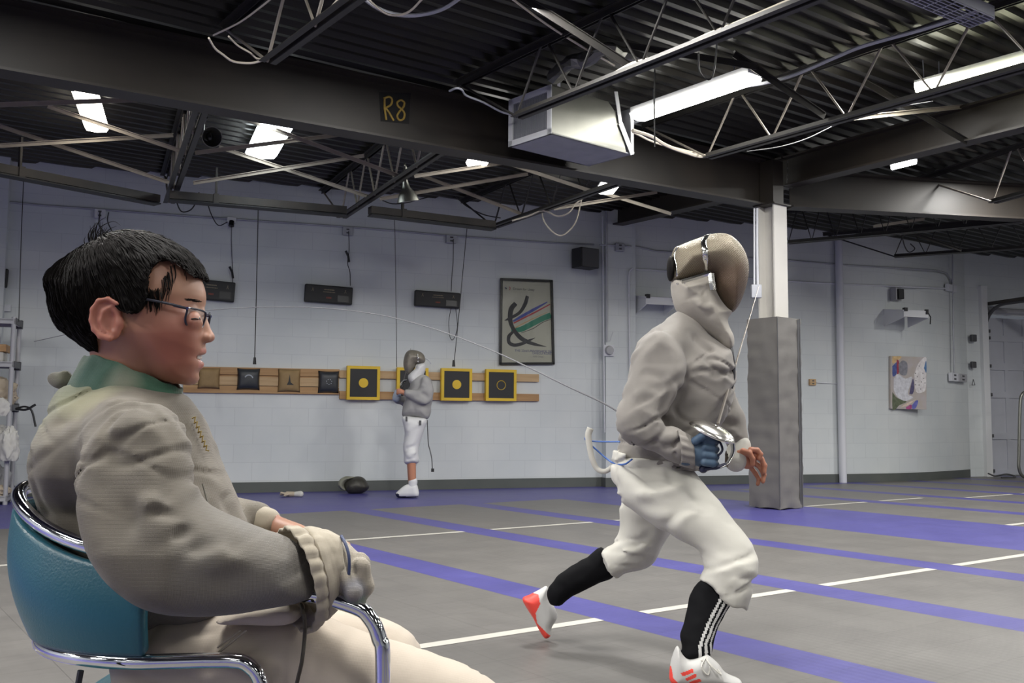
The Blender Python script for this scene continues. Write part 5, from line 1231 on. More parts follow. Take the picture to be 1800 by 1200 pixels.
def samp(P):
    q=(P-hf.lo)/hf.h; i=np.clip(np.floor(q).astype(int),1,np.array(hd.shape)-3); t=q-i
    def g(o): 
        j=i+o; return hd[j[:,0],j[:,1],j[:,2]]
    r=0
    for a in(0,1):
        for b_ in(0,1):
            for c in(0,1): r=r+g((a,b_,c))*((t[:,0] if a else 1-t[:,0])*(t[:,1] if b_ else 1-t[:,1])*(t[:,2] if c else 1-t[:,2]))
    return r
def grad(P):
    e=hf.h; G=np.stack([samp(P+np.array(v)*e)-samp(P-np.array(v)*e) for v in((1,0,0),(0,1,0),(0,0,1))],1); return G/np.maximum(np.linalg.norm(G,axis=1,keepdims=True),1e-9)
hv,_q=hf.mesh(); rg=np.random.RandomState(11); hv=hv[(hv[:,1]<YB+.03)]
Pc=hv[rg.choice(len(hv),3600)]; U_,V_=toPX(Pc[:,0],YB,Pc[:,2]); 
far_=np.linalg.norm(Pc-B(168,436,YB-.0),axis=1)
cur=Pc.copy(); paths=[cur]; jit=rg.randn(len(Pc),3)*.16; lift=rg.rand(len(Pc))*.5+.1
for st_ in range(6):
    G=grad(cur); D=cur-B(165,436,YB); D/=np.maximum(np.linalg.norm(D,axis=1,keepdims=True),1e-6)
    D=D+jit+np.array([0,0,-.55])*np.clip(np.linalg.norm(cur-B(165,436,YB),axis=1,keepdims=True)/.08,0,1); D-=G*np.sum(D*G,1,keepdims=True); D/=np.maximum(np.linalg.norm(D,axis=1,keepdims=True),1e-6)
    cur=cur+D*.0062; v=samp(cur); G=grad(cur); tgt=.0006+.0007*(st_+1)*lift; cur=cur-G*(v-tgt)[:,None]*(np.abs(v)<.02)[:,None]; paths.append(cur)
paths=np.stack(paths,1)
b=MB()
for k in range(len(paths)):
    pa=paths[k]; 
    if np.max(np.linalg.norm(np.diff(pa,axis=0),axis=1))>.012: continue
    b.tube(pa,[.0008,.0010,.0010,.0009,.0007,.0004,.0001],3,caps=False)
b.build('hair_locks','hair',boy)
b=MB(); rs=random.Random(3)
def strand(p,r0,sm=4,n=4): b.tube([aty(*q) for q in p],[r0,r0*.8,.0002],n,smooth=sm,caps=False)
for (pts,r0) in [([(168,428,YB),(168,408,YB),(172,392,YB-.01),(186,381,YB-.01)],.0012),([(172,430,YB),(170,412,YB),(178,398,YB),(199,389,YB),(212,396,YB)],.001),([(176,426,YB),(184,410,YB),(197,400,YB)],.0011),
    ([(165,432,YB-.02),(161,415,YB-.02),(165,398,YB-.03)],.001),([(155,440,YB-.02),(148,425,YB-.02),(150,415,YB-.02)],.001),([(183,424,YB),(190,405,YB),(205,397,YB)],.0009),
    ([(320,462,YB-.03),(326,478,YB-.035),(329,502,YB-.035)],.0008),([(318,462,YB-.03),(323,475,YB-.035),(326,490,YB-.035)],.0008),
    ([(300,468,YB-.052),(303,490,YB-.056),(300,518,YB-.058)],.0012),([(295,478,YB-.055),(300,500,YB-.06),(293,522,YB-.06)],.0012),([(306,466,YB-.045),(309,482,YB-.05),(306,498,YB-.052)],.0014),
    ([(290,485,YB-.06),(288,510,YB-.064),(283,532,YB-.065)],.0012),([(345,478,YB-.01),(353,486,YB-.01),(359,491,YB-.01)],.0015),([(335,466,YB-.03),(347,477,YB-.03),(352,490,YB-.03)],.0018),([(342,470,YB+.01),(352,478,YB+.01),(357,493,YB+.01)],.0014)]: strand(pts,r0)
for k in range(16):
    x0=rs.uniform(158,182); h_=rs.uniform(12,34); strand([(x0,436,YB+rs.uniform(-.02,.01)),(x0+rs.uniform(-5,3),424-h_*.4,YB-.01),(x0+rs.uniform(-8,14),422-h_,YB-.01)],.0011,4,4)
for k in range(170):
    a=rs.uniform(-2.6,.35); s0=rs.uniform(.0,.9); yy=rs.uniform(-1,1)
    # strands over the outline of the head, following the contour
    i=rs.randrange(5,20); p=HR[i]; t=rs.random(); p2=HR[(i+1)]; x0=p[0]+(p2[0]-p[0])*t; y0=p[1]+(p2[1]-p[1])*t
    dx,dy=x0-190,y0-520; L=math.hypot(dx,dy); ux,uy=dx/L,dy/L; fx=1 if x0>170 else -.6
    tx,ty=(-uy,ux) if (-uy)*fx>0 else (uy,-ux)
    ln=rs.uniform(18,38); st=rs.uniform(-5,-1); en=rs.uniform(.5,4.5); yo=rs.uniform(-.03,.03)
    strand([(x0+ux*st,y0+uy*st,YB+yo),(x0+tx*ln*.5+ux*0,y0+ty*ln*.5+uy*0,YB+yo),(x0+tx*ln+ux*(en-3),y0+ty*ln+uy*(en-3),YB+yo)],rs.uniform(.0007,.0013),3,3)
for k in range(60):
    x0=88+rs.uniform(0,12); y0=rs.uniform(478,505); strand([(x0+10,y0-8,YB+rs.uniform(-.03,.03)),(x0,y0+4,YB),(x0-3+rs.uniform(-3,3),y0+rs.uniform(16,28),YB)],.0014,3,3)
for k in range(12):  # wisps over the temple
    x0=rs.uniform(284,302); y0=476+abs(x0-300)*1.0; yy=-.052-(302-x0)*.0006; strand([(x0,y0,YB+yy),(x0+rs.uniform(0,5),y0+18,YB+yy-.004),(x0+rs.uniform(-8,3),y0+rs.uniform(30,55),YB+yy-.005)],.0008,3,3)
for k in range(60):  # short fringe ends along the temple and nape
    t=rs.random(); x0=282-t*28+rs.uniform(-3,3); y0=rs.uniform(520,545); yy=YB-.071; strand([(x0,y0-16,yy+.002),(x0+2,y0-2,yy),(x0+1,y0+rs.uniform(2,14),yy+.003)],.0008,3,3)
b.build('hair_strands','hair',boy)
# eyebrow, lashes, eyes, teeth
b=MB()
for s_ in(-1,1):
    for k in range(22):
        t=k/21; p=aty(350-t*20,530-t*3+rs.uniform(-2,2),YB+s_*(.022+t*.036)); b.tube([p+np.array([.004,s_*-.001,0])*(1-t),p+np.array([-.004,s_*.004,.001])],.0005,3,caps=False)
b.build('eyebrow','hair',boy)
for s_ in(-1,1):
    e=B(338,561,YB+s_*.033); b=MB(); b.sphere(e,.0120,10); o=b.build('eye','eye_w',boy,smooth=True); b=MB(); b.sphere(e+np.array([.0075,s_*.001,0]),.0055,8); b.build('iris','eye_d',boy,smooth=True)
    b=MB(); b.tube([B(331,562,YB+s_*.0500),B(338,560.5,YB+s_*.0503),B(344,560,YB+s_*.0467),B(348.6,561,YB+s_*.0385)],.0011,5,smooth=3); b.build('eyelash','hair',boy)
b=MB(); 
for k in range(7):
    a=(k-3)/3; b.box(B(352.5-abs(a)*6,627.5,YB+a*.013),(.004,.0035,.006)) 
b.build('teeth','teeth',boy,bevel=.001)
# glasses
g=thing('eyeglasses',B(350,560),None,None); g.parent=boy; g.location=tuple(B(350,560)-BO)
for kx in list(g.keys()): del g[kx]
for s_ in(-1,1):
    yi,yo=YB+s_*.010,YB+s_*.055
    def GL(u,v): # u 0 inner..1 outer ; v 0 top..1 bottom
        x=365-u*15.5; y=549.5+v*29-u*1.5+ (2 if v>.5 else 0)*u; return aty(x-(3 if v>.5 else 0),y,YB)*np.array([1,0,1])+np.array([0,yi+(yo-yi)*u,0])
    ring=[GL(*q) for q in [(0,.25),(.05,.0),(.5,-.04),(.95,0),(1,.2),(1,.6),(.9,.93),(.5,1.0),(.12,.93),(0,.6),(0,.25)]]
    MB().tube(spline(ring,3),.0017,6,caps=False).build('lens_rim','frame_blk',g,smooth=True)
    b=MB(); b.poly(ring[:-1],.0008,(1,0,0)); b.build('lens','lens',g)
    b=MB(); hg=GL(1,.05); b.bar(hg+np.array([.002,0,0]),aty(330,545,YB)*np.array([1,0,1])+np.array([0,YB+s_*.064,0]),.003,.004); b.build('hinge','frame_blue',g)
    b=MB(); T0=[aty(x,y,YB)*np.array([1,0,1])+np.array([0,YB+s_*w,0]) for x,y,w in [(349,549,.058),(320,542,.068),(280,535,.075),(243,530,.079),(228,532,.079),(217,545,.0785)]]; b.tube(T0,.0021,6,smooth=3); b.build('temple_arm','frame_blk',g,smooth=True)
b=MB(); b.tube([aty(364,553,YB)*np.array([1,0,1])+np.array([0,YB+s,0]) for s in (-.011,0,.011)],.0014,6); b.build('bridge','frame_blk',g)
# glove with gauntlet on the near hand
GY=1.32
def GB(px,py,Y=GY): return aty(px,py,Y)
rings=[]; NR=96
stations=[(0,(516,1020),(46,88),.068,(34,-6),1.0),(.18,(536,1015),(44,86),.066,(28,-4),1.03),(.45,(562,1006),(36,76),.056,(15,-2),1.0),(.75,(585,1000),(22,64),.044,(5,0),1.0),(1.0,(603,1002),(10,54),.038,(0,0),.98)]
S_n=26
for i in range(S_n+1):
    t=i/S_n; kk=[s[0] for s in stations]
    it=lambda sel: np.interp(t,kk,[sel(s) for s in stations])
    cx_,cy_=it(lambda s:s[1][0]),it(lambda s:s[1][1]); ax_,ay_=it(lambda s:s[2][0]),it(lambda s:s[2][1]); yr=it(lambda s:s[3]); tx=it(lambda s:s[4][0]); tyy=it(lambda s:s[4][1])
    rg=[]
    for k in range(NR):
        a=2*math.pi*k/NR; ca,sa=math.cos(a),math.sin(a)
        rib=(1+.028*math.sin(a*21)*(1 if t<.26 else max(0,1-(t-.26)*8))); wob=1+.05*mnoise.noise(Vector((ca*2,sa*2,t*3)))+.03*mnoise.noise(Vector((ca*5,sa*5,t*6)))
        pin=1-.09*math.exp(-((t-.30)/.05)**2)
        px=cx_+ax_*(-sa)*-1*rib*wob*pin*.45+tx*max(0,-ca)*1.0*rib - tx*max(0,ca); py=cy_+ay_*sa*rib*wob*pin+tyy*-ca
        rg.append(GB(px,py,GY+yr*ca*rib*wob*pin))
    rings.append(rg)
b=MB(); b.loft(rings,caps=False); gl_=b.build('glove_cuff','cuffrib',boy,smooth=True); so=gl_.modifiers.new('solid','SOLIDIFY'); so.thickness=.0035; so.offset=-1
f=Field(GB(565,1115)-np.array([0,.10,0]),GB(672,920)+np.array([0,.10,0]),.0028,GY)
GP=[(596,948),(612,955),(628,970),(640,992),(645,1018),(642,1042),(632,1060),(612,1066),(592,1064),(584,1040),(584,975)]
f.infl(GP,GY,.036,30,k=0,Yr=GY)
for i,(yo,ys) in enumerate(((-.028,1),(-.010,2),(.010,2),(.028,1))): # fingers curled under
    f.chain([GB(632,985+abs(i-1.5)*8,GY+yo),GB(641,1030,GY+yo),GB(626,1058,GY+yo),GB(606,1056,GY+yo)],[.014,.0125,.011,.010],k=.004)
f.chain([GB(600,1000,GY-.03),GB(622,1040,GY-.044),GB(618,1060,GY-.03)],[.013,.012,.010],k=.005)
f.folds([([GB(600,985,GY-.04),GB(620,1000,GY-.04),GB(640,1005,GY-.03)],.006,-.003)],nz=[((50,50,50),.002)])
MT['glove_hand']=fabric('glove_hand',(.33,.29,.23),(.26,.23,.18),stain=[(GB(622,1035,GY-.04)-BO,.018,(.10,.12,.19),.9),(GB(624,1056,GY-.03)-BO,.018,(.10,.20,.15),.8)])
f.build('glove_hand','glove_hand',boy,relax=1)
b=MB(); b.tube([GB(600,942,GY-.012),GB(607,955,GY-.030),GB(613,975,GY-.040),GB(614,998,GY-.042),GB(612,1014,GY-.042)],.0022,8,smooth=4); b.build('glove_piping','blue_trim',boy)
# body cord hanging from the sleeve
b=MB(); b.tube([GB(529,1062,1.31),GB(534,1080,1.26),GB(536,1110,1.29),GB(531,1160,1.28),GB(522,1200,1.28),GB(512,1260,1.28)],.0026,6,smooth=4); b.build('body_cord','cord_brown',boy)
# trousers
f=Field((-.72,1.24,.15),(.06,1.78,.60),.005,YB)
def legY(U,V): return 1.425-.03*np.clip((U-300)/500,0,1)
f.infl([(225,1080),(330,1072),(430,1072),(520,1078),(580,1102),(640,1125),(700,1142),(745,1156),(790,1172),(835,1193),(880,1225),(905,1275),(895,1330),(850,1350),(760,1330),(600,1290),(420,1290),(240,1290),(180,1240),(175,1160)],legY,.082,88,k=.02,Yr=1.37)
f.infl([(300,1090),(430,1078),(540,1070),(620,1074),(665,1087),(705,1102),(730,1120),(744,1148),(748,1200),(735,1260),(690,1290),(560,1270),(400,1260),(280,1200)],1.62,.078,75,k=.02)
f.chain([kneN+np.array([0,0,-.02]),np.array([kneN[0]+.02,kneN[1],.27])],[.062,.052],k=.03); f.chain([kneF+np.array([0,0,-.02]),np.array([kneF[0],kneF[1],.27])],[.062,.052],k=.03)
def tb_(px,py,Y=1.31): return aty(px,py,Y)
f.folds([([tb_(432,1104),tb_(460,1140),tb_(500,1175),tb_(530,1200)],.008,-.008),([tb_(420,1112),tb_(380,1140),tb_(350,1160)],.007,-.006),([tb_(450,1110),tb_(490,1140),tb_(560,1190)],.014,.006),([tb_(345,1125),tb_(345,1150),tb_(350,1175)],.006,-.005),
  ([tb_(370,1100),tb_(430,1103),tb_(480,1106),tb_(520,1100)],.007,-.008),([tb_(480,1108),tb_(500,1108),tb_(490,1104)],.006,-.008),([tb_(590,1120,1.33),tb_(600,1160,1.3),tb_(580,1200,1.3)],.015,-.006),([tb_(380,1085),tb_(440,1080),tb_(510,1082)],.012,.008),([tb_(270,1180),tb_(330,1170),tb_(420,1180)],.010,-.005)],nz=[((10,10,16),.004)],cr=[((14,10,40),.7,.003,.15)])
ft=f; f.build('trousers','pants',boy,relax=1)
fbody.under([fj,ft],lambda P,U,V:((V<700)&(U>165)&(U<300))|((P[:,1]>1.42)&(U>452)&(V<1000))|(P[:,2]<.27)); fbody.build('body','skin',boy,relax=1)
f=Field((-.62,1.26,.44),(-.2,1.5,.62),.004,YB)
f.infl([(372,1098),(398,1080),(430,1070),(470,1067),(508,1064),(526,1075),(520,1092),(492,1103),(440,1100),(405,1102)],1.345,.035,14,k=0,Yr=1.32); f.folds([],nz=[((30,30,50),.002)]); f.build('underjacket_flap','pants',boy)
b=MB(); b.tube([tb_(x,y,1.318) for x,y in [(434,1107),(415,1122),(392,1140),(375,1152)]],.0018,5,smooth=3); b.tube([tb_(x,y,1.318) for x,y in [(424,1107),(400,1124),(382,1138)]],.0014,5,smooth=3); b.build('trouser_piping','cuffrib',boy)
# chest lettering (only its edge shows)
b=MB()
for k in range(7):
    t=k/6; p=aty(338+t*20,735+t*50,1.468); b.tube([p,p+np.array([.006,-.004,.002]),p+np.array([.005,-.004,-.005]),p+np.array([.009,-.002,-.006])],.0014,4)
b.build('chest_lettering','gold',boy)
# socks and shoes (below the frame)
for kp in (kneN,kneF):
    x_,y_=kp[0]+(.02 if kp is kneN else 0),kp[1]
    f=Field((x_-.10,y_-.07,0),(x_+.2,y_+.07,.30),.006,YB); f.cone((x_,y_,.28),(x_,y_,.09),.052,.040,k=0); f.build('sock','cloth_w',boy)
    f=Field((x_-.10,y_-.07,-.01),(x_+.22,y_+.07,.15),.005,YB); f.chain([(x_-.03,y_,.045),(x_+.06,y_,.042),(x_+.15,y_,.035)],[.042,.045,.035],k=.02,flat=((0,1,0),.9)); f.cone((x_,y_,.05),(x_,y_,.11),.045,.045,k=.02)
    sl=(slice(None),slice(None),slice(None)); f.d=np.maximum(f.d,-(f.z-.003)).astype(np.float32); f.build('shoe','cloth_w',boy)
# ------------------------------------------------------------------ chair
ch=thing('chair',(B(160,1150)[0],1.5,0),'teal chair with curved backrest and chrome tube frame under the seated person','chair')
def cp(px,py,Y): return aty(px,py,Y)
rear=cp(57,872,1.5); nend=cp(266,1000,1.315); CX=nend[0]; RX=CX-rear[0]; RY=.187
rows=14; colsn=40; vs=[]
for j in range(rows+1):
    v=j/rows
    for i in range(colsn+1):
        a=math.pi*(i/colsn-.5)*1.0   # -90..90
        zt=.700-.075*abs(math.sin(a))**2; zbm=.512
        z=zbm+(zt-zbm)*v; bulge=.018*math.sin(math.pi*v)
        lean=(v-.5)*.02
        x=CX-(RX-.0+bulge-.036*(1-v))*math.cos(a)-.0; y=1.5+(RY+bulge*.6)*math.sin(a)
        vs.append((x,y,z))
fs=[(j*(colsn+1)+i,j*(colsn+1)+i+1,(j+1)*(colsn+1)+i+1,(j+1)*(colsn+1)+i) for j in range(rows) for i in range(colsn)]
b=MB(); b.add(vs,fs); o=b.build('backrest','teal',ch,smooth=True); so=o.modifiers.new('solid','SOLIDIFY'); so.thickness=.022; so.offset=0
bv=o.modifiers.new('bevel','BEVEL'); bv.width=.007; bv.segments=3; bv.limit_method='ANGLE'; bv.angle_limit=.8
b=MB(); b.tube([(CX-(RX+.004)*math.cos(a),1.5+(RY+.004)*math.sin(a),.719-.075*abs(math.sin(a))**2) for a in np.linspace(-math.pi/2,math.pi/2,40)],.0105,12); b.build('top_rail','chrome',ch,smooth=True)
nt_=cp(430,1156,1.31); an_=cp(606,1060,1.285); fx=cp(674,1150,1.285)[0]
for nm,ya,sg in (('lower_frame',1.31,-1),('arm_frame',1.265,-1)):
    pass
P=[(nt_[0]+.030,1.31,.012),(nt_[0]+.029,1.31,.25),(nt_[0]+.027,1.31,.44),(nt_[0]+.022,1.31,.478),(nt_[0]+.008,1.31,.498),(nt_[0]-.02,1.31,.506)]
for a in np.linspace(-math.pi/2,math.pi/2,24): P.append((CX-(RX-.04)*math.cos(a),1.5+.19*math.sin(a),.503))
P+=[(nt_[0]-.02,1.69,.506),(nt_[0]+.008,1.69,.498),(nt_[0]+.022,1.69,.478),(nt_[0]+.027,1.69,.44),(nt_[0]+.029,1.69,.25),(nt_[0]+.030,1.69,.012)]
b=MB(); b.tube(P,.0105,14,smooth=3); b.build('lower_frame','chrome',ch,smooth=True)
for ya,yb in ((1.285,1.31),(1.715,1.69)):
    zA=an_[2]; b=MB()
    ex=0 if ya<1.5 else -.13
    b.tube([(CX+.01,yb+(ya-yb)*.3,zA+.008),(CX+.08,ya,zA+.012),(an_[0]-.06+ex,ya,zA+.012),(an_[0]+.012+ex,ya,zA-.004),(an_[0]+.034+ex,ya,zA-.020),(fx-.006+ex,ya,zA-.045),(fx+ex,ya,zA-.085),(fx+.004+ex,ya,.25),(fx+.006+ex,ya,.012)],.0102,14,smooth=5); b.build('arm_frame','chrome',ch,smooth=True)
for yy in(1.31,1.69): MB().tube([(nt_[0]+.030,yy,.012),(fx+.006-(0 if yy<1.5 else .13),yy+(-.025 if yy<1.5 else .025),.012)],.0095,8).build('floor_runner','chrome',ch,smooth=True)
b=MB(); b.box(((CX-RX+.07+nt_[0]+.10)/2,1.5,.375),(nt_[0]+.10-CX+RX-.07,.40,.07)); b.build('seat','teal',ch,bevel=.02)
b=MB(); b.tube([cp(142,1178,1.26),cp(138,1200,1.26),cp(136,1260,1.26)],.004,6); b.build('hanging_strap','black',ch)
# ------------------------------------------------------------------ running fencer
MT['jacket_run']=fabric('jacket_run',(.27,.247,.222),(.205,.19,.172),st=.3)
MT['bib']=fabric('bib',(.36,.33,.285),(.30,.27,.235),st=.3)
MT['pants_run']=fabric('pants_run',(.58,.56,.50),(.50,.485,.43),st=.15)
MT['sock_blk']=mat('sock_blk',(.004,.004,.005),.85,spec=.15); MT['stripe_w']=mat('stripe_w',(.55,.54,.52),.6)
MT['shoe_w']=mat('shoe_w',(.55,.54,.52),.5,noise=(30,.4,(.55,.55,.53))); MT['shoe_r']=mat('shoe_r',(.85,.07,.05),.45); MT['lace']=mat('lace',(.62,.60,.55),.6)
MT['glove_blue']=mat('glove_blue',(.045,.085,.145),.6,noise=(14,.9,(.09,.14,.20)))
MT['steel']=mat('steel',(.75,.73,.68),.22,1.); MT['blade']=mat('blade',(.30,.27,.24),.3,.8); MT['navy']=mat('navy',(.015,.018,.05),.5); MT['cord_blue']=mat('cord_blue',(.05,.13,.40),.5)
MT['band']=mat('band',(.75,.74,.70),.15,1.)
def meshmat(name,c1,c2,sc=420):
    m=mat(name,c1,.45,.35); nt,bs=nodes(m); L=nt.links.new; tc=nt.nodes.new('ShaderNodeTexCoord'); mp=nt.nodes.new('ShaderNodeMapping'); mp.inputs['Rotation'].default_value=(.3,.9,.5); L(tc.outputs['Object'],mp.inputs[0])
    outs=[]
    for dr in ('X','Z'):
        w=nt.nodes.new('ShaderNodeTexWave'); w.bands_direction=dr; w.inputs['Scale'].default_value=sc/6.28; L(mp.outputs[0],w.inputs[0]); outs.append(w.outputs[1])
    mn=nt.nodes.new('ShaderNodeMath'); mn.operation='MAXIMUM'; L(outs[0],mn.inputs[0]); L(outs[1],mn.inputs[1])
    mx=nt.nodes.new('ShaderNodeMix'); mx.data_type='RGBA'; mx.inputs[6].default_value=(*c2,1); mx.inputs[7].default_value=(*c1,1); L(mn.outputs[0],mx.inputs[0]); L(mx.outputs[2],bs.inputs['Base Color'])
    bp=nt.nodes.new('ShaderNodeBump'); bp.inputs['Strength'].default_value=.5; bp.inputs['Distance'].default_value=.0015; L(mn.outputs[0],bp.inputs['Height']); L(bp.outputs[0],bs.inputs['Normal']); return m
MT['mesh']=meshmat('mesh',(.27,.235,.165),(.06,.036,.026)); addstain(MT['mesh'],[(A_m,.15,(.13,.082,.055),.85) for A_m in [aty(1285,505,3.25)-np.array([*aty(1200,1000,3.35)[:2],0])]])
YF=3.35
run=thing('running_person',(*aty(1200,1000,YF)[:2],0),'masked fencer in grey jacket, white breeches and black socks running right with a sabre','person')
def A(px,py,Y=YF): return aty(px,py,Y)
# body
f=Field((.02,2.85,-.02),(1.02,3.95,1.50),.011,YF)
f.ell(A(1243,485),(.085,.075,.115),k=.02); f.cone(A(1235,530),A(1205,580),.05,.05,k=.03)
f.chain([A(1195,620),A(1165,740),A(1150,820)],[.10,.10,.11],k=.04); f.cone(A(1190,605,3.25),A(1200,610,3.5),.045,.045,k=.03)
rS=A(1165,620,3.22);rE=A(1108,735,3.18);rW=A(1215,795,3.15); f.chain([rS,rE,rW],[.038,.03,.02],k=.02)
lS=A(1225,620,3.55);lE=A(1275,715,3.62);lW=A(1300,795,3.58); f.chain([lS,lE,lW],[.038,.03,.022],k=.02)
rK=A(1285,985,3.18);rA=A(1218,1140,3.08); f.chain([A(1150,850,3.27),rK,rA],[.09,.05,.033],k=.03)
lK=A(1125,975,3.56);lA=A(975,1050,3.66); f.chain([A(1140,850,3.46),lK,lA],[.085,.05,.033],k=.03)
f.chain([rA,A(1225,1185,3.06),A(1280,1195,3.06)],[.03,.03,.02],k=.02); f.chain([lA,A(955,1060,3.68),A(962,1105,3.72)],[.03,.025,.02],k=.02)
rbody=f
# bare left hand with loosely curled fingers
HY=3.56
f=Field(A(1285,860,HY)-np.array([0,.08,0]),A(1355,768,HY)+np.array([0,.08,0]),.0028,HY)
f.chain([A(1297,797,HY),A(1306,800,HY)],[.026,.026],k=.01); f.ell(A(1314,808,HY),(.032,.020,.034),k=.012)
for (pts,rs_) in [([(1320,790,-.02),(1331,791,-.02),(1337,798,-.022),(1334,806,-.024)],[.0105,.0098,.0092,.008]),([(1325,800,-.008),(1338,806,-.008),(1344,818,-.010),(1343,830,-.014)],[.0108,.010,.0095,.0085]),
    ([(1324,812,.006),(1336,820,.006),(1343,834,.004),(1341,846,-.002)],[.0105,.0098,.009,.008]),([(1319,820,.02),(1328,832,.02),(1334,842,.016),(1332,851,.010)],[.0095,.0088,.008,.007]),
    ([(1306,793,-.022),(1317,796,-.034),(1323,806,-.036),(1323,816,-.034)],[.012,.011,.0095,.008])]:
    f.chain([A(x,y,HY+d) for x,y,d in pts],rs_,k=.004)
MT['skin_hand']=mat('skin_hand',(.46,.20,.12),.5,noise=(30,.5,(.40,.14,.09)),sss=.1)
f.build('hand','skin_hand',run,relax=1)
# mask
MP=[(1181,495),(1179,460),(1184.5,438),(1191,433),(1224,420),(1246,413),(1268,411),(1285,417),(1301,433),(1311,453),(1314.5,475),(1311,500),(1303,525),(1295,541),(1286.5,549),(1274,540),(1258,515),(1250,490),(1235,487),(1215,490)]
f=Field(A(1170,560)-np.array([0,.15,0]),A(1322,400)+np.array([0,.15,0]),.005,YF)
f.infl(MP,YF,.112,42,k=0,sm=3); rc=[f]; f.build('mask_mesh','mesh',run,relax=1)
def maskx(px,py,side=-1,off=.0):   # point on the near mask surface
    U=np.array([[float(px)]]);V=np.array([[float(py)]]); d=-sd2(U,V,smooth_poly(MP,3))[0,0]; c=max(0,1-max(d,0)/42); return A(px,py,YF)+np.array([0,side*(.112*math.sqrt(max(0,1-c*c))+off),0])
def bandstrip(pts,w,name,m,off=.003):
    P=[maskx(x,y,-1,off) for x,y in pts]; P=spline(P,4); vs=[]
    for i,p in enumerate(P):
        t=nrm(P[min(i+1,len(P)-1)]-P[max(i-1,0)]); n_=nrm(np.array([p[0]-A(1245,485)[0],(p[1]-YF),p[2]-A(1245,485)[2]])); s=nrm(np.cross(n_,t)); vs+=[p+s*w/2,p+s*w*.25+n_*.0015,p-s*w*.25+n_*.0015,p-s*w/2]
    b=MB(); b.add(vs,[(4*i+j,4*i+j+1,4*i+5+j,4*i+4+j) for i in range(len(P)-1) for j in range(3)]); o=b.build(name,m,run,smooth=True); so=o.modifiers.new('solid','SOLIDIFY'); so.thickness=.002; return o
bandstrip([(1245,414),(1236,420),(1229,432),(1228,448),(1229,465),(1233,482)],.020,'metal_band','band')
bandstrip([(1188,437),(1184,444),(1182,455),(1183,470),(1185,490)],.012,'metal_band','band')
f=Field(A(1170,640)-np.array([0,.15,0]),A(1300,470)+np.array([0,.15,0]),.0045,YF)
BP=[(1180,494),(1200,492),(1228,484),(1249,478),(1254,502),(1265,525),(1277,540),(1287,549),(1279,562),(1281,575),(1287,590),(1287,607),(1280,620),(1270,617),(1252,599),(1224,581),(1202,564),(1189,548),(1182,528)]
f.infl(BP,YF,.116,40,k=0,sm=3)
def an(px,py,Y=3.24): return A(px,py,Y)
fbib=1; f.folds([([an(1183,524),an(1205,522),an(1235,520)],.008,-.010),([an(1235,520),an(1240,510),an(1250,505)],.007,-.006),([an(1212,528),an(1222,550),an(1240,560),an(1258,548)],.009,-.010),([an(1225,530),an(1240,540),an(1255,535)],.009,.009),([an(1185,535),an(1215,560),an(1250,580),an(1275,590)],.012,.008),
  ([an(1240,565),an(1262,575),an(1282,575)],.009,-.008),([an(1235,575),an(1260,592),an(1283,594)],.009,.007),([an(1190,500),an(1215,503),an(1245,492)],.014,.006)],nz=[((6,6,9),.005)],cr=[((8,6,24),.6,.004,.14)])
rc.append(f); f.build('mask_bib','bib',run,relax=1)
b=MB(); 
for q in [(1248,480),(1238,484),(1226,487)]: pass
P=[an(1198,495,3.226),an(1216,490,3.223),an(1232,485,3.223),an(1249,480,3.226)]
b.tube(P,.008,6,smooth=3); b.tube([an(1249,481,3.226),an(1251,497,3.223),an(1253,510,3.222)],.012,6,smooth=3); b.build('trim_plate','band',run,smooth=True)
b=MB(); b.sphere(A(1179,472,3.34),(.012,.05,.045),10); b.build('hair','hair',run,smooth=True)
b=MB()
for q in ((1191,499),(1203,497),(1247,489),(1250,500)): b.sphere(an(*q,3.232),.004,6)
b.build('rivet','band',run)
# jacket
f=Field((.30,3.00,.55),(.95,3.82,1.26),.0065,YF)
TPr=[(1187,547),(1165,562),(1142,580),(1120,602),(1110,640),(1101,690),(1094,722),(1091,760),(1090,798),(1112,809),(1150,815),(1190,820),(1217,824),(1230,812),(1255,775),(1278,728),(1287,685),(1289,645),(1286,612),(1270,602),(1235,575),(1205,552)]
TPx=[p for p in TPr if p[1]<790]; k_=[i for i,p in enumerate(TPr) if p[1]>=790]
TPx=TPr[:8]+[(1088,800),(1092,860),(1130,885),(1190,890),(1225,870),(1245,820)]+TPr[14:]
HEM=[(1150,520),(1300,540),(1310,700),(1260,800),(1240,822),(1217,825),(1185,821),(1150,816),(1112,810),(1088,799),(1070,760),(1080,620)]
f.infl(TPx,3.38,lambda U,V:.125+.045*np.clip((V-575)/70,0,1)-.025*np.clip((V-700)/100,0,1),46,k=.02,Yr=3.38,clip=HEM)
f.cone(A(1212,575),A(1200,600),.07,.10,k=.03)
f.cone(A(1200,592,3.3),A(1170,615,3.23),.055,.06,k=.03)
RAp=[(1155,576),(1130,591),(1115,612),(1107,645),(1098,690),(1087,730),(1090,757),(1103,772),(1127,788),(1167,809),(1200,821),(1212,822),(1217,800),(1216,768),(1190,753),(1165,741),(1166,728),(1182,703),(1197,676),(1207,648),(1203,616),(1184,590)]
f.infl(RAp,lambda U,V:3.20-.04*np.clip((V-640)/100,0,1),.062,30,k=.012,Yr=3.18)
f.chain([A(1228,622,3.52),A(1268,700,3.62),A(1284,735,3.61),A(1302,785,3.59)],[.06,.052,.050,.038],k=.02)
def rn(px,py,Y=3.12): return A(px,py,Y)
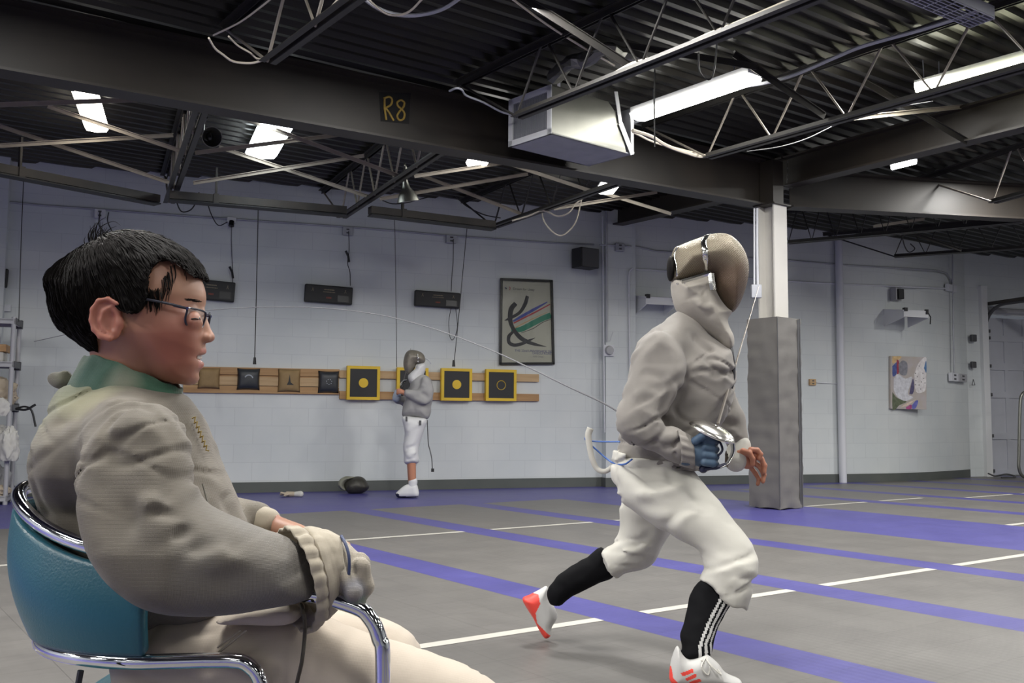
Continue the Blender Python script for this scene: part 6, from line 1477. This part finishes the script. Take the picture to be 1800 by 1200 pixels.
fl=[([rn(1200,645),rn(1185,680),rn(1165,715),rn(1160,735)],.012,-.012),([rn(1210,640,3.2),rn(1230,655,3.22),rn(1250,660,3.24)],.02,.008),([rn(1115,715),rn(1135,725),rn(1160,740)],.010,-.011),([rn(1100,735),rn(1125,728),rn(1150,735)],.014,.010),([rn(1095,750),rn(1120,745),rn(1150,752)],.010,-.008),
    ([rn(1110,765),rn(1140,757),rn(1175,768)],.012,.009),([rn(1125,780),rn(1150,775),rn(1185,785)],.010,-.007),([rn(1110,700),rn(1130,690),rn(1160,695)],.014,.008),([rn(1120,660),rn(1145,655),rn(1175,670)],.014,-.006),([rn(1120,625),rn(1150,612),rn(1185,620)],.014,.006),
    ([rn(1130,600),rn(1160,596),rn(1190,612)],.012,-.006),([rn(1170,735,3.25),rn(1195,750,3.25),rn(1215,760,3.25)],.014,-.009),([rn(1185,720,3.25),rn(1210,735,3.25),rn(1235,745,3.25)],.016,.009),([rn(1205,700,3.25),rn(1235,715,3.26),rn(1260,712,3.3)],.016,-.006),
    ([rn(1200,790),rn(1207,795),rn(1203,812)],.006,-.010),([rn(1190,768),rn(1185,785),rn(1190,805)],.007,-.008),([rn(1215,585,3.24),rn(1240,610,3.24),rn(1262,640,3.26)],.016,-.014),([rn(1262,720,3.58),rn(1285,715,3.56)],.012,-.008),([rn(1268,745,3.55),rn(1300,745,3.55)],.012,-.008),([rn(1272,765,3.55),rn(1305,768,3.55)],.012,.008),([rn(1128,590,3.2),rn(1145,578,3.24),rn(1165,566,3.3)],.012,.006)]
f.folds([(a,w,am*1.5) for a,w,am in fl],nz=[((5,5,9),.010)],cr=[((5,4,20),.5,.010,.14),((6,4,18),-.5,.008,.13)]); rc.append(f); f.build('jacket','jacket_run',run,relax=1)
b=MB(); b.tube([A(1284,600,3.30),A(1287,620,3.28),A(1290,645,3.28),A(1289,668,3.28),A(1283,690,3.29)],.006,6,smooth=4); b.build('jacket_edge','plastic_dark',run,smooth=True)
f=Field(A(1275,830,3.58)-np.array([0,.07,0]),A(1322,770,3.58)+np.array([0,.07,0]),.005,YF); f.cone(A(1300,782,3.585),A(1293,808,3.57),.040,.043,k=0,); f.cone(A(1302,787,3.585),A(1300,803,3.57),.034,.036,k=.01); f.folds([],nz=[((30,30,30),.003)]); rc.append(f); f.build('sleeve_cuff','pants_run',run)
# breeches
f=Field((.28,3.00,.16),(.92,3.78,.88),.0075,YF)
FL=[(1112,800),(1092,802),(1080,828),(1082,852),(1095,882),(1122,906),(1152,926),(1190,945),(1215,960),(1232,975),(1240,992),(1236,1012),(1250,1035),(1268,1050),(1289,1056),(1298,1040),(1314,1015),(1322,988),(1321,960),(1303,933),(1281,905),(1268,882),(1238,855),(1212,830),(1190,818),(1150,808)]
FLx=[(1100,740),(1085,780),(1079,828)]+FL[3:9]+[(1224,978),(1222,1000),(1212,1030),(1236,1064),(1262,1088),(1294,1084),(1308,1050)]+FL[16:-4]+[(1268,882),(1240,850),(1222,815),(1215,760),(1180,735),(1130,730)]
f.infl(FLx,lambda U,V:3.36-.20*np.clip((V-820)/170,0,1),lambda U,V:.128-.053*np.clip((V-850)/110,0,1),46,k=.02,Yr=3.25,clip=[(1060,795),(1110,802),(1220,815),(1350,860),(1350,1035),(1304,1064),(1289,1058),(1268,1053),(1250,1039),(1228,1018),(1180,1010),(1050,1010)])
RL=[(1100,860),(1093,898),(1091,935),(1077,955),(1057,966),(1062,990),(1077,1014),(1100,1011),(1128,1004),(1150,989),(1164,958),(1185,925),(1200,890),(1170,860),(1130,850)]
f.infl([p for p in RL if p not in((1057,966),(1062,990),(1077,1014))][:4]+[(1036,978),(1046,1010),(1066,1034)]+RL[7:],3.54,.080,36,k=.02,Yr=3.52,clip=[(1057,964),(1064,990),(1078,1016),(1150,1040),(1230,960),(1200,830),(1080,830),(1060,930)])
def pn(px,py,Y=3.14): return A(px,py,Y)
fl=[([pn(1215,965,3.1),pn(1240,972,3.08),pn(1258,975,3.08)],.010,-.012),([pn(1228,985,3.1),pn(1262,1000,3.06),pn(1312,985,3.1)],.009,.006),([pn(1232,996,3.1),pn(1262,1012,3.06),pn(1312,998,3.1)],.009,-.006),([pn(1236,1008,3.1),pn(1265,1025,3.06),pn(1308,1012,3.1)],.009,.006),
    ([pn(1243,1024,3.1),pn(1270,1040,3.08),pn(1295,1032,3.1)],.007,-.008),([pn(1100,850,3.2),pn(1150,845,3.18),pn(1200,828,3.2)],.014,-.007),([pn(1110,868,3.2),pn(1160,866,3.18),pn(1210,850,3.2)],.016,.009),([pn(1115,890,3.2),pn(1170,890,3.16),pn(1200,880,3.16)],.014,-.009),
    ([pn(1095,830,3.2),pn(1150,822,3.18),pn(1190,824,3.2)],.014,.006),([pn(1150,915,3.14),pn(1200,925,3.12),pn(1240,930,3.1)],.018,.006),([pn(1200,840,3.2),pn(1235,870,3.16),pn(1260,905,3.12)],.020,-.006),
    ([A(1092,955,3.45),A(1120,955,3.45),A(1150,930,3.45)],.012,-.014),([A(1085,965,3.45),A(1115,970,3.45),A(1140,960,3.45)],.012,.012),([A(1078,985,3.45),A(1100,990,3.45)],.008,-.010),([A(1068,975,3.46),A(1080,1000,3.46)],.008,-.006),([A(1100,900,3.45),A(1125,920,3.45),A(1150,915,3.45)],.014,-.008)]
f.folds([(a,w,am*1.3) for a,w,am in fl],nz=[((5,5,7),.008)],cr=[((4,4,17),.3,.011,.13),((5,4,20),-.25,.007,.13)]); rc.append(f); f.build('breeches','pants_run',run,relax=1)
# socks
FS=[(1240,1022),(1219,1045),(1209,1074),(1199,1104),(1194,1117),(1196,1135),(1191,1150),(1210,1160),(1238,1157),(1248,1138),(1255,1117),(1262,1100),(1277,1078),(1291,1050),(1270,1030)]
f=Field((.50,2.98,.04),(.78,3.30,.42),.005,YF)
f.infl(FS,lambda U,V:3.16-.07*np.clip((V-1040)/100,0,1),.046,26,k=0,Yr=3.12); f.folds([([A(1193,1120,3.05),A(1220,1128,3.04),A(1250,1122,3.05)],.008,-.006),([A(1200,1105,3.05),A(1225,1112,3.04),A(1255,1108,3.05)],.01,.005)],nz=[((30,30,40),.002)])
def stripes(C,U,V):
    Un,Vn=toPX(C[:,0],3.12,C[:,2]); m=np.zeros(len(C))
    lines=[[(1266,1050),(1244,1085),(1230,1112),(1224,1125),(1222,1149)],[(1276,1052),(1254,1085),(1240,1112),(1234,1125),(1234,1150)],[(1286,1054),(1264,1085),(1248,1112),(1243,1125),(1245,1148)]]
    for L,w in zip(lines,(3.0,2.8,2.0)):
        xs=np.interp(Vn,[p[1] for p in L],[p[0] for p in L]); m[(np.abs(Un-xs)<w)&(Vn<1150)&(C[:,1]<3.16)]=1
    return m
rc.append(f); f.build('sock',['sock_blk','stripe_w'],run,relax=1,matfn=stripes)
RS=[(1058,962),(1033,979),(1003,997),(982,1010),(972,1023),(964,1034),(963,1053),(974,1071),(985,1067),(1000,1053),(1023,1040),(1054,1025),(1080,1013),(1072,985)]
f=Field((.04,3.50,.15),(.40,3.80,.42),.005,YF); f.infl(RS,3.61,.046,26,k=0,Yr=3.60); f.folds([([A(978,1020,3.57),A(995,1035,3.56),A(1003,1052,3.57)],.008,-.006)],nz=[((30,30,40),.0025)]); rc.append(f); f.build('sock','sock_blk',run,relax=1)
# shoes
SY=3.06
SHP=[(1186,1142),(1180,1160),(1177,1180),(1178,1197),(1190,1205),(1230,1206),(1290,1207),(1303,1203),(1300,1193),(1276,1182),(1263,1166),(1248,1153),(1238,1149),(1212,1158),(1200,1150),(1192,1135)]
f=Field((.44,2.97,-.01),(.78,3.15,.20),.003,SY); f.infl(SHP,SY,.040,22,k=0,Yr=SY); 
f.d=np.maximum(f.d,-(f.z-.002)).astype(np.float32)
def shoefn(C,U,V):
    Un,Vn=toPX(C[:,0],SY,C[:,2]); m=np.zeros(len(C)); m[sd2(Un,Vn,[(1170,1168),(1179,1170),(1181,1188),(1192,1198),(1215,1203),(1310,1203),(1310,1215),(1170,1215)])<0]=1
    for q in ([(1193.6,1177),(1213,1170),(1215,1175),(1196,1182)],[(1201,1187),(1218,1178),(1220,1183),(1204,1190)],[(1208,1193),(1225,1187),(1228,1191),(1211,1198)]): m[(sd2(Un,Vn,q)<.6)&(C[:,1]<SY)]=1
    return m
rc.append(f); f.build('shoe',['shoe_w','shoe_r'],run,relax=1,matfn=shoefn)
b=MB(); 
for i in range(5):
    x=1242+i*7; y=1156+i*7; b.tube([A(x-9,y+5,SY-.030),A(x,y-1,SY-.018),A(x+4,y+1,SY+.004)],.0028,5,smooth=3); b.tube([A(x-4,y+10,SY-.033),A(x-1,y+2,SY-.02),A(x+5,y-1,SY+.0)],.0028,5,smooth=3)
b.tube([A(1240,1156,SY-.025),A(1252,1172,SY-.045),A(1268,1186,SY-.045),A(1262,1176,SY-.035)],.0026,5,smooth=4); b.tube([A(1240,1156,SY-.025),A(1233,1172,SY-.045),A(1244,1186,SY-.042),A(1250,1168,SY-.035)],.0026,5,smooth=4); b.build('shoelace','lace',run)
RSH=[(918,1052),(931,1045),(948,1036),(962,1030),(966,1050),(977,1071),(979,1086),(970,1102),(968,1116),(963,1121),(956,1120),(946,1104),(937,1086),(928,1072)]
f=Field((.0,3.58,-.01),(.20,3.82,.26),.003,3.70); f.infl(RSH,3.70,.038,18,k=0,Yr=3.70)
def shoe2(C,U,V):
    m=np.zeros(len(C)); m[sd2(U,V,[(900,1040),(946,1042),(949,1058),(941,1075),(944,1093),(956,1104),(968,1116),(966,1130),(940,1130),(900,1060)])<0]=1; return m
rc.append(f); f.build('shoe',['shoe_w','shoe_r'],run,relax=1,matfn=shoe2)
# gloved fist
GFY=3.13
f=Field(A(1195,835,GFY)-np.array([0,.09,0]),A(1270,755,GFY)+np.array([0,.09,0]),.0035,GFY)
f.chain([A(1208,795,GFY),A(1222,795,GFY)],[.044,.040],k=.01,flat=((0,1,0),.85)); f.ell(A(1234,793,GFY+.005),(.042,.028,.050),k=.012)
for i in range(4):
    yy=772+i*13.5; f.chain([A(1238,yy,GFY-.022),A(1253,yy+2,GFY-.018),A(1258,yy+4,GFY+.006),A(1248,yy+5,GFY+.026)],[.0125,.0125,.012,.011],k=.003)
f.chain([A(1222,775,GFY-.030),A(1236,765,GFY-.036),A(1250,764,GFY-.024)],[.014,.013,.0115],k=.004)
rc.append(f); f.build('glove','glove_blue',run,relax=1)
rbody.under(rc,None,.008); rbody.build('body','skin',run,relax=1)
# jacket cuff gather
b=MB(); rings=[]
for i in range(9):
    t=i/8; cx_=1192+t*24; cy_=785+t*9; rg=[]
    for k in range(60):
        a=2*math.pi*k/60; rr=(.058-.004*t)*(1+.05*math.sin(a*13+t*1.5)+.03*mnoise.noise(Vector((math.cos(a)*3,math.sin(a)*3,t*3))))
        rg.append(A(cx_-8*math.sin(a)*.3,cy_,GFY+.01)+np.array([0,rr*.95*math.cos(a),rr*math.sin(a)]))
    rings.append(rg)
b.loft(rings,caps=False); o=b.build('cuff','jacket_run',run,smooth=True); so=o.modifiers.new('s','SOLIDIFY'); so.thickness=.003
# sabre held in the fist
sab=thing('sabre',A(1262,742,GFY),'sabre with a polished bell guard held upright in the runner\'s blue glove','sabre')
b0=A(1262,744,GFY); tip=A(1334,503,3.62); b=MB(); L_=[b0+(tip-b0)*t for t in np.linspace(0,1,12)]; b.tube(L_,[.0052,.0045,.0035,.0025,.0018,.0014],6); b.build('blade','blade',sab,smooth=True)
bd=nrm(A(1263,742,GFY)-A(1240,812,GFY)); ux=nrm(A(1290,780,GFY)-A(1217,738,GFY)); 
cup=A(1253,757,GFY); nx_=nrm(A(1262,738,GFY)-A(1247,776,GFY)+np.array([0,-.025,0])); ux=nrm(ux-nx_*np.dot(ux,nx_)); vy_=np.cross(nx_,ux)
b=MB(); rings=[]
for i in range(11):
    a=math.pi/2*i/10*.98; r1=math.sin(a) if i else .02; rings.append([cup+ux*.078*r1*math.cos(q)+vy_*.062*r1*math.sin(q)+nx_*(.026*math.cos(a)-.008) for q in np.linspace(0,2*math.pi,40,endpoint=False)])
b.loft(rings,caps=False); o=b.build('bell_guard','steel',sab,smooth=True); so=o.modifiers.new('s','SOLIDIFY'); so.thickness=.0018
P=spline([A(1287,776,GFY),A(1288,792,GFY),A(1283,806,GFY),A(1275,816,GFY),A(1258,822,GFY),A(1238,822,GFY)],5); vs=[]
for i,p in enumerate(P):
    w=.030*(1-.68*i/(len(P)-1)); vs+=[p+np.array([0,-w,0]),p+np.array([0,w,0])]
b=MB(); b.add(vs,[(2*i,2*i+1,2*i+3,2*i+2) for i in range(len(P)-1)]); o=b.build('knuckle_bow','steel',sab,smooth=True); so=o.modifiers.new('s','SOLIDIFY'); so.thickness=.002
b=MB(); b.tube([A(1258,760,GFY),A(1250,790,GFY),A(1238,822,GFY)],.011,10,smooth=4); b.sphere(A(1236,824,GFY),.014,8); b.tube([A(1276,816,GFY-.01),A(1258,822,GFY-.01),A(1238,823,GFY-.01)],.007,6); b.build('grip','navy',sab,smooth=True)
b=MB(); b.tube([A(1262,772,GFY-.01),A(1268,782,GFY-.01),A(1269,793,GFY-.01),A(1256,806,GFY-.01)],.004,6,smooth=4); b.build('guard_cord','navy',sab,smooth=True)
# trailing strap and cords on the back
P=spline([A(1038,752,3.42),A(1034,764,3.42),A(1036,782,3.42),A(1041,806,3.42),A(1050,824,3.42),A(1064,828,3.41),A(1077,818,3.4),A(1083,800,3.38),A(1095,790,3.36)],5); vs=[]
for i,p in enumerate(P):
    t=nrm(P[min(i+1,len(P)-1)]-P[max(i-1,0)]); s=nrm(np.cross(t,(0,-.6,.0)+np.array([0,-.8,0]))); w=.012*(1-.35*min(1,i/len(P)*1.3)); vs+=[p+s*w,p-s*w]
b=MB(); b.add(vs,[(2*i,2*i+1,2*i+3,2*i+2) for i in range(len(P)-1)]); o=b.build('trailing_strap','pants_run',run,smooth=True); so=o.modifiers.new('s','SOLIDIFY'); so.thickness=.003
b=MB(); b.tube([A(1091,776,3.38),A(1060,776,3.42),A(1032,774,3.43),A(1029,769,3.43),A(1034,778,3.43),A(1047,789,3.43),A(1063,803,3.42),A(1079,814,3.36),A(1097,816,3.24),A(1111,807,3.2)],.0032,6,smooth=5); b.build('body_cord','cord_blue',run,smooth=True)
# reel cable from the runner's back
cb=thing('reel_cable',A(1087,724,3.42),'long thin cable arching from the runner\'s back across the wall to behind the boy','cable')
P=[aty(x,y,Y) for x,y,Y in [(1092,727,3.42),(1060,708,3.45),(1000,680,3.5),(930,646,3.6),(860,614,3.8),(760,577,4.1),(660,552,4.4),(560,541,4.8),(450,540,5.2),(340,548,5.6),(200,570,6.1),(60,600,6.6)]]
b=MB(); b.tube(P,[.0034,.003,.0026,.0024,.0024,.0024,.0024],6,smooth=6); MT['cable_grey']=mat('cable_grey',(.16,.16,.17),.6); b.build('wire','cable_grey',cb,smooth=True); MB().tube([P[0],P[0]+(P[1]-P[0])*.18],.006,8).build('plug','black',cb)
# ------------------------------------------------------------------ masked child by the wall
YK=10.30
kid=thing('standing_person',(*aty(720,872,YK)[:2],0),'person in fencing mask and white breeches standing by the wall targets, facing left','person')
def K(px,py,d=0.): return aty(px,py,YK+d)
X0=K(690,880)[0];X1=K(765,880)[0]; zt0=K(700,610)[2]
f=Field((X0-.02,YK-.28,-.01),(X1+.02,YK+.28,zt0+.02),.013,YK)
f.ell(K(729,640),(.09,.08,.12),k=.02); f.cone(K(733,655),K(738,675),.055,.055,k=.03); f.chain([K(738,690),K(733,735)],[.10,.10],k=.03)
f.chain([K(742,685,-.14),K(748,706,-.16),K(712,692,-.14)],[.04,.035,.022],k=.02); f.chain([K(732,685,.14),K(708,708,.14),K(700,690,.02)],[.04,.035,.022],k=.02)
# hand
f.chain([K(712,691,-.14),K(704,687,-.14)],[.024,.026],k=.01)
for i in range(4): f.chain([K(704,684+i*2.6,-.155),K(699,684+i*2.6,-.15),K(697,686+i*2.6,-.13)],[.010,.010,.009],k=.004)
f.chain([K(732,740,-.06),K(722,790,-.07),K(726,862,-.06)],[.085,.052,.036],k=.03); f.chain([K(728,740,.08),K(722,790,.08),K(724,860,.10)],[.085,.052,.036],k=.03)
f.chain([K(726,866,-.06),K(706,868,-.06)],[.03,.025],k=.02)
kb=f; kc=[]
MT['mesh_kid']=mat('mesh_kid',(.20,.18,.15),.45,.3,noise=(25,.7,(.30,.27,.22))); MT['jacket_kid']=mat('jacket_kid',(.36,.35,.345),.7,noise=(12,.5,(.28,.28,.29))); MT['white_kid']=mat('white_kid',(.72,.72,.72),.7,noise=(12,.4,(.6,.6,.63)))
f=Field((X0,YK-.22,K(700,665)[2]),(X1+.02,YK+.22,zt0+.01),.009,YK)
KM=[(710,630),(709,640),(711,650),(717,658),(723,655),(730,645),(732,640),(746,637),(747,628),(743,621),(736,617),(727,615),(719,615.5),(713,621)]
f.infl(KM,YK,.115,15,k=0,sm=3); kc.append(f); f.build('mask_mesh','mesh_kid',kid,relax=1)
f=Field((X0,YK-.22,K(700,685)[2]),(X1+.02,YK+.22,K(700,630)[2]),.009,YK)
f.infl([(718,659),(718,669),(722,675),(732,674.5),(740,667),(748,652),(747,638),(734,639.5),(729,648)],YK,.122,13,k=0,sm=3); f.folds([([K(725,665,-.12),K(735,658,-.12),K(745,648,-.12)],.02,-.012)],nz=[((12,12,12),.006)]); kc.append(f); f.build('mask_bib','white_kid',kid,relax=1)
b=MB(); b.sphere(K(735,629,-.118),.014,6); b.sphere(K(735,635,-.12),.010,6); b.tube([K(734,622,-.115),K(734,627,-.118)],.008,6); b.build('metal_fitting','band',kid,smooth=True)
b=MB(); b.tube([K(746,630),K(750,631),K(754,634),K(758,639)],.006,6,smooth=3); b.build('mask_strap','cond',kid)
f=Field((X0-.02,YK-.27,K(700,748)[2]),(X1+.02,YK+.27,K(700,655)[2]),.010,YK)
f.infl([(724,668),(720,685),(714,700),(709,715),(708,732),(730,734),(752,737),(757,719),(761,690),(760,672),(750,660),(738,658)],YK,.15,18,k=.02,sm=3)
f.infl([(742,664),(736,684),(722,685),(712,684),(710,694),(722,702),(740,712),(756,709),(761,692),(759,674),(752,663)],YK-.15,.055,10,k=.012,sm=3)
f.chain([K(733,678,.14),K(712,706,.15),K(700,703,.1),K(697,694,.04)],[.06,.05,.042,.035],k=.02)
f.folds([([K(738,690,-.21),K(748,695,-.21),K(756,703,-.21)],.02,-.02),([K(725,700,-.2),K(740,705,-.2),K(752,712,-.2)],.02,.014),([K(738,675,-.2),K(748,680,-.2)],.02,.012),([K(728,705,-.14),K(728,725,-.14)],.02,-.010)],nz=[((9,9,14),.01)])
kc.append(f); f.build('jacket','jacket_kid',kid,relax=1)
f=Field((X0,YK-.22,K(700,825)[2]),(X1+.01,YK+.22,K(700,728)[2]),.010,YK)
f.infl([(708,731),(710,748),(712,765),(708,785),(710,803),(714,816),(735,813),(736,795),(738,780),(746,758),(750,736),(730,732)],YK-.04,.12,14,k=.02,sm=3); f.chain([K(730,745,.08),K(722,785,.09),K(724,812,.1)],[.09,.07,.06],k=.03)
f.folds([([K(710,790,-.14),K(722,786,-.15),K(735,782,-.14)],.018,-.016),([K(711,800,-.14),K(724,797,-.15),K(735,794,-.14)],.018,.014),([K(712,808,-.14),K(724,806,-.15),K(735,805,-.14)],.012,-.012),([K(712,760,-.14),K(725,750,-.15),K(740,745,-.14)],.025,.012)],nz=[((9,9,12),.008)])
kc.append(f); f.build('breeches','white_kid',kid,relax=1)
b=MB(); b.box(K(714.5,736,-.16),(.02,.006,.05)); b.build('hip_logo','plastic_dark',kid); b=MB(); b.box(K(738.5,743,-.17),(.024,.006,.05)); b.build('hip_logo','plastic_dark',kid)
for d in(-.06,.09):
    f=Field((X0,YK+d-.09,-.005),(X1,YK+d+.09,.24),.008,YK); f.cone(K(726,846,d),K(725,858,d),.047,.044,k=0); kc.append(f); f.build('sock','white_kid',kid)
    f=Field((X0-.02,YK+d-.09,-.005),(X1,YK+d+.09,.16),.008,YK); f.infl([(695,868),(700,862),(708,855),(716,851),(731,850),(735,858),(735.5,872),(720,874),(700,874)] if d<0 else [(697,866),(702,861),(710,855),(716,851),(731,850),(735,858),(735.5,870),(720,871.5),(700,871.5)],YK+d,.05,9,k=0,sm=3,Yr=YK+d)
    f.d=np.maximum(f.d,-(f.z-.002)).astype(np.float32)
    kc.append(f); f.build('shoe',['white_kid','navy'],kid,relax=1,matfn=lambda C,U,V:((C[:,2]<.022)|((U<703)&(C[:,2]<.05))).astype(int))
kb.under(kc,lambda P,U,V:((V>808)&(V<852))|((U<716)&(V>676)&(V<700)&(P[:,1]<YK-.08)),.008); kb.build('body','skin_far',kid,relax=1)
b=MB(); b.tube([K(751,738,.0),K(752,760),K(753,780),K(756,792),K(759,806),K(760,824)],.006,6,smooth=4); b.build('body_cord','plastic_dark',kid); b=MB(); b.box(K(760.5,826),(.03,.03,.035)); b.build('plug','black',kid)
b=MB(); b.bar(K(743,745,-.02),K(744,770,-.01),.003,.035,(0,-1,0)); b.bar(K(744,770,-.01),K(742,792,0),.003,.03,(0,-1,0)); b.build('hanging_strap','cond_w',kid)
f=Field(K(688,712)-np.array([0,.2,0]),K(712,680)+np.array([0,.2,0]),.008,YK); f.chain([K(697,699,.03),K(699,690,.02)],[.045,.04],k=.02); 
for i in range(4): f.chain([K(699,685+i*3,.0),K(703,685+i*3,-.03)],[.014,.013],k=.004)
f.build('glove','cloth_b',kid)
sb=thing('sabre',K(708,672),'small sabre held by the child at the wall, only its guard showing','sabre')
b=MB(); b.lathe([(.001,.02),(.035,.012),(.05,0),(.048,0),(.033,.010),(.001,.016)],K(709,672,-.08),(-.6,-.3,.7),16); b.build('bell_guard','steel',sb,smooth=True)
b=MB(); b.tube([K(709,672,-.08),K(706,680,-.10),K(703,690,-.10)],.014,8); b.build('grip','black',sb); b=MB(); b.tube([K(709,672,-.08),K(716,640,.35),K(722,612,.75)],[.005,.002],5); b.build('blade','blade',sb)
# ------------------------------------------------------------------ things on the floor by the wall
MT['mask_dark']=mat('mask_dark',(.055,.052,.045),.45,.3,noise=(20,.6,(.09,.085,.07))); MT['bib_dirty']=mat('bib_dirty',(.28,.28,.22),.8,noise=(10,.6,(.18,.18,.14)))
MYc=10.85
fm=thing('fencing_mask',(*aty(620,865,MYc)[:2],0),'dark fencing mask lying on the floor against the wall','mask')
def Q(px,py,d=0): return aty(px,py,MYc+d)
f=Field((Q(590,860)[0],MYc-.18,0-.01),(Q(655,860)[0],MYc+.18,.25),.008,MYc); f.infl([(606,852),(612,842),(626,837),(638,839),(646,848),(648,857),(640,865),(626,868),(612,866)],MYc,.12,16,k=0,sm=3); f.folds([],nz=[((12,12,12),.004)]); f.d=np.maximum(f.d,-(f.z-.003)).astype(np.float32); f.build('mask_mesh','mask_dark',fm,relax=1)
f=Field((Q(588,860)[0],MYc-.18,0-.01),(Q(635,860)[0],MYc+.18,.25),.008,MYc); f.infl([(594,852),(597,843),(604,838),(618,837),(628,838),(612,844),(606,853),(610,862),(600,859)],MYc,.11,9,k=0,sm=3); f.folds([],nz=[((16,16,16),.008)]); f.build('mask_bib','bib_dirty',fm,relax=1)
gl=thing('fencing_glove',(*aty(511,871,10.3)[:2],0),'worn fencing glove lying on the purple floor near the wall','glove')
def G2(px,z,d=0): p=aty(px,870,10.3+d); return np.array([p[0],p[1],z])
f=Field((G2(488,0)[0],10.15,-.01),(G2(535,0)[0],10.45,.09),.006,10.3); f.chain([G2(505,.03),G2(517,.03)],[.028,.026],k=.01); 
for i,(x,z,d) in enumerate(((494,.045,-.03),(493,.028,-.01),(494,.02,.02),(497,.02,.05))): f.chain([G2(504,.03,d*.6),G2(x,z,d)],[.013,.011],k=.006)
f.chain([G2(508,.03,-.02),G2(500,.02,-.07)],[.012,.011],k=.006); f.build('glove_hand','cloth_t',gl)
f=Field((G2(500,0)[0],10.15,-.01),(G2(540,0)[0],10.45,.09),.006,10.3); f.cone(G2(519,.03),G2(528,.03),.026,.034,k=0); f.d=np.maximum(f.d,-(f.z-.002)).astype(np.float32); f.build('glove_cuff','cloth_w',gl)
# ------------------------------------------------------------------ lights
def area(loc,rx,sx,sy,pw,col=(1,.985,.95),rz=0):
    l=bpy.data.lights.new('added_area_light','AREA'); l.shape='RECTANGLE'; l.size=sx; l.size_y=sy; l.energy=pw; l.color=col
    o=bpy.data.objects.new('added_area_light',l); COL.objects.link(o); o.location=loc; o.rotation_euler=(rx,0,rz); return o
# unseen ceiling lights added to brighten the hall, standing for further lamp rows
a_=math.atan2(1,-.75)
PW=66
for v,k in ((-7,.25),(-4,.3),(-1.2,.55),(1.6,1.25),(4.4,1.5)):
    for u in (-8,-5.2,-2.4,.6,3.4,6.4,9.6,12.6):
        X=u*CU-v*SU; Y=u*SU+v*CU
        if inroom(X,Y): area((X,Y,3.36),0,1.2,.2,PW*k*(.5 if Y<-1.5 else 1),rz=a_)
w=bpy.data.worlds.new('world'); SC.world=w; w.use_nodes=True; w.node_tree.nodes['Background'].inputs[0].default_value=(.6,.65,.75,1); w.node_tree.nodes['Background'].inputs[1].default_value=.15
SC.view_settings.view_transform='Standard'; SC.view_settings.look='None'; SC.view_settings.exposure=0.0; SC.view_settings.gamma=1; SC.view_settings.use_curve_mapping=False
SC.cycles.use_denoising=True; SC.cycles.max_bounces=5; SC.cycles.use_adaptive_sampling=True; SC.cycles.adaptive_threshold=.02; SC.cycles.sample_clamp_indirect=4; SC.cycles.caustics_reflective=False; SC.cycles.caustics_refractive=False
